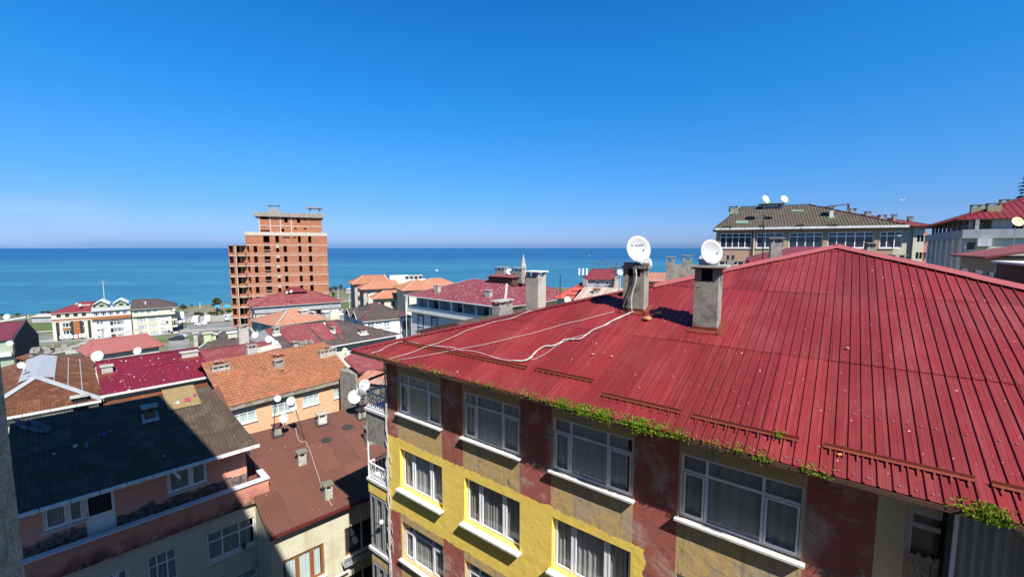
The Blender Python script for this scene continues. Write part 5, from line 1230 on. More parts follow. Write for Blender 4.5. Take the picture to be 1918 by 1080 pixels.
# ---- the unfinished brick tower
E14=ray(2600,464); F14=Frame(None,None,0,.3,O=tuple(atY(461,458.4,132)),e=(E14.x,E14.y))
h14=house('unfinished_brick_tower','unfinished red brick tower with concrete slabs and empty window holes','tower',F14,-32)
zt14=F14.O.z; zs14=[]
for y in (458.4,477.3,496,514.7,533.4,552.6,573,593.3,612.8): zs14.append(F14.w(445,y,0)[1])
L14=F14.w(613,470,0)[0]; print('B14',L14,zt14,zs14); st=(zs14[0]-zs14[-1])/8; W14=16.
def bricks():
    g=N('hollow_brick_masonry'); tc=g.n('ShaderNodeTexCoord').outputs['Object']; b=g.n('ShaderNodeTexBrick'); 
    sp=g.n('ShaderNodeSeparateXYZ'); g.l(tc,sp.inputs[0]); cb=g.n('ShaderNodeCombineXYZ'); g.l(g.math('ADD',sp.outputs[0],sp.outputs[1]),cb.inputs[0]); g.l(sp.outputs[2],cb.inputs[1])
    g.l(cb.outputs[0],b.inputs['Vector']); b.inputs['Scale'].default_value=1; b.inputs['Brick Width'].default_value=.32; b.inputs['Row Height'].default_value=.22; b.inputs['Mortar Size'].default_value=.018
    b.inputs['Color1'].default_value=(.34,.10,.042,1); b.inputs['Color2'].default_value=(.25,.075,.034,1); b.inputs['Mortar'].default_value=(.38,.22,.14,1)
    n=g.noise(.8,5,.7); c=g.mix(g.ramp(n,.5,.7),b.outputs['Color'],(.38,.17,.09)); c=g.mix(g.ramp(g.noise(3,4),.62,.72),c,(.45,.31,.22))
    return g.done(c,.95,b.outputs['Fac'],.4,.02)
BRK_=bricks()
LC=mat('light_slab_concrete',(.47,.40,.33),.9,.15,1,objr=0)
def cols_px(y,L_): return [(F14.w(xl,y,0)[0],F14.w(xr,y,0)[0]) for xl,xr in L_]
CW=cols_px(465,((461.7,466.8),(474.9,481.8),(494.4,505.9),(516.8,523),(531,537.4),(559,564.4),(578,584)))
nf=9; levels=[zt14-st*k for k in range(12)]
ops=[]
for k in range(len(levels)-1):
    zt=levels[k]-.32; 
    for i,(s0,s1) in enumerate(CW):
        h_=2.0 if i!=3 else 1.95
        ops.append((max(s0,.15),s1,zt-h_,zt))
mb=MB(); facade(mb,(0,0),(1,0),L14,-32,zt14,ops,.35)
rop=[(2+i*3.2,3.4+i*3.2,levels[k]-2.3,levels[k]-.4) for k in range(10) for i in range(4)]
facade(mb,(L14,0),(0,1),W14,-32,zt14,rop,.35); facade(mb,(L14,W14),(-1,0),L14,-32,zt14,[(2+i*4,4+i*4,levels[k]-2.3,levels[k]-.4) for k in range(10) for i in range(6)],.35)
lop=[(W14-4+1.2,W14-2.3+1.2,levels[k]-2.9,levels[k]-.4) for k in range(10)]+[(4,6,levels[k]-2.3,levels[k]-.4) for k in range(10)]
facade(mb,(0,W14),(0,-1),W14,-32,zt14,lop,.35)
mb.put('brick_wall',BRK_,h14)
mb=MB(); 
for (s0,s1) in (CW[2],):
    for k in range(10): mb.box(s0,s1,.1,.3,levels[k]-1.75,levels[k]-1.6)
mb.put('sill_blocks',CONCL,h14)
for k in range(10): 
    z=levels[k]; MB().box(-.04,L14+.04,-.05,W14+.04,z-.22,z).put('floor_slab',LC,h14)
    if k: MB().box(-.02,L14+.02,-.025,W14*.5,z+.55,z+.65).put('lintel_band',LC,h14)
    s0,s1=CW[3]
    if k<8: MB().box(s0,s1,-.1,.05,z-.95,z-.23).put('shaft_panel',CONCL,h14)
    MB().box(L14-1.5,L14-1.3,-.25,-.05,z-.45,z-.1).put('slab_stub',LC,h14)
# balcony stack at the left corner
BL=F14.w(428,470,0)[0]; print('BL',BL)
BXL=max(BL,-8)
for k in range(10):
    z=levels[k]; n=8; B=-BXL
    P=[(-.0,-.02)]+[(-.28*B+.28*B*math.cos(t),-.1-1.5*math.sin(t)) for t in [math.pi*i/n for i in range(1,n)]]+[(-.56*B,-.3),(-.6*B,-.9),(-.95*B,-.9),(-B,-.2),(-B,7),(0,7)]
    MB().prism(P[::-1],z-.24,z).put('balcony_slab',LC if k else CONC,h14)
    if k<9:
        zl=levels[k+1]; w_=MB()
        facade(w_,(-B,1.6),(1,0),B,zl,z-.24,[(.36*B,.56*B,zl+.02,z-.35)],.3)
        w_.box(-B,-B+.25,-.15,7,zl,z-.24)                       # outer flank
        w_.box(-.72*B,-.62*B,-.7,1.6,zl,z-.24)                  # brick pier between the bays
        w_.box(-.95*B,-.73*B,-.85,-.7,zl,zl+.8)                 # low parapets
        w_.prism([(-.48*B,-1.2),(-.10*B,-1.0),(-.02*B,-.2),(-.06*B,-.1),(-.14*B,-.85),(-.48*B,-1.05)],zl,zl+.85)
        w_.box(-.16*B,-.003,.0,1.6,zl,z-.24); w_.box(-B,0,6.8,7,zl,z-.24)
        w_.put('balcony_brickwork',BRK_,h14)
        MB().box(-.38*B,-.31*B,1.2,1.59,zl,z-.24).box(-.6*B,-.55*B,-.85,-.5,zl,z-.24).put('corner_column',LC,h14)
# stepped upper storeys
t2=F14.w(458.7,440,0)[0]; t2r=F14.w(612,440,0)[0]; zA=zt14; _,zB=F14.w(500,441,0); _,zBt=F14.w(500,434.5,0)
U=cols_px(446,((493,504.8),(515.5,522.5),(558,563.5),(577,583))); o2=[(a-t2,b-t2,zA+.75,zB-.1) for a,b in U]
a,b=cols_px(446,((529.5,543),(549,554.5)))[0],cols_px(446,((549,554.5),(549,554.5)))[0]
o2+=[(a[0]-t2,a[1]-t2,zB-.75,zB-.35),(b[0]-t2,b[1]-t2,zB-.75,zB-.35)]
mb=MB(); facade(mb,(t2,0),(1,0),t2r-t2,zA,zB,o2,.35); facade(mb,(t2r,0),(0,1),W14-2,zA,zB,[],.3); facade(mb,(t2,W14-2),(0,-1),W14-2,zA,zB,[(10,12,zA+.6,zB-.3)],.3); mb.quad((t2r,W14-2,zA),(t2,W14-2,zA),(t2,W14-2,zB),(t2r,W14-2,zB)); mb.put('brick_wall',BRK_,h14)
MB().box(t2-.1,t2r+.1,-.12,W14-1.9,zB,zBt).put('concrete_band',LC,h14)
t3=F14.w(484.5,420,.6)[0]; t3r=F14.w(602.5,420,.6)[0]; _,zC=F14.w(500,405.5,.6); _,zCt=F14.w(500,397.5,.6); zh=zBt+(zC-zBt)*.42
def o3(xl,xr,yt,yb_): a0,zt=F14.w(xl,yt,.6); a1,_=F14.w(xr,yt,.6); _,zb=F14.w(xl,yb_,.6); return (a0-t3,a1-t3,max(zb,zBt+.05),min(zt,zC-.05))
o3s=[o3(489.5,501.5,404,410.5),o3(532,538.5,406,416.5),o3(556,562,407,417),o3(568.5,573,409,411.5),o3(490,502,422.5,424),o3(487.5,506,431,433.5),o3(527,532,428,433.8),o3(551,556,427,429.5),o3(569,574,427,429.5)]
mb=MB(); facade(mb,(t3,.6),(1,0),t3r-t3,zBt,zC,o3s,.35); facade(mb,(t3r,.6),(0,1),10,zBt,zC,[],.3); facade(mb,(t3,10.6),(0,-1),10,zBt,zC,[],.3); mb.quad((t3r,10.6,zBt),(t3,10.6,zBt),(t3,10.6,zC),(t3r,10.6,zC)); mb.put('brick_wall',BRK_,h14)
MB().box(t3-1.2,t3r+.7,-.2,11.2,zC,zCt).put('roof_slab',CONC,h14)
MB().box(t3-.06,t3r+.03,.55,.6-.003,zh-.12,zh+.12).put('floor_band',LC,h14)
for x in (484.8,505.5,524.5,545): a=F14.w(x,420,.6)[0]; MB().box(a-.02,a+.28,.53,.6-.006,zBt,zh-.123).box(a-.02,a+.28,.53,.6-.006,zh+.123,zC-.003).put('concrete_column',LC,h14)
a0,_=F14.w(503.5,395,3); a1,_=F14.w(522.5,395,3); chimney(h14,a0,3,a1-a0,2,zCt,F14.w(503,384.5,3)[1],CONC,CONC,.35,.15,1.0)
a0,_=F14.w(580,395,3); a1,_=F14.w(600,395,3); chimney(h14,a0,3,a1-a0,2.4,zCt,F14.w(580,390,3)[1],CONC,CONC,.7,.45,1.6)
mb=MB()
for k in range(10): mb.box(.4,L14-.4,5,5.2,levels[k]-st+.02,levels[k]-.3)
mb.put('inner_wall',BRK_,h14)
# ---- long white building with lichen red roof and loggia
F16=Frame((757,552.6),(945,576),-9.0,.22)
h16=house('white_loggia_building','long white building with a loggia under a lichen spotted red roof','apartment block',F16,-30)
L16=F16.L; r0=F16.g(921,522,-5.4); r1=F16.g(984,524,-5.4); print('B16',L16,r0,r1); 
D16=9.5; hip(h16,0,L16,0,2*D16+4,-9,3.0,9,L16-8,D16,REDP,'trap',.6,.04,cap=.35,capm=mat('pale_ridge_cap',(.46,.38,.38),.7,.15,1,objr=0),eavem=SILL)
gutter(h16,0,L16,-.03,-8.95,.16,.12,SILL)
zf=-12.4; 
mb=MB(); mb.box(.3,L16-.3,.5,.7,-11.9,-10.9); mb.box(.3,.5,.7,2.6,-11.9,-10.9); mb.put('loggia_parapet',WHT,h16)
MB().box(.15,L16-.15,.35,2.8,-12.1,-11.9).put('loggia_floor',CONCL,h16)
npil=8
for i in range(npil+1):
    x=.35+(L16-1.0)*i/npil; MB().box(x,x+(.6 if i==4 else .22),.5,.72,-10.9,-9.1).put('loggia_pillar',WHT,h16)
MB().box(.3,L16-.3,.48,.5-.004,-10.93,-10.85).put('parapet_coping',SILL,h16)
lb=[(2.2+i*3.3,3.6+i*3.3,-11.4,-9.8,'far2' if i%2==0 else 'dark2') for i in range(7) if 3.6+i*3.3<L16-2]
w_=MB(); facade(w_,(.3,2.6),(1,0),L16-.6,-12.0,-9.1,lb,.15); w_.put('loggia_back_wall',GREYW,h16)
for o_ in lb: window(h16,(.3,2.6),(1,0),*o_,.1)
def nf(xl,xr): a,_=F16.w(xl,600,1.0); b,_=F16.w(xr,600,1.0); return a,b
lw=[]; 
for xl,xr in ((784.5,791.5),(810,817.5)): a,b=nf(xl,xr); lw.append((a-.8,b-.8,-14.6,-12.75,'far2'))
a,b=nf(831,839.5); lw.append((a-.8,b-.8,-14.6,-13.1,'far2'))
k=len(lw)
lw+= [(x0,x1,z0-3,z1-3,kk) for x0,x1,z0,z1,kk in lw[:k]]
walls(h16,WHT,.8,L16-.6,1.0,2*D16+3,-30,-12.1,front=lw,sill=(.12,.08,SILL))
for x0,x1,z0,z1,kk in lw[:2]:
    x0+=.8; x1+=.8
    for p in ((x0-.32,x0-.14),(x1+.14,x1+.32)): MB().box(p[0],p[1],.93,.997,-17.5,-12.4).put('navy_trim',NAVY,h16)
    MB().box(x0-.14,x1+.14,.93,.997,z1+.02,z1+.22).put('navy_trim',NAVY,h16)
    xc=(x0+x1)/2; MB().prism([(xc-.22,0),(xc,0)],0,0) if False else None
    d_=MB(); d_.v=[(xc-.25,.985,-15.6),(xc,.985,-15.95),(xc+.25,.985,-15.6),(xc,.985,-15.25),(xc-.25,.997,-15.6),(xc,.997,-15.95),(xc+.25,.997,-15.6),(xc,.997,-15.25)]; d_.f=[(0,1,2,3),(7,6,5,4),(0,4,5,1),(1,5,6,2),(2,6,7,3),(3,7,4,0)]; d_.put('diamond_ornament',NAVY,h16)
a=F16.w(757.5,600,.2)[0]; MB().tube([(.25,.2,-9.1),(.25,.2,-24)],.07,6).put('downpipe',SILL,h16)
chim_px(h16,F16,812.7,820,550,533,.7,m=CONCL,cap=CONCL,over=.08); chim_px(h16,F16,908,917,559,542.5,.7,m=CONCL,cap=CONCL,over=.08)
# penthouse on its ridge
pa,pz=F16.w(922,524,D16); pb,_=F16.w(975,519,D16); MB().box(pa,pb-1,D16-1,D16+3,-6.6,-5.1).put('roof_room',BOARD,h16)
hip(h16,pa-.3,pb-.7,D16-1.4,D16+3.3,-5.1,.35,pa+1,pb-2.5,D16+1,REDM,'trap',.6,.03)
for x in (pa+.3,pa+4.5): chimney(h16,x,D16+.5,2.2,.9,-5.0,-3.6,CONC,CONCL,.15,.1,.5)
dish_px(953.5,508.5,5.8,F16.W(pa+3,D16,0).y,10,'white dish on the roof room of the white loggia building',h=1.2)
# minaret
mn=thing('minaret','slender pale minaret rising beyond the roof room of the loggia building','minaret',tuple(atY(980,590,118)))
pz0=mn.location.z; zt=atY(980,476,118).z; zb=atY(980,521,118).z; zm=atY(980,500,118).z
m_=MB(); m_.tube([(0,0,0),(0,0,zb-pz0)],[1.1,1.0],10); ob('shaft',m_.mesh('shaft',PALEW),mn)
m_=MB(); m_.tube([(0,0,zb-pz0),(0,0,zb-pz0+.5),(0,0,zb-pz0+1.4)],[.9,1.35,1.35],10); ob('balcony',m_.mesh('balcony',CONCL),mn)
m_=MB(); m_.tube([(0,0,zb-pz0+1.4),(0,0,zm-pz0)],[.85,.75],10); m_.tube([(0,0,zm-pz0),(0,0,zt-pz0)],[.85,.04],10); ob('spire',m_.mesh('spire',CONCL),mn)
# ---- orange tiled complex
F15=Frame((688,544.6),(754,541.7),-14.2,.36)
h15=house('orange_tiled_complex','large complex with several overlapping orange tile hip roofs beside the park','building',F15,-32)
L15=F15.L
def hz(fr,xl,yl,xr,yr,ze): a0,b0=fr.g(xl,yl,ze); a1,b1=fr.g(xr,yr,ze); return a0,a1,(b0+b1)/2
HC=mat('pale_hip_tiles',(.62,.34,.22),.8,.1,1,objr=0)
def block(name,xl,yl,xr,yr,ze,dep,h,inset,fr=F15,root=h15,wm=None,win=True):
    ri=inset or dep/2
    a0,a1,b0=hz(fr,xl,yl,xr,yr,ze); m=dep/2; hip(root,a0,a1,b0,b0+dep,ze,h,a0+min(m,(a1-a0)/2-.1),a1-min(ri,(a1-a0)/2-.1),b0+m,TILEF,'sine',.6,.06,cap=.4,capm=HC,eavem=BOARD)
    n=max(1,int((a1-a0-2)/3.2)); fo=[(1.2+i*3.2,2.4+i*3.2,ze-1.0-j*3.3-1.7,ze-1.0-j*3.3,'brown2') for i in range(n) for j in range(3)] if win else []
    m2=max(1,int((dep-2)/3.2)); lo_=[(1.2+i*3.2,2.4+i*3.2,ze-1.0-j*3.3-1.7,ze-1.0-j*3.3,'brown2') for i in range(m2) for j in range(3)] if win else []
    walls(root,wm or PALEW,a0+1,a1-1,b0+1,b0+dep-1,-32,ze-.1,front=[f for f in fo if f[1]<a1-a0-2.3],left=[f for f in lo_ if f[1]<dep-2.3]); return a0,a1,b0
block('main',674,541.5,757,540,-14.0,11,2.6,1.6,wm=CONCL)
a0,a1,b0=hz(F15,661,536,735,533.5,-14.); hip(h15,a0,a1,b0+3,b0+17,-13.6,2.9,a0+5,a1-1,b0+10,TILEF,'sine',.6,.06,cap=.4,capm=HC); walls(h15,CONCL,a0+1,a1-1,b0+4,b0+16,-32,-13.7,front=[(1+i*3,2.3+i*3,-16.6-j*3.3,-14.8-j*3.3,'brown2') for i in range(2) for j in range(4)])
F15b=Frame((707.5,561.7),(757,557.5),-15.5,.36)
block('low',700,560.7,762,556.5,-15.5,8,2.1,1.0)
F15c=Frame((770,545.5),(818,540),-12.2,.36)
block('right',758,546.5,822,540.0,-12.2,13,2.7,0,win=False)
F15d=Frame((800,541),(860,534),-12.4,.36)
block('far right',786,537,862,534.5,-13.6,11,2.6,0,win=False)
a0,z0=F15.w(742,538,16); a1,_=F15.w(800,534,16); zt=F15.w(745,524,16)[1]; MB().box(a0-3,a1,14,19,-22,zt).put('plant_platform',PALEW,h15)
a,z=F15.w(676,552,0); MB().box(.2,2.2,-.3,.99,-24,-15.2).put('stair_bay',PALEW,h15)
acm=MB().box(-.75,.75,-.45,.45,0,1.7).mesh('casing',WHITE); acf=MB().box(-.62,.62,-.47,-.452,.25,1.45).mesh('fan_grille',STEEL)
pos=[((733.5+i*6.6),523.5,17.5) for i in range(5)]+[((762+i*8.4),526.5,14.8) for i in range(4)]
for i,(x,y,b) in enumerate(pos):
    a,z=F15.w(x,y,b); p=F15.W(a,b,zt); r=thing('ac_unit',['white air conditioning unit, %s in the back row on the orange complex'%s for s in ('leftmost','second from the left','middle one','fourth from the left','rightmost')][i] if i<5 else ['dark grilled cooling unit, %s in the front row on the orange complex'%s for s in ('leftmost','second from the left','third from the left','rightmost')][i-5],'air conditioner',tuple(p),F15.rz,'air conditioning units on the orange complex')
    ob('casing',acm,r); 
    if i>=5: ob('fan_grille',acf,r)
# ---- low dark roof and chimney just behind the big hip
F17=Frame((868,600.5),(984,576),-6.3,.10)
h17=house('low_grey_roof_house','dull grey brown roof peeping over the left hip of the red roof','house',F17,-24)
hip(h17,-1,F17.L+3,-5,5,-7.6,1.25,-1,F17.L+3,0,MOSSR,'trap',.4,.05,gable=CONC); walls(h17,CONC,-.5,F17.L+2.5,-4.6,4.6,-24,-7.7)
a,z=F17.w(936,584,-.5); a1_,_=F17.w(960,582,-.5); chimney(h17,a,-.5,a1_-a,.9,-6.8,F17.w(936,566,-.5)[1],CONC,CONCL,.15,.1,.3)
p=atY(860*0+1007,578,18.6); 
F0=Frame(None,None,0,.0,O=(p.x-.0,p.y,-6.),e=FD)
a0,_=F0.w(985,540,0); a1,_=F0.w(1008,540,0); c0=a0; zt=F0.w(985,509,0)[1]; 
hch=house('tall_double_chimney','tall pale concrete chimney with a white slab and smoke openings beyond the red hip','chimney',F0,-6.5)
chimney(hch,a0,0,a1-a0,.62,-3.2,zt,CONCL,WHITE,.09,.045,.2)
MB().box(a0-.4,a1+.5,-.3,1.3,-6.5,-4.2).put('base',CONC,hch)
# ---- red orange roofs in the middle distance
F18=Frame((1037,557.6),(1075,560.3),-8.0,.5)
h18=house('orange_red_roof_house','house with a bright orange red gable roof crossed by rows of snow guards','house',F18,-26)
a_r=F18.w(1079,513.5,6)[0]
ORD=mat('orange_red_roof',(.47,.095,.065),.55,.12,.5,objr=.04,bstr=.05)
hip(h18,0,7.4,0,14,-8,3.6,4.7,4.9,7,ORD,'trap',.6,.03,cap=.25)
for t in range(5): b=.8+t*1.15; MB().box(1.6+b*.3,5.2-b*.05,b-.05,b+.02,-8+.514*b+.1,-8+.514*b+.2).put('snow_guard',REDF,h18)
walls(h18,PALEW,.4,7.0,.4,13.6,-26,-8.1,front=[(1+i*2,2.2+i*2,-10,-8.7,'far2') for i in range(5)])
chim_px(h18,F18,1091,1099,538,516,.9,m=CONCL,cap=REDM,over=.08)
F18m=Frame((1010,553),(1052,549),-8.4,.3); h18m=house('maroon_roof_house','maroon metal hip roof partly hidden left of the orange red gable roof','house',F18m,-26)
hip(h18m,-4,F18m.L+2,0,10,-8.4,1.9,1,F18m.L-3,5,REDF,'trap',.6,.03,cap=.2); walls(h18m,PALEW,-3.6,F18m.L+1.6,.4,9.6,-26,-8.5)
F18b=Frame((1101,522.5),(1150,523.3),-4.3,.35)
h18b=house('grey_two_window_house','grey rendered upper storey with two little white windows under a maroon roof','house',F18b,-26)
L=F18b.L; hip(h18b,-.3,L+.3,-.3,8,-4.3,1.25,.4,L-.2,3.6,REDF,'trap',.5,.03,cap=.2)
w1=F18b.w(1115.7,525,0)[0]; w2=F18b.w(1123,525,0)[0]; w3=F18b.w(1134,525,0)[0]; w4=F18b.w(1141,525,0)[0]; zt=F18b.w(1116,525.2,0)[1]; zb=F18b.w(1116,532.6,0)[1]
walls(h18b,GREYW,0,L,0,7.6,-26,-4.35,front=[(w1,w2,zb,zt,'far1'),(w3,w4,zb,zt,'far1')],sill=(.1,.06,SILL))
chimney(h18b,L+.1,-.9,.8,.6,-8,-3.9,CONCL,CONCL,.05,.05,.2)
_p=atY(1073,562,49); F18c=Frame(None,None,_p.z,.22,O=tuple(_p),e=(.9,-.42)); F18c.L=6.5
h18c=house('old_striped_roof_house','house with an old rib roof striped in brown and bleached grey','house',F18c,-26)
g=N('bleached_rib_roof'); tc=g.n('ShaderNodeTexCoord').outputs['Object']; wv=g.n('ShaderNodeTexWave'); wv.inputs['Scale'].default_value=1.6; wv.inputs['Distortion'].default_value=2; wv.inputs['Detail'].default_value=3; g.l(tc,wv.inputs[0]); OLDR=g.done(g.mix(g.ramp(wv.outputs['Fac'],.4,.7),(.22,.13,.085),(.52,.46,.40)),.9)
hip(h18c,0,F18c.L,0,10,F18c.ze,1.15,0,F18c.L,5,OLDR,'trap',.45,.05,gable=CONC); walls(h18c,CONC,.3,F18c.L-.3,.4,9.6,-26,F18c.ze-.1)
chim_px(h18c,F18c,1111,1121,550,540,.9,m=CONCL,cap=ORNG,over=.12)
F18d=Frame((1200,527),(1262,528),-4.6,.3); h18d=house('weathered_tile_house','low weathered brown tile roof between the two dish chimneys','house',F18d,-26)
hip(h18d,-1,F18d.L+1,0,7,-4.6,1.05,-1,F18d.L+1,3.5,TILEO,'sine',.3,.04,gable=CONC); walls(h18d,CONC,-.6,F18d.L+.6,.4,6.6,-26,-4.7)
dish_px(1063,562,6.8,24,10,'white dish peeping over the hip edge below the orange red roof',h=.8)
p=atY(1049,561,24); r=thing('aerial_pole','thin dark aerial pole beside the dish at the hip edge','aerial',tuple(p)); ob('pole',MB().tube([(0,0,-.6),(0,0,(561-514)/800*24)],.025,5).mesh('pole',STEEL),r)
# concrete chimney group between the dish chimneys
pc=atY(1248,522,26); FC=Frame(None,None,0,0,O=(pc.x,pc.y,-4.),e=(.92,-.39))
hc=house('concrete_chimney_group','two raw concrete chimneys joined by a low wall between the red roof chimneys','chimney',FC,-6)
x0=FC.w(1247.7,500,0)[0]; x1=FC.w(1263,500,0)[0]; zt=FC.w(1248,482,0)[1]; chimney(hc,x0,0,x1-x0,.6,-3,zt,CONC,CONC,.04,.05,.25)
x2=FC.w(1279,500,1.2)[0]; x3=FC.w(1296,500,1.2)[0]; zt2=FC.w(1280,479,1.2)[1]; chimney(hc,x2,1.2,x3-x2,.6,-2.5,zt2,CONC,CONC,.04,.05,.25)
MB().box(x1+.005,x3+1,.5,.7,-6,FC.w(1270,495,.6)[1]).put('joining_wall',CONC,hc)
# phone masts
for k,(x,y) in enumerate(((1085,507),(1092,507),(1099,506))):
    p=atY(x,515,70); r=thing('cellular_antenna',['left','middle','right'][k]+' white cellular panel of the three above the orange red roof','antenna',tuple(p),0,'cellular antenna panels'); ob('panel',MB().box(-.13,.13,-.08,.08,0,1.1).mesh('panel',WHITE),r); ob('pole',MB().tube([(0,.12,-1.2),(0,.12,1)],.04,5).mesh('pole',ALU),r)
# ---- tan school like house with moss brown roof
F19=Frame((1338.8,428),(1702.8,422),2.35,.62)
h19=house('tan_house_mossy_roof','long tan house with a mossy brown rib roof and wide white framed window bands','house',F19,-18)
L19=F19.L; r0=F19.g(1366,397,4.6); r1=F19.g(1507.7,388,4.9); print('B19',L19,r0,r1,F19.O)
hh_=2.9; hip(h19,0,L19,0,9.4,2.35,hh_,3.2,F19.w(1515,390,4.7)[0],4.7,MOSSR,'trap',.3,.06,cap=.25,eavem=BOARD)
gutter(h19,0,L19,-.02,2.4,.24,.16,SILL,.82)
def g19(xl,xr,kit,yt=None): 
    a0,_=F19.w(xl,450,.5); a1,_=F19.w(xr,450,.5); return (a0-.4,a1-.4,-.02,1.75,kit)
fo=[g19(1348.8,1407.6,'school5'),g19(1417,1467.7,'school3'),g19(1477.7,1541,'school4'),g19(1550.7,1637,'school5'),g19(1647.7,1690,'school3')]
lo3=[(a,b,c-3.4,d-3.4,k) for a,b,c,d,k in fo]
walls(h19,TAN,.4,L19-1.0,.5,9,-18,2.2,front=fo+lo3,left=[(2,4,0,1.7,'school3')],sill=(.1,.09,SILL),depth=.12)
MB().tube([(F19.w(1412,450,.4)[0],.4,2.2),(F19.w(1412,450,.4)[0],.4,-10)],.07,6).put('downpipe',PALEW,h19)
MB().tube([(F19.w(1409,450,.3)[0],.38,2.2),(F19.w(1409,450,.3)[0],.38,-10)],.04,6).put('cable_duct',BOARD,h19)
# stacks on its roof
GRN=plain('green_felt',(.14,.22,.16),.9)
chim_px(h19,F19,1367,1381,399,386,.9,m=CONC,cap=GRN,over=.08,flash=GRN)
a,b=F19.w(1428,391,4.2)[0],4.2; a1_=F19.w(1464,391,4.2)[0]; chimney(h19,a,4.0,a1_-a,1.2,5.0,F19.w(1428,383,4.2)[1],CONC,GRN,.35,.12,.35)
chim_px(h19,F19,1553.5,1560.5,407,387,.55,m=PALEW,cap=CONC,over=.2,flash=GRN)
a=F19.w(1563,390,9.6)[0]; a1_=F19.w(1589.5,390,9.6)[0]; zt=F19.w(1589,382,9.6)[1]
m_=MB(); m_.prism([(a,9.6),(a1_,9.6),(a1_,9.9),(a,9.9)],2,lambda x,y:zt-2+(x-a)/(a1_-a)*1.4); m_.put('stair_wall',CONC,h19)
MB().bar((a-1.5,9.7,zt-.3),(a1_,9.7,zt),.12,.12).box(a1_-.1,a1_+.1,9.6,9.8,zt-2,zt).put('roof_beam',BOARD,h19)
m_=MB(); rr=random.Random(6)
for i in range(9): m_.tube([(a-2.4+i*.42,9.3,zt-1.6),(a-2.4+i*.42,9.3,zt-.9+rr.uniform(-.1,.2))],.09,6)
m_.put('flue_pots',CONC,h19)
for k,P in enumerate((((1380,413),(1402,413),(1400,418),(1377,418)),((1482,393),(1505,393),(1505,395.5),(1482,396)))): patch(F19,h19,P,GRN,.1,'skylight')
dish_px(1433.5,373.8,8.2,F19.W(a_c*0+12,4,0).y,18,'left of the two white dishes on the low stack of the tan house',h=1.0)
dish_px(1468.5,373.2,7.2,F19.W(a_c*0+14,4,0).y,5,'right of the two white dishes on the low stack of the tan house',h=1.0)
for k,(x0,x1,n) in enumerate(((1352,1372,1),(1422,1432,1),(1490,1505,1),(1550,1568,2))):
    a0,_=F19.w(x0,425,0); a1_,_=F19.w(x1,425,0); o=F19.W(a0,.0,2.4); mb=MB(); rr=random.Random(k+50)
    for i in range(160): p=F19.W(a0+(a1_-a0)*rr.random(),rr.gauss(.1,.15),2.45+rr.gauss(.05,.1))-o; leaf(mb,p,.16,rr)
    tag(ob('gutter_plant',mb.mesh('gutter_plant',LFO),None,tuple(o)),['weeds at the left end of the tan house gutter','small weed above the second window band of the tan house','weeds above the third window band of the tan house','weeds above the fourth window band of the tan house'][k],'plant')
# tall thin aerial in front of the tan house
p=atY(1430,500,22); q=atY(1430,402,22); r=thing('aerial_pole','thin dark pole standing in front of the tan house windows','aerial',tuple(p)); ob('pole',MB().tube([(0,0,-1),(q-p)],.03,5).mesh('pole',STEEL),r)
# far side stacks of the yellow roof seen over its ridge
for k,(xl,xr,yt,yb_,lab) in enumerate(((1443,1470,447,480,'weathered chimney with a wide slab just over the ridge left of the apex'),(1623,1645,456,480,'small sooty chimney with a slab just over the ridge right of the apex'),(1362,1381,478,495,'short chimney stub behind the right dish chimney'),(1355+318,1700,478,486,'low chimney slab at the foot of the tan house'))):
    p=atY(xl,yb_,[25.5,26,24,30][k]); Fk=Frame(None,None,0,0,O=(p.x,p.y,p.z),e=(.93,-.36)); hk=house('ridge_chimney',lab,'chimney',Fk,p.z-1.5,'chimneys behind the red ridge')
    w_=Fk.w(xr-6,yb_,0)[0]; chimney(hk,0,0,w_,.5,p.z,Fk.w(xl,yt,0)[1],CONC,CONC,.13,.05,.25)
    if k in(0,): pass
# neighbouring maroon roof whose ridge shows left of the apex
Fm=Frame((1400,500),(1560,472),-.9,.1); hm=house('maroon_back_roof','flat looking maroon roof with a pale ridge just behind the apex of the red roof','roof',Fm,-12)
p0=atY(1395,487,27); p1=atY(1560,462.5,30); p2=atY(1490,461,34); p3=atY(1400,480,33)
zz0=min(p.z for p in (p0,p1,p2,p3)); vs=[Fm.loc(p)+(p.z,) for p in (p0,p1,p2,p3)]
MB().slab3(vs,.2).put('roof_sheet',REDF,hm); MB().box(vs[3][0],vs[1][0],min(v[1] for v in vs)+1,max(v[1] for v in vs)-.2,-12,min(v[2] for v in vs)-.25).put('wall',CREAM,hm)
# ---- tall cream block behind
p=atY(1712.8,423,74); F20=Frame(None,None,0,.2,O=tuple(p),e=(.92,-.39))
h20=house('cream_tower_block','narrow cream and pink apartment block with small windows behind the tan house','apartment block',F20,-20)
L20=F20.w(1731,450,0)[0]; zt=p.z
fo=[(.5+i*(L20/3),.9+i*(L20/3),zt-1.6-j*2.9-1.1,zt-1.6-j*2.9,'dark') for i in range(3) for j in range(6)]
walls(h20,PALEW,0,L20,0,12,-20,zt,front=fo,left=[(8,11,zt-1.3-j*2.9-1.2,zt-1.3-j*2.9,None) for j in range(5)],depth=.3)
MB().box(L20+.005,L20+.5,.2,12,-20,zt-1).put('pink_side_wall',PINK,h20)
mb=MB(); pts=[(1602.6,401,74),(1713,420,74),(1733,420.5,76),(1640,398,86)]; vs=[]
for x,y,Y in pts: q=atY(x,y,Y); vs.append(F20.loc(q)+(q.z,))
hip(h20,F20.loc(atY(1600,420,74))[0],L20+.8,-1,13,zt,2.6,F20.loc(atY(1598,400,74))[0]+3,F20.loc(atY(1610,400,74))[0]+3,6,REDF,'trap',.6,.04,cap=.3)
aw=F20.loc(atY(1600,420,74))[0]; MB().box(aw+1,-.01,.5,12,-20,zt-.05).put('long_wing',CREAM,h20)
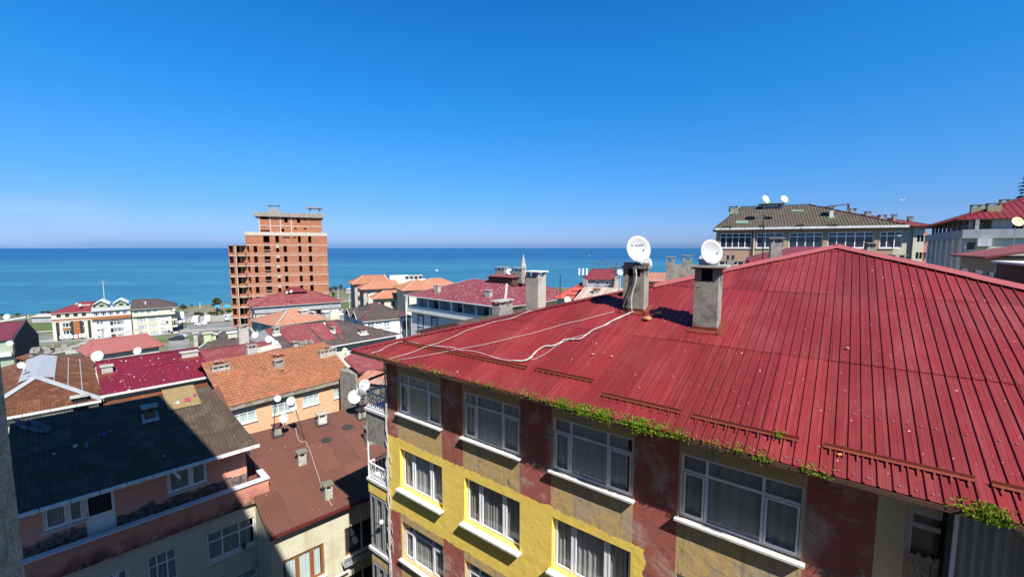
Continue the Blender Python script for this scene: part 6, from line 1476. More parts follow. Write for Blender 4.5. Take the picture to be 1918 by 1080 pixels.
for k,(xl,xr,yb_,yt) in enumerate(((1591,1603.5,406,391),(1621.5,1631,409,396.5),(1647,1661,410,403),(1673,1680,412,402),(1702.5,1710.5,417,406))):
    a0=F20.w(xl,yb_,2)[0]; a1_=F20.w(xr,yb_,2)[0]; chimney(h20,a0,2,a1_-a0,.9,F20.w(xl,yb_,2)[1],F20.w(xl,yt,2)[1],CONC,CONC,.12,.08,.3)
# ---- grey modern block with the big red roof at the right
pc=atY(1802,446,47); F21=Frame(None,None,0,.3,O=(pc.x,pc.y,0),e=FD); ZB=pc.z
h21=house('grey_modern_block','grey banded modern block with light wall fins at the right edge','apartment block',F21,-18)
zt=F21.w(1802,430,0)[1]; W21=F21.side(1733.6,440,0)[0]; print('B21',ZB,zt,W21); W21=min(max(W21,12),30); L21=30
walls(h21,GREYW,0,L21,0,W21,ZB-.02,zt,name='upper_band')
fo=[F21.w(1810,455,.3)[0]]; a0,z1=F21.w(1804,448,.3); a0,z1=F21.w(1810,455,.3); a1_,_=F21.w(1817,455,.3)
a0=F21.w(1804*0+1814,452,.3)[0]; a1_=F21.w(1823,452,.3)[0]; 
fo=[(F21.w(1804.5,453,.3)[0],F21.w(1819,453,.3)[0],F21.w(1810,467,.3)[1],F21.w(1810,453.5,.3)[1],'dark2')]
lf_=[(W21-.8-i*(W21/7)-2.0,W21-.8-i*(W21/7)-.6,ZB-3.6-j*3.2,ZB-.4-j*3.2+(-.3 if j else 0),'dark2') for i in range(6) for j in range(3)]
lf_=[(a,b,c+(.5 if True else 0),d,k) for a,b,c,d,k in lf_ if a>.3]
walls(h21,PALEW,.3,L21-.3,.3,W21-.3,-18,ZB-.024,front=fo,left=lf_,name='lower_wall')
for i in range(7): y=.5+i*(W21/7); MB().box(.02,.297,y,y+.7,-18,ZB-.03).put('wall_fin',SILL,h21)
wb=MB().box(F21.w(1831,450,-.2)[0],F21.w(1858,450,-.2)[0],-.35,.29,F21.w(1840,461,-.2)[1],F21.w(1840,446.5,-.2)[1]).put('white_bay',WHT,h21)
# recessed top storey and roof
ztop=F21.w(1840.6,410,1.0)[1]
rc=MB(); facade(rc,(2.5,2.0),(1,0),L21-4,zt-.2,ztop,[(1.5+i*2.6,2.6+i*2.6,zt,ztop-.4) for i in range(6)],.1); facade(rc,(2.5,W21-2),(0,-1),W21-4,zt-.2,ztop,[(2+i*2.6,3+i*2.6,zt+.2,ztop-.5) for i in range(5)],.1); rc.put('top_storey_wall',WHT,h21)
MB().box(3.2,L21-2,2.6,W21-3,zt,ztop).put('top_storey_rooms',BOARD,h21)
for i in range(9): y=1+i*(W21-2)/8; MB().box(.6,.9,y,y+.3,zt,ztop).put('terrace_pillar',GREYW,h21)
for i in range(6): x=1+i*3.5; MB().box(x,x+.3,.6,.9,zt,ztop).put('terrace_pillar',GREYW,h21)
hip(h21,-.6,L21+2,.6,W21+1,ztop,4.6,11,L21-9,W21*.5,RED,'trap',.5,.05,cap=.4,eavem=BOARD)
F21r=Frame(None,None,ztop,.45,O=tuple(F21.W(0,-.4,ztop)),e=tuple(F21.e[:2]))
MOC=mat('mossy_yellow_concrete',(.34,.31,.18),.9,.25,2,objr=0)
for xl,xr,yb_,yt,Yk in ((1819,1828,399,384.5,50),(1833,1844,398,384,52),(1849,1871.5,399,381.5,48),(1873.5,1884.5,388,374.5,54)):
    q=atY(xl,yb_,Yk); q2=atY(xr,yb_,Yk); a0,b0=F21.loc(q); a1_,_=F21.loc(q2); zt_=atY(xl,yt,Yk).z; chimney(h21,a0,b0,max(.8,a1_-a0),.9,q.z-.4,zt_,MOC,CONC,.05,.08,.25)
# ---- tan lean-to with a red roof at the right edge
pc=atY(1799.8,478,33); F22=Frame(None,None,0,.22,O=(pc.x,pc.y,0),e=(-.61,-.79)); z22=pc.z
h22=house('tan_red_roof_annex','low tan annex with a shallow red roof and three white windows at the right edge','house',F22,-16)
def w22(xl,xr,yt,yb_): a0,z1=F22.w(xl,yt,0); a1_,_=F22.w(xr,yt,0); _,z0=F22.w(xl,yb_,0); return (a0,a1_,z0,z1,'far3')
walls(h22,mat('rough_tan_block',(.36,.28,.17),.95,.2,1.5,objr=0),0,9.5,0,6,-16,z22,front=[w22(1799,1813,501,513),w22(1824,1841,504,518.5),w22(1850,1877,508,527)],depth=.1)
zz=z22+.05; MB().slab3([(-.7,-.5,zz),(9.9,-.5,zz),(9.9,6.5,zz+1.5),(-.7,6.5,zz+1.5)],.12).put('roof_sheet',REDM,h22)
a0,_=F22.w(1888.5,500,-.6); zt_=F22.w(1890,492,-.6)[1]; MB().box(a0,a0+6,-1.0,-.01,-16,zt_).put('dark_lean_to',BOARD,h22); MB().box(a0-.1,a0+6,-1.2,-.0,zt_+.003,zt_+.1).put('slab',SILL,h22)
dish_px(1904.8,415.8,9.3,33.5,-15,'yellowed dish on a tall pole at the right edge',h=1.9,yellow=True)
# ---- grey back yard wall, red sheet roof and faded tiles beside the yellow house
F7=Frame((672,699),(722,686),-10.6,.12)
h7=house('red_sheet_annex','low annex with a plain red corrugated sheet roof left of the yellow house','house',F7,-20)
P=[F7.r(x,y) for x,y in ((644,672),(660,662),(730,676),(730,690),(672,699))]
MB().slab3([(p[0],p[1],p[2]) for p in P][::-1],.06).put('roof_sheet',REDM,h7)
am=min(p[0] for p in P); corrug(h7,(am,.0,-10.55),(1,0),(0,1),.12,[(p[0]-am,p[1]) for p in ([P[0],P[1],P[2],P[3],P[4]])],'sine',.25,.03,REDM)
MB().box(P[4][0]-.0,7,.5,3,-20,-10.8).put('wall',CONC,h7)
F7b=Frame((676,716),(730,722),-10.9,.3)
h7b=house('faded_tile_shed','crumbling shed wall with bleached orange tiles behind the dish cluster','shed',F7b,-20)
c_=corrug(h7b,(-.6,0,-10.9),(1,0),(0,1),.3,[(0,0),(4.5,0),(4.5,1.7),(0,1.7)],'sine',.3,.05,TILEO,'roof_sheet',.6,.5,.02)
walls(h7b,CONC,-.35,4,.2,1.6,-20,-10.95)
VN=plain('dry_vine',(.12,.09,.065),.9); rr=random.Random(31); mb=MB()
for i in range(46):
    x=rr.uniform(-.3,4); z=rr.uniform(-14,-11); pts=[]
    for k in range(6): pts.append((x,.15+rr.uniform(-.05,.02),z)); x+=rr.uniform(-.4,.4); z-=rr.uniform(-.2,.6)
    mb.tube(pts,.02,4,False)
mb.put('dry_vines',VN,h7b,kind='stuff')
dish_px(646,656,5,42,0,'small yellow dish on the wall bracket right of the clay tile roof',h=.8,yellow=True)
dish_px(713,724,4,17.2,-20,'small white dish fixed to the upper balcony of the yellow house',h=.3)
tag(ob('balcony_awning_bar',MB().tube([(0,0,0),(1.2,.6,.35),(2.2,1.0,.1)],.05,6).mesh('balcony_awning_bar',NAVY),None,tuple(FY.W(-2.0,.1,-5.2))),'bent dark blue folded umbrella over the upper corner balcony','umbrella')
# ================================================================ coast strip: the three joined blocks
F23=Frame((95.8,588.3),(171,583.75),-22.6,.4)
h23=house('red_roofed_office_block','cream and orange banded block with a red hip roof, left in the coastal row','apartment block',F23,-32.2)
L=F23.L; FL=2.55
hip(h23,-.6,L,-.5,13,-22.4,3.0,6.3,L-.2,6,REDF,'trap',.6,.04,cap=.25,eavem=SILL)
fo=[(1.2+i*(L-1.6)/4,1.2+i*(L-1.6)/4+(L-1.6)/4-1.0,-24.0,-22.75,'brown2') for i in range(4)]
xa=F23.w(117,610)[0]; xb=F23.w(134,610)[0]; xc=F23.w(147,610)[0]; xd=F23.w(158.5,610)[0]
for j in range(4):
    zt=-26.0-j*FL*1.0
    if zt-1.5<-32: break
    fo+=[(xa,xb,zt-1.5,zt,'far3d'),(xc,xd,zt-1.5,zt,'far3d')]
walls(h23,PALEW,0,L,0,12.5,-32.2,-22.5,front=fo,left=[(2+i*3,4+i*3,-26-j*FL-1.3,-26-j*FL,'far2') for i in range(3) for j in range(3)],depth=.25)
MB().box(-.1,L,-.12,-.003,-25.1,-24.5).put('orange_band',ORNG,h23); MB().box(-.12,L,-.16,-.004,-24.46,-24.2).put('white_band',SILL,h23); MB().box(-.12,L,-.16,-.004,-25.4,-25.13).put('white_band',SILL,h23)
x=F23.w(138,610)[0]; MB().box(x-.0,x+1.6,-.3,-.004,-32,-25.45).put('orange_pier',ORNG,h23); MB().box(x-.7,x-.02,-.2,-.004,-32,-25.45).box(x+1.62,x+2.3,-.2,-.004,-32,-25.45).put('dark_pier',NAVY,h23)
MB().box(xa,xb,-.1,-.004,-28.35,-27.6).box(xc,xd,-.1,-.004,-28.35,-27.6).put('orange_panel',ORNG,h23)
x=F23.w(165,610)[0]; MB().box(x,x+.7,-.2,-.004,-32,-25.45).put('dark_pier',NAVY,h23)
x0=F23.w(101,610)[0]; MB().box(x0+.5,F23.w(111,610)[0],-.1,-.004,-32,-25.6).put('dark_glazing',GD,h23)
# shop boards (the lettering is too small to read in the photograph; dark strokes only)
sgn=[]
for k,(xl,xr,yt,yb_) in enumerate(((111.5,123,629,634.5),(124,136,628,634),(138,145,627,633),(147.5,160.5,625,632))):
    a0,z1=F23.w(xl,yt,-.5); a1_,_=F23.w(xr,yt,-.5); _,z0=F23.w(xl,yb_,-.5)
    s=thing('shop_sign',['leftmost white shop board on the red roofed block','second white shop board from the left on the red roofed block','small square white shop board on the orange pier','right white shop board on the red roofed block'][k],'sign',tuple(F23.W(a0,-.45,z0)),F23.rz)
    ob('board',MB().box(0,a1_-a0,-.12,0,0,z1-z0).mesh('board',WHITE),s); rr=random.Random(k); mb=MB(); x=.3; h=z1-z0
    while x<a1_-a0-.5:
        w_=rr.uniform(.12,.3); mb.box(x,x+w_,-.13,-.121,h*.35,h*.35+rr.uniform(.3,.42)*h); x+=w_+.09
    ob('lettering',mb.mesh('lettering',INK),s)
dish_px(144.5,570.6,3.2,F23.O.y+7,60,'tilted dish left of the other on the red roofed coastal block',h=1); dish_px(150,571.3,3.1,F23.O.y+5,5,'round dish beside the tilted one on the red roofed coastal block',h=1)
MB().box(L-3.6,L-.8,3.6,4.4,-21.2,-20.3).put('dormer',SILL,h23)
# middle block with two green gabled dormers
F24=Frame((170.5,583.5),(244,578.5),-22.3,.5)
h24=house('green_dormer_block','pale block with two green dormers, middle of the coastal row','apartment block',F24,-32.2)
L=F24.L
MB().slab3([(0,-.6,-22.2),(L,-.6,-22.2),(L,3,-20.9),(0,3,-20.9)],.12).put('roof_slope',GREYW,h24)
for k in range(2):
    x0=.5+k*L/2; x1=x0+L/2-1; xm=(x0+x1)/2
    mb=MB(); facade(mb,(x0+.5,1.6),(1,0),x1-x0-1,-21.6,-20.0,[((x1-x0-1)*.36,(x1-x0-1)*.72,-21.0,-20.2)],.2); mb.quad((x0+.5,1.6,-20.0),(x1-.5,1.6,-20.0),(xm,1.6,-18.9)); mb.box(x0+.5,x1-.5,1.85,9,-22,-20.0); d_=mb.put('dormer',GREEN,h24)
    r_=MB(); r_.slab3([(x0-.1,.9,-20.1),(xm,.9,-18.6),(xm,9,-18.6),(x0-.1,9,-20.1)],.15); r_.slab3([(xm,.9,-18.6),(x1+.1,.9,-20.1),(x1+.1,9,-20.1),(xm,9,-18.6)],.15); ob('dormer_roof',r_.mesh('dormer_roof',SILL,False,-32.2),d_)
    window(h24,(x0+.5,1.6),(1,0),(x1-x0-1)*.36,(x1-x0-1)*.72,-21.0,-20.2,'brown2',.1)
fo=[(.6+i*(L-1)/5,.6+i*(L-1)/5+(L-1)/5-.5,-24.1,-22.7,'far3d') for i in range(5)]
mb=MB(); 
for j in range(3):
    zt=-26.2-j*FL
    fo+=[(1.2,1.8,zt-.55,zt,'dark'),(2.1,2.7,zt-.55,zt,'dark'),(4.6,7.8,zt-1.5,zt,'dark2'),(L-4.9,L-1.9,zt-1.4,zt-.1,'far3')]
walls(h24,WHT,.1,L,0,12,-32.2,-22.2,front=[(a-.1,b-.1,c,d,k) for a,b,c,d,k in fo],depth=.2,sill=(.12,.09,SILL))
MB().box(0,L,-.7,-.003,-25.3,-24.35).put('orange_band',ORNG,h24)
# right block with brown roof
F25=Frame((244.5,579.6),(330,574),-22.0,.4)
h25=house('brown_roofed_coastal_block','cream block with a dark brown roof, right end of the coastal row','apartment block',F25,-32.2)
L=F25.L
hip(h25,0,L+.4,-.8,12,-22,2.9,.3,L-6,6.5,DARKF,'sine',.5,.03,cap=.2,eavem=SILL)
MB().box(.5,L-.5,-.78,-.6,-24.6,-23.6).put('terrace_parapet',PALEW,h25); MB().box(.3,L-.3,-.58,-.003,-24.6,-24.4).put('terrace_floor',CONCL,h25)
fo=[(.8+i*1.75,2.1+i*1.75,-24.2,-22.4,'far2') for i in range(int((L-5)/1.75))]
X=[F25.w(x,600)[0] for x in (256.5,273.5,277,293,298,315)]
for j in range(3):
    zt=-25.5-j*FL
    fo+=[(X[0]+j*.2,X[1]+j*.2,zt-1.35,zt,'far3'),(X[2]+j*.2,X[3]+j*.2,zt-1.35,zt,'far3'),(X[4]+j*.2,X[5]+j*.2,zt-1.35,zt,'far3')]
fo+=[(8.5,11.5,-32,-31.2+.0,None),(12.5,16,-32,-31.1,None)]
walls(h25,PALEW,.3,L-1.6,0,11.5,-32.2,-22,front=[(a-.3,b-.3,c,d,k) for a,b,c,d,k in fo],right=[(1,3.5,-25.5-j*FL-1.2,-25.5-j*FL,'dark2') for j in range(3)],depth=.2,sill=(.15,.1,SILL))
for j in range(3): MB().box(L-1.59,L,.2,3.8,-27.3-j*FL+.2,-26.6-j*FL).put('side_balcony',PALEW,h25)
chim_px(h25,F25,271,274,571,565,.8,m=SILL,cap=SILL,over=.2)
dish_px(326,580,2.6,F25.W(L,0,0).y-1,10,'white dish on the open corner of the brown roofed coastal block',h=1)
for k,(x,y) in enumerate(((312,599),(315,615.5))): dish_px(x,y,2.0,F25.W(X[5],0,0).y-.8,20,['upper','lower'][k]+' little dark backed dish on the cream wall of the coastal row',h=.4)
# billboard
p=atY(333,592,168); s=thing('billboard','white billboard with a blue foot strip right of the coastal row','billboard',(p.x,p.y,-32),R(3))
zz=p.z+32; ob('panel',MB().box(-2.4,2.4,-.15,.15,zz-1.6,zz+1.9).mesh('panel',WHITE),s); ob('printed_strip',MB().box(-2.3,2.3,-.17,-.152,zz-1.5,zz-.8).mesh('printed_strip',plain('print_blue',(.08,.18,.38),.5)),s); ob('post',MB().box(-1.6,-1.3,0,.2,0,zz-1.6).box(1.3,1.6,0,.2,0,zz-1.6).mesh('post',STEEL),s)
# roadside hoardings with print
p0=atZ(371,627,-30.5)
for k,(xl,xr,c,lab) in enumerate(((371,388,(.18,.14,.22),'dark purple printed hoarding beside the coast road'),(388.5,408,(.62,.66,.72),'pale printed hoarding between the purple and the flag coloured one'),(408.5,428,(.5,.08,.09),'red white and blue printed hoarding at the foot of the brick tower'))):
    Yk=118; p=atY(xl,627,Yk); q=atY(xr,624.5,Yk); h_=7.5/800*Yk; s=thing('hoarding',lab,'hoarding',(p.x,p.y,p.z-1.5),math.atan2(q.y-p.y,q.x-p.x)); w_=(q-p).length
    ob('panel',MB().box(0,w_,-.05,.05,1,1+h_).mesh('panel',plain('hoarding_print_%d'%k,c,.5)),s)
    if k==2: ob('blue_field',MB().box(0,w_*.45,-.07,-.052,1,1+h_).mesh('blue_field',plain('print_navy',(.05,.09,.32),.5)),s); ob('white_stripe',MB().box(w_*.2,w_*.8,-.09,-.072,1+h_*.35,1+h_*.6).mesh('white_stripe',WHITE),s)
    if k==0: ob('pale_stripe',MB().box(w_*.1,w_*.9,-.07,-.052,1.2,1.5).mesh('pale_stripe',WHITE),s)
    ob('post',MB().box(.1,.25,0,.12,-.8,1).box(w_-.25,w_-.1,0,.12,-.8,1).mesh('post',STEEL),s)
# slate clad house at the far left
F26=Frame((-30,640),(21.7,635),-20.0,.55)
h26=house('slate_gable_house','red roofed house with a slate grey clad gable at the left edge','house',F26,-31)
L=F26.L; D=F26.side(47.5,600,L); D2=F26.side(69,625,L); zpk=D[1]; db=max(D[0],4); print('26',L,D,D2)
sl_=(zpk+20)/db
corrug(h26,(-6,0,-20),(1,0),(0,1),sl_,[(0,-.3),(L+6,-.3),(L+6,db),(0,db)],'trap',.5,.04,REDF)
mb=MB(); dd=max(D2[0],db*1.8); pts=[(L+.01,0,-31),(L+.01,dd,-31),(L+.01,dd,D2[1]),(L+.01,db+.8,zpk-.6),(L+.01,db,zpk+.3),(L+.01,0,-20)]
mb.quad(*pts); mb.quad(*[(L+.3,b,c) for a,b,c in pts][::1]); 
for i in range(len(pts)): p,q=pts[i],pts[(i+1)%len(pts)]; mb.quad(p,q,(L+.3,q[1],q[2]),(L+.3,p[1],p[2]))
mb.put('gable_cladding',SLATE,h26)
n=10
for i in range(n): y=dd*i/n+.1; zt=-20+ (zpk+20)*min(1,y/db) if y<db else zpk-(y-db)*(zpk-D2[1])/(dd-db+.01); MB().box(L+.302,L+.36,y,y+.12,-31,zt-.1).put('cladding_seam',NAVY,h26)
walls(h26,GREEN,-6,L-.0,.3,db,-31,-20.1,front=[(L+1,L+3.2,-22.5,-20.8,'dark2'),(L+1,L+3,-26,-24.2,'far2')])
MB().box(L-3.5,L-.2,-.6,.29,-23.6,-22.8).put('balcony_parapet',WHT,h26)
p=F26.W(L-3,db-.5,zpk+.4); MB().slab3([(L-4.5,db-1,zpk+.35),(L+.2,db-1.4,zpk+1.0),(L+.2,db+1,zpk+1.0),(L-4.5,db+1,zpk+.35)],.12).put('ridge_slab',SILL,h26)
dish_px(13,593,5.0,F26.W(L,db,0).y-1,25,'white dish on the ridge slab of the slate gable house',h=1.2); dish_px(18,643,5.0,F26.W(L,0,0).y-2,50,'white dish on the balcony of the slate gable house',h=.8)
# salmon roof, rubble roof with blue sheet
F27=Frame((162,668),(308,646.5),-13.6,.2)
h27=house('salmon_roof_house','house with a smooth salmon red sheet roof in front of the coastal row','house',F27,-27)
SAL=mat('salmon_sheet_roof',(.31,.105,.09),.7,.12,.5,objr=.03,bstr=.1)
q=F27.r(182,636); q2=F27.g(308,640,-12.2); Dq=max(5,q[1]); print('27',F27.L,q)
Dq=min(Dq,11); hip(h27,0,F27.L,0,Dq+1,-13.6,.2*Dq,1.5,F27.L-.6,Dq,SAL,'trap',.5,.02,cap=.15,eavem=BOARD); walls(h27,CREAM,.5,F27.L-.5,.5,Dq+.5,-27,-13.8)
F28=Frame((105,668),(160,662),-14.6,.1)
h28=house('cluttered_flat_roof','cluttered flat roof with a blue sheet and a rusty post','roof terrace',F28,-27)
MB().box(-3,F28.L+.5,-1,8,-27,-14.9).put('flat_roof',MOSSR,h28)
BLU=plain('blue_tarpaulin',(.035,.12,.33),.5)
mb=MB(); rr=random.Random(2); G=[[(3+i*.55,.5+j*.6,-14.75+rr.uniform(0,.3)) for i in range(13)] for j in range(7)]
for j in range(6):
    for i in range(12): mb.quad(G[j][i],G[j][i+1],G[j+1][i+1],G[j+1][i])
mb.put('blue_sheet',BLU,h28,True)
mb=MB(); 
for (a,b,c),(d,e,f),w_ in (((.5,3,-14.8),(3.6,3.2,-14.3),.5),((4,3,-14.8),(4.6,3.2,-11.6),.16),((.2,3.5,-14.5),(4.2,3.6,-12.6),.12),((8.4,5,-14.8),(8.5,5,-12.2),.4),((-1,4,-14.8),(9,5,-13.9),.14),((1,8,-14.6),(9,9.5,-13.0),.14)): mb.bar((a,b,c),(d,e,f),w_,w_)
mb.put('timber_frame',CONCL,h28)
MB().box(5.6,6.0,.3,.7,-14.9,-12.3).put('rusty_post',RUST,h28)
mb=MB()
for i in range(40): x=rr.uniform(-4,9); y=rr.uniform(4,10); s=rr.uniform(.2,.7); mb.box(x,x+s*1.5,y,y+s,-14.9,-14.9+rr.uniform(.1,.7))
mb.put('stored_clutter',CONC,h28,kind='stuff')
for k,(x,y,r_) in enumerate(((161.5,646,3.6),(169.5,645,3.6),(157,659.5,3.5))): dish_px(x,y,r_,F28.O.y+6-k*1.5,15-k*10,['left dish of a pair beside the salmon roof','right dish of a pair beside the salmon roof','single dish over the blue sheet left of the salmon roof'][k],h=.9)
F29=Frame((45,672),(105,651),-15.2,.1); h29=house('rusty_lean_to','long narrow rusty tile lean to roof running from the slate gable','shed',F29,-28)
MB().slab3([(0,-.6,-15.3),(F29.L,-.6,-15.3),(F29.L,.8,-14.9),(0,.8,-14.9)],.2).put('roof_sheet',RUST,h29); MB().box(.2,F29.L-.2,-.4,.6,-28,-15.55).put('wall',GREEN,h29)
F30=Frame((0,712),(45,697),-14.2,.1); h30=house('yard_wall_house','low cream wall house with white flower pots behind the rusty hip roof','house',F30,-24)
MB().box(-6,F30.L,0,1.2,-24,-14.2).put('wall',CREAM,h30)
for i in range(5): MB().box(1+i*1.1,1.6+i*1.1,.1,.5,-14.2+.003,-13.8).put('planter',SILL if i%2 else BOARD,h30)
# ================================================================ coast: vehicles, lamps, trees
def vehicle(px,py,yaw,kind,col,label,z=-31.96):
    p=atZ(px,py,z); root=thing('minibus' if kind=='van' else 'parked_car',label,'minibus' if kind=='van' else 'car',tuple(p),R(yaw),'vehicles parked along the coast')
    if kind=='van': L,W,H=6.2,2.05,2.7; prof=[(0,.35),(0,1.2),(.55,1.45),(1.35,2.45),(1.9,2.68),(5.9,2.7),(6.2,2.5),(6.2,.35)]; win=[(.66,1.5,1.28,2.3)]
    else: L,W,H=4.3,1.75,1.45; prof=[(0,.3),(0,.72),(.15,.85),(1.1,.98),(1.85,1.42),(3.2,1.45),(4.0,1.0),(4.3,.85),(4.3,.3)]; win=[(1.25,1.02,1.8,1.36)]
    mb=MB(); n=len(prof); i0=0
    def halfw(z): return W/2*(1-.10*max(0,(z-H*.6)/(H*.4)))
    mb.v=[(y-L/2,-halfw(z),z) for y,z in prof]+[(y-L/2,halfw(z),z) for y,z in prof]
    mb.f=[tuple(range(n)),tuple(reversed(range(n,2*n)))]+[(k,(k+1)%n,(k+1)%n+n,k+n)[::-1] for k in range(n)]
    ob('body',mb.mesh('body',plain('car_paint_%s'%col[0],col[1],.25,.5)),root)
    g=MB(); y0,z0,y1,z1=win[0]; e=.02; nx=-(z1-z0); nz=(y1-y0); l=math.hypot(nx,nz); ox,oz=nx/l*e,nz/l*e
    g.quad((y0-L/2+ox,-halfw(z0)*.9,z0+oz),(y1-L/2+ox,-halfw(z1)*.88,z1+oz),(y1-L/2+ox,halfw(z1)*.88,z1+oz),(y0-L/2+ox,halfw(z0)*.9,z0+oz)); ob('windscreen',g.mesh('windscreen',GD),root)
    for s_ in (-1,1):
        g=MB(); zl,zh_=(1.35,2.25) if kind=='van' else (.98,1.36); ya,yb2=(1.5,5.8) if kind=='van' else (1.6,3.6)
        k=1.012; g.quad((ya-L/2-.2,s_*halfw(zl)*k,zl),(yb2-L/2,s_*halfw(zl)*k,zl),(yb2-L/2-.25,s_*halfw(zh_)*k,zh_),(ya-L/2+.15,s_*halfw(zh_)*k,zh_)); ob('side_window',g.mesh('side_window',GD),root)
        for yy in (.95 if kind=='van' else .8,L-1.0): ob('wheel',MB().tube([(yy-L/2,s_*(W/2-.2),.33),(yy-L/2,s_*(W/2+.01),.33)],.33,12).mesh('wheel',BLK),root)
        ob('headlight',MB().box(-L/2-.015,-L/2+.02,s_*W*.36-.14,s_*W*.36+.14,.62,.8).mesh('headlight',GC),root)
    ob('bumper',MB().box(-L/2-.03,-L/2+.02,-W*.45,W*.45,.32,.5).mesh('bumper',STEEL),root)
Wc=('white',(.75,.76,.77)); Dc=('dark',(.03,.035,.045)); Sc=('silver',(.4,.41,.43))
vehicle(367.5,603.5,118,'van',Wc,'left of the two white minibuses on the car park by the sea')
vehicle(389.5,602.5,122,'van',Wc,'right of the two white minibuses on the car park by the sea')
vehicle(342,605,122,'car',Wc,'white car parked left of the minibuses near the billboard'); vehicle(425,600,128,'car',Sc,'silver white car parked between the minibuses and the tower')
vehicle(430,592,20,'car',Wc,'white car half hidden by the brick tower'); vehicle(376,608.5,4,'car',Wc,'white car driving on the coast road below the minibuses')
vehicle(331,636,10,'car',Dc,'dark car at the side street by the coastal row',z=-31.85); vehicle(338,633,12,'car',Sc,'silver car behind the dark one at the side street',z=-31.85)
def lamp(px,yt,yb_,label,heads=1,z=-32):
    p=atZ(px,yb_,z); t=atY(px,yt,p.y); h=t.z-z; root=thing('street_lamp',label,'street lamp',(p.x,p.y,z),0,'lamp posts along the coast')
    ob('pole',MB().tube([(0,0,0),(0,0,h)],[.14,.07],6).mesh('pole',WHITE),root); mb=MB()
    for k in range(heads): an=k*2.1+.4; mb.tube([(0,0,h),(math.cos(an)*.8,math.sin(an)*.8,h+.1)],.05,5); mb.box(math.cos(an)*.8-.35,math.cos(an)*.8+.35,math.sin(an)*.8-.15,math.sin(an)*.8+.15,h+.05,h+.2)
    ob('lamp_head',mb.mesh('lamp_head',ALU),root)
lamp(200,527,610,'tall mast light with three heads rising behind the green dormer block',3); lamp(375,566,577,'white lamp post on the shore left of the palm',1); lamp(384.5,585,593,'short white lamp post behind the right minibus',1); lamp(53,589,596,'white lamp post on the shore at the far left',1)
lamp(620.5,548,568,'lamp post beside the tower in the park',1); lamp(634,543,570,'curved lamp post in the park right of the tower',1); lamp(655,552,580,'lamp post near the stone complex',1)
def T(px,yb_,h_px,w_px,label,m=None,kind='tree',z=-32,n=500,seed=1,trunk=.35,name='tree',grp='trees and bushes by the sea'):
    p=atZ(px,yb_,z); d=p.y*CP-p.z*SP; tree(tuple(p),h_px*d/800,w_px*d/1600,label,m,kind,name,trunk,n,.5 if h_px>8 else .4,seed,grp)
T(343,586,17,13,'leaning broadleaf tree by the path right of the coastal row',LFO,seed=1,trunk=.4)
T(369.5,591,10,11,'round dark bush behind the left minibus',LF,'bush',seed=2,trunk=.1,name='bush'); T(378.5,591,7,8,'smaller olive bush right of the round dark bush',LFO,'bush',seed=3,trunk=.1,name='bush')
T(395,589,6,12,'low olive hedge behind the right minibus',LFO,'bush',seed=4,trunk=.1,name='bush'); T(405.5,590,8,10,'dark bush under the left blue canopy',LF,'bush',seed=5,trunk=.1,name='bush'); T(417,588,7,9,'dark bush between the two blue canopies',LF,'bush',seed=6,trunk=.1,name='bush'); T(430,587,9,10,'bush hard against the brick tower',LF,'bush',seed=7,trunk=.1,name='bush')
T(88,602,12,10,'dark tree left of the red roofed coastal block',LF,seed=8); T(80,590,8,6,'small thin tree on the shore left of the coastal row',LFO,seed=9,trunk=.5); T(34,593,6,7,'little flat crowned tree on the shore at the far left',LF,seed=10,trunk=.5); T(3,593,5,7,'small tree on the shore at the left edge',LF,seed=11,trunk=.5); T(91,588,6,9,'yellowish low tree above the red roofed block eave',LFO,seed=12,trunk=.4)
T(398,574.5,5,5,'tiny dark tree on the shoreline left of the palm',LF,seed=13,trunk=.5); T(359,574.5,4,3,'tiny lone tree on the shoreline above the path',LF,seed=14,trunk=.5)
for k,(x,y,h,w_,m_) in enumerate(((620,551,15,10,LFO),(628,545,9,10,LF),(638,544,12,11,LFO),(648,545,7,14,LF),(624,556,10,8,LF))): T(x,y,h,w_,['olive tree beside the tower edge in the park','dark tree second from the tower in the park','bright olive tree third from the tower in the park','low dark hedge right of the park trees','dark tree in front of the park row'][k],m_,seed=20+k,trunk=.2)
for k,(x,y,h,w_) in enumerate(((612,597,10,9),(626,584,15,10),(652,588,11,9),(640,585,8,8))): T(x,y,h,w_,['shrub behind the grey eaved block','tree at the right end of the grey eaved block','shrub left of the stone complex wall','small garden tree between block and complex'][k],LFO,seed=30+k,trunk=.3)
for k,(x,y) in enumerate(((1181,505),(1035,0))[:1]): 
    p=atY(1145,515,95); tree((p.x,p.y,p.z-4),7.5,5,'bare hazy brown tree behind the maroon roofed house',leafmat('dry_twigs',(.12,.08,.06),(.2,.14,.1)),'tree','tree',.4,260,.4,41)
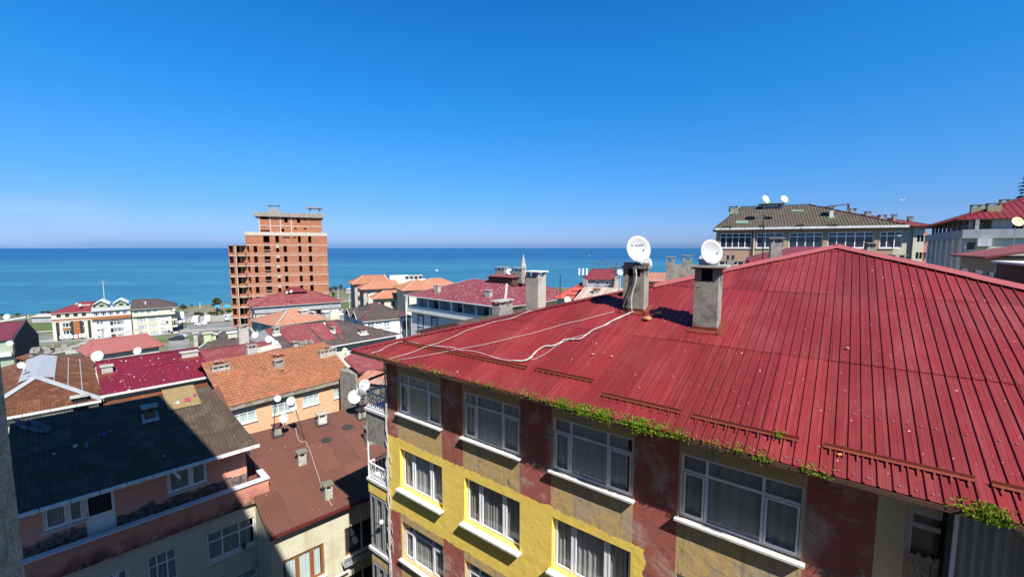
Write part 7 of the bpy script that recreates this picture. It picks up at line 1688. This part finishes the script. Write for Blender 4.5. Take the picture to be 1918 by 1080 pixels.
# palm
p=atZ(407,582,-32); d=p.y*CP-p.z*SP; zt=atY(408,565,p.y).z; root=thing('palm_tree','tall fan palm with a dry skirt standing on the shore left of the tower','palm tree',tuple(p))
ob('trunk',MB().tube([(0,0,0),(.1,0,zt+32)],[.35,.22],7).mesh('trunk',BARK),root); rr=random.Random(77); mb=MB(); c=Vector((.1,0,zt+32))
for i in range(90):
    u=Vector((rr.gauss(0,1),rr.gauss(0,1),rr.gauss(.2,1))).normalized(); L=rr.uniform(1.8,2.7); sdv=u.orthogonal().normalized()
    for k in range(5):
        a=(k-2)*.28; dv=(u*math.cos(a)+sdv*math.sin(a)); mb.quad(c+u*.5,c+u*.5+dv*L*.6+sdv*.12,c+dv*L-Vector((0,0,.3)),c+u*.5+dv*L*.6-sdv*.12)
ob('fronds',mb.mesh('fronds',LFO),root); mb=MB()
for i in range(60): a=rr.uniform(0,6.28); z=rr.uniform(-2.2,-.2); mb.quad(c+Vector((math.cos(a)*.3,math.sin(a)*.3,z+.6)),c+Vector((math.cos(a)*.9,math.sin(a)*.9,z-.5)),c+Vector((math.cos(a+.2)*.9,math.sin(a+.2)*.9,z-.5)))
ob('dry_skirt',mb.mesh('dry_skirt',BARK),root)
# blue canopies
for k,(x0,x1,yt,yb_) in enumerate(((403.5,415,577.5,582.5),(418.5,434,576,582))):
    p=atZ(x0,584,-32); q=atZ(x1,583,-32); s=thing('blue_canopy',['left blue stall canopy near the palm','right and larger blue stall canopy next to the tower'][k],'canopy',tuple(p),math.atan2(q.y-p.y,q.x-p.x)); w_=(q-p).length; CB=plain('bright_blue_canvas',(.03,.30,.62),.5)
    mb=MB(); mb.slab3([(0,0,2.4),(w_,0,2.4),(w_*.8,2.5,3.3),(w_*.2,2.5,3.3)],.06); mb.slab3([(w_*.2,2.5,3.3),(w_*.8,2.5,3.3),(w_,5,2.4),(0,5,2.4)],.06); ob('canvas',mb.mesh('canvas',CB),s); mb=MB()
    for x in (0.1,w_-.1):
        for y in (.1,4.9): mb.box(x-.05,x+.05,y-.05,y+.05,0,2.4)
    ob('post',mb.mesh('post',ALU),s)
# seaside kiosk roofs
for k,(x,y,w_,lab) in enumerate(((60,604,14,'long low pale kiosk on the lawn at the left'),(648,549,16,'low pavilion with a pale roof in the park right of the tower'))):
    p=atZ(x,y,-32); s=thing('kiosk',lab,'kiosk',tuple(p),R(12)); ob('wall',MB().box(0,w_,0,4,0,2.4).mesh('wall',GREYW),s); ob('roof',MB().slab3([(-.5,-.6,2.5),(w_+.5,-.6,2.5),(w_-1,2,3.4),(1,2,3.4)],.1).slab3([(1,2,3.4),(w_-1,2,3.4),(w_+.5,4.6,2.5),(-.5,4.6,2.5)],.1).mesh('roof',PAVE),s)
# red kiosk sign arm
p=atY(100,614,150); s=thing('red_awning','red awning with a white globe at the left end of the coastal row','awning',(p.x,p.y,-32)); ob('canvas',MB().slab3([(0,0,p.z+32),(3.6,0,p.z+32.2),(3.6,1.8,p.z+32.9),(0,1.8,p.z+32.7)],.25).mesh('canvas',ORD),s); ob('post',MB().box(.2,.32,.2,.32,0,p.z+31.8).mesh('post',ALU),s)
# conifer at the right edge
p=atY(1925,398,62); root=thing('cedar_tree','dark layered conifer reaching into the top right edge over the red roof','tree',(p.x,p.y,p.z-14))
ob('trunk',MB().tube([(0,0,0),(0,0,20)],[.35,.08],7).mesh('trunk',BARK),root); rr=random.Random(5); mb=MB()
for L_ in range(26):
    z=8+L_*.47; R_=(20.5-z)*.26+.35
    for k in range(7):
        a=rr.uniform(0,6.28); e=Vector((math.cos(a),math.sin(a),-.1))
        for j in range(22): t=rr.uniform(.1,1); c=Vector((0,0,z))+e*R_*t+Vector((rr.gauss(0,.12),rr.gauss(0,.12),rr.gauss(0,.06))); leaf(mb,c,.30,rr)
ob('crown',mb.mesh('crown',LFD),root)
# tiny boats and the gull
for k,(x,y,s_) in enumerate(((1104,479,5.),(818,507,4.))):
    p=atZ(x,y,-34); b=thing('small_boat',['tiny white boat on the open sea right of the minaret','tiny pale boat on the sea above the orange complex'][k],'boat',tuple(p)); mb=MB(); mb.prism([(-s_/2,0),(-s_*.3,-s_*.15),(s_*.4,-s_*.13),(s_/2,0),(s_*.4,s_*.13),(-s_*.3,s_*.15)],-.2,.9); ob('hull',mb.mesh('hull',WHITE),b); ob('cabin',MB().box(-s_*.1,s_*.2,-.6,.6,.9,2.2).mesh('cabin',WHITE),b)
p=atY(1690,375,70); mb=MB(); mb.tube([(-.25,0,0),(-.1,0,.02),(.1,0,.03),(.28,0,.0)],[.02,.07,.07,.01],6); 
for s_ in (1,-1): mb.quad((.06,0,.05),(-.08,0,.05),(-.12,s_*.35,.16),(.02,s_*.35,.18)); mb.quad((.02,s_*.35,.18),(-.12,s_*.35,.16),(-.16,s_*.75,.06))
tag(ob('gull',mb.mesh('gull',WHITE),None,tuple(p)),'single gull gliding in the sky right of the tan house','bird')
# overhead wire to the left grey block
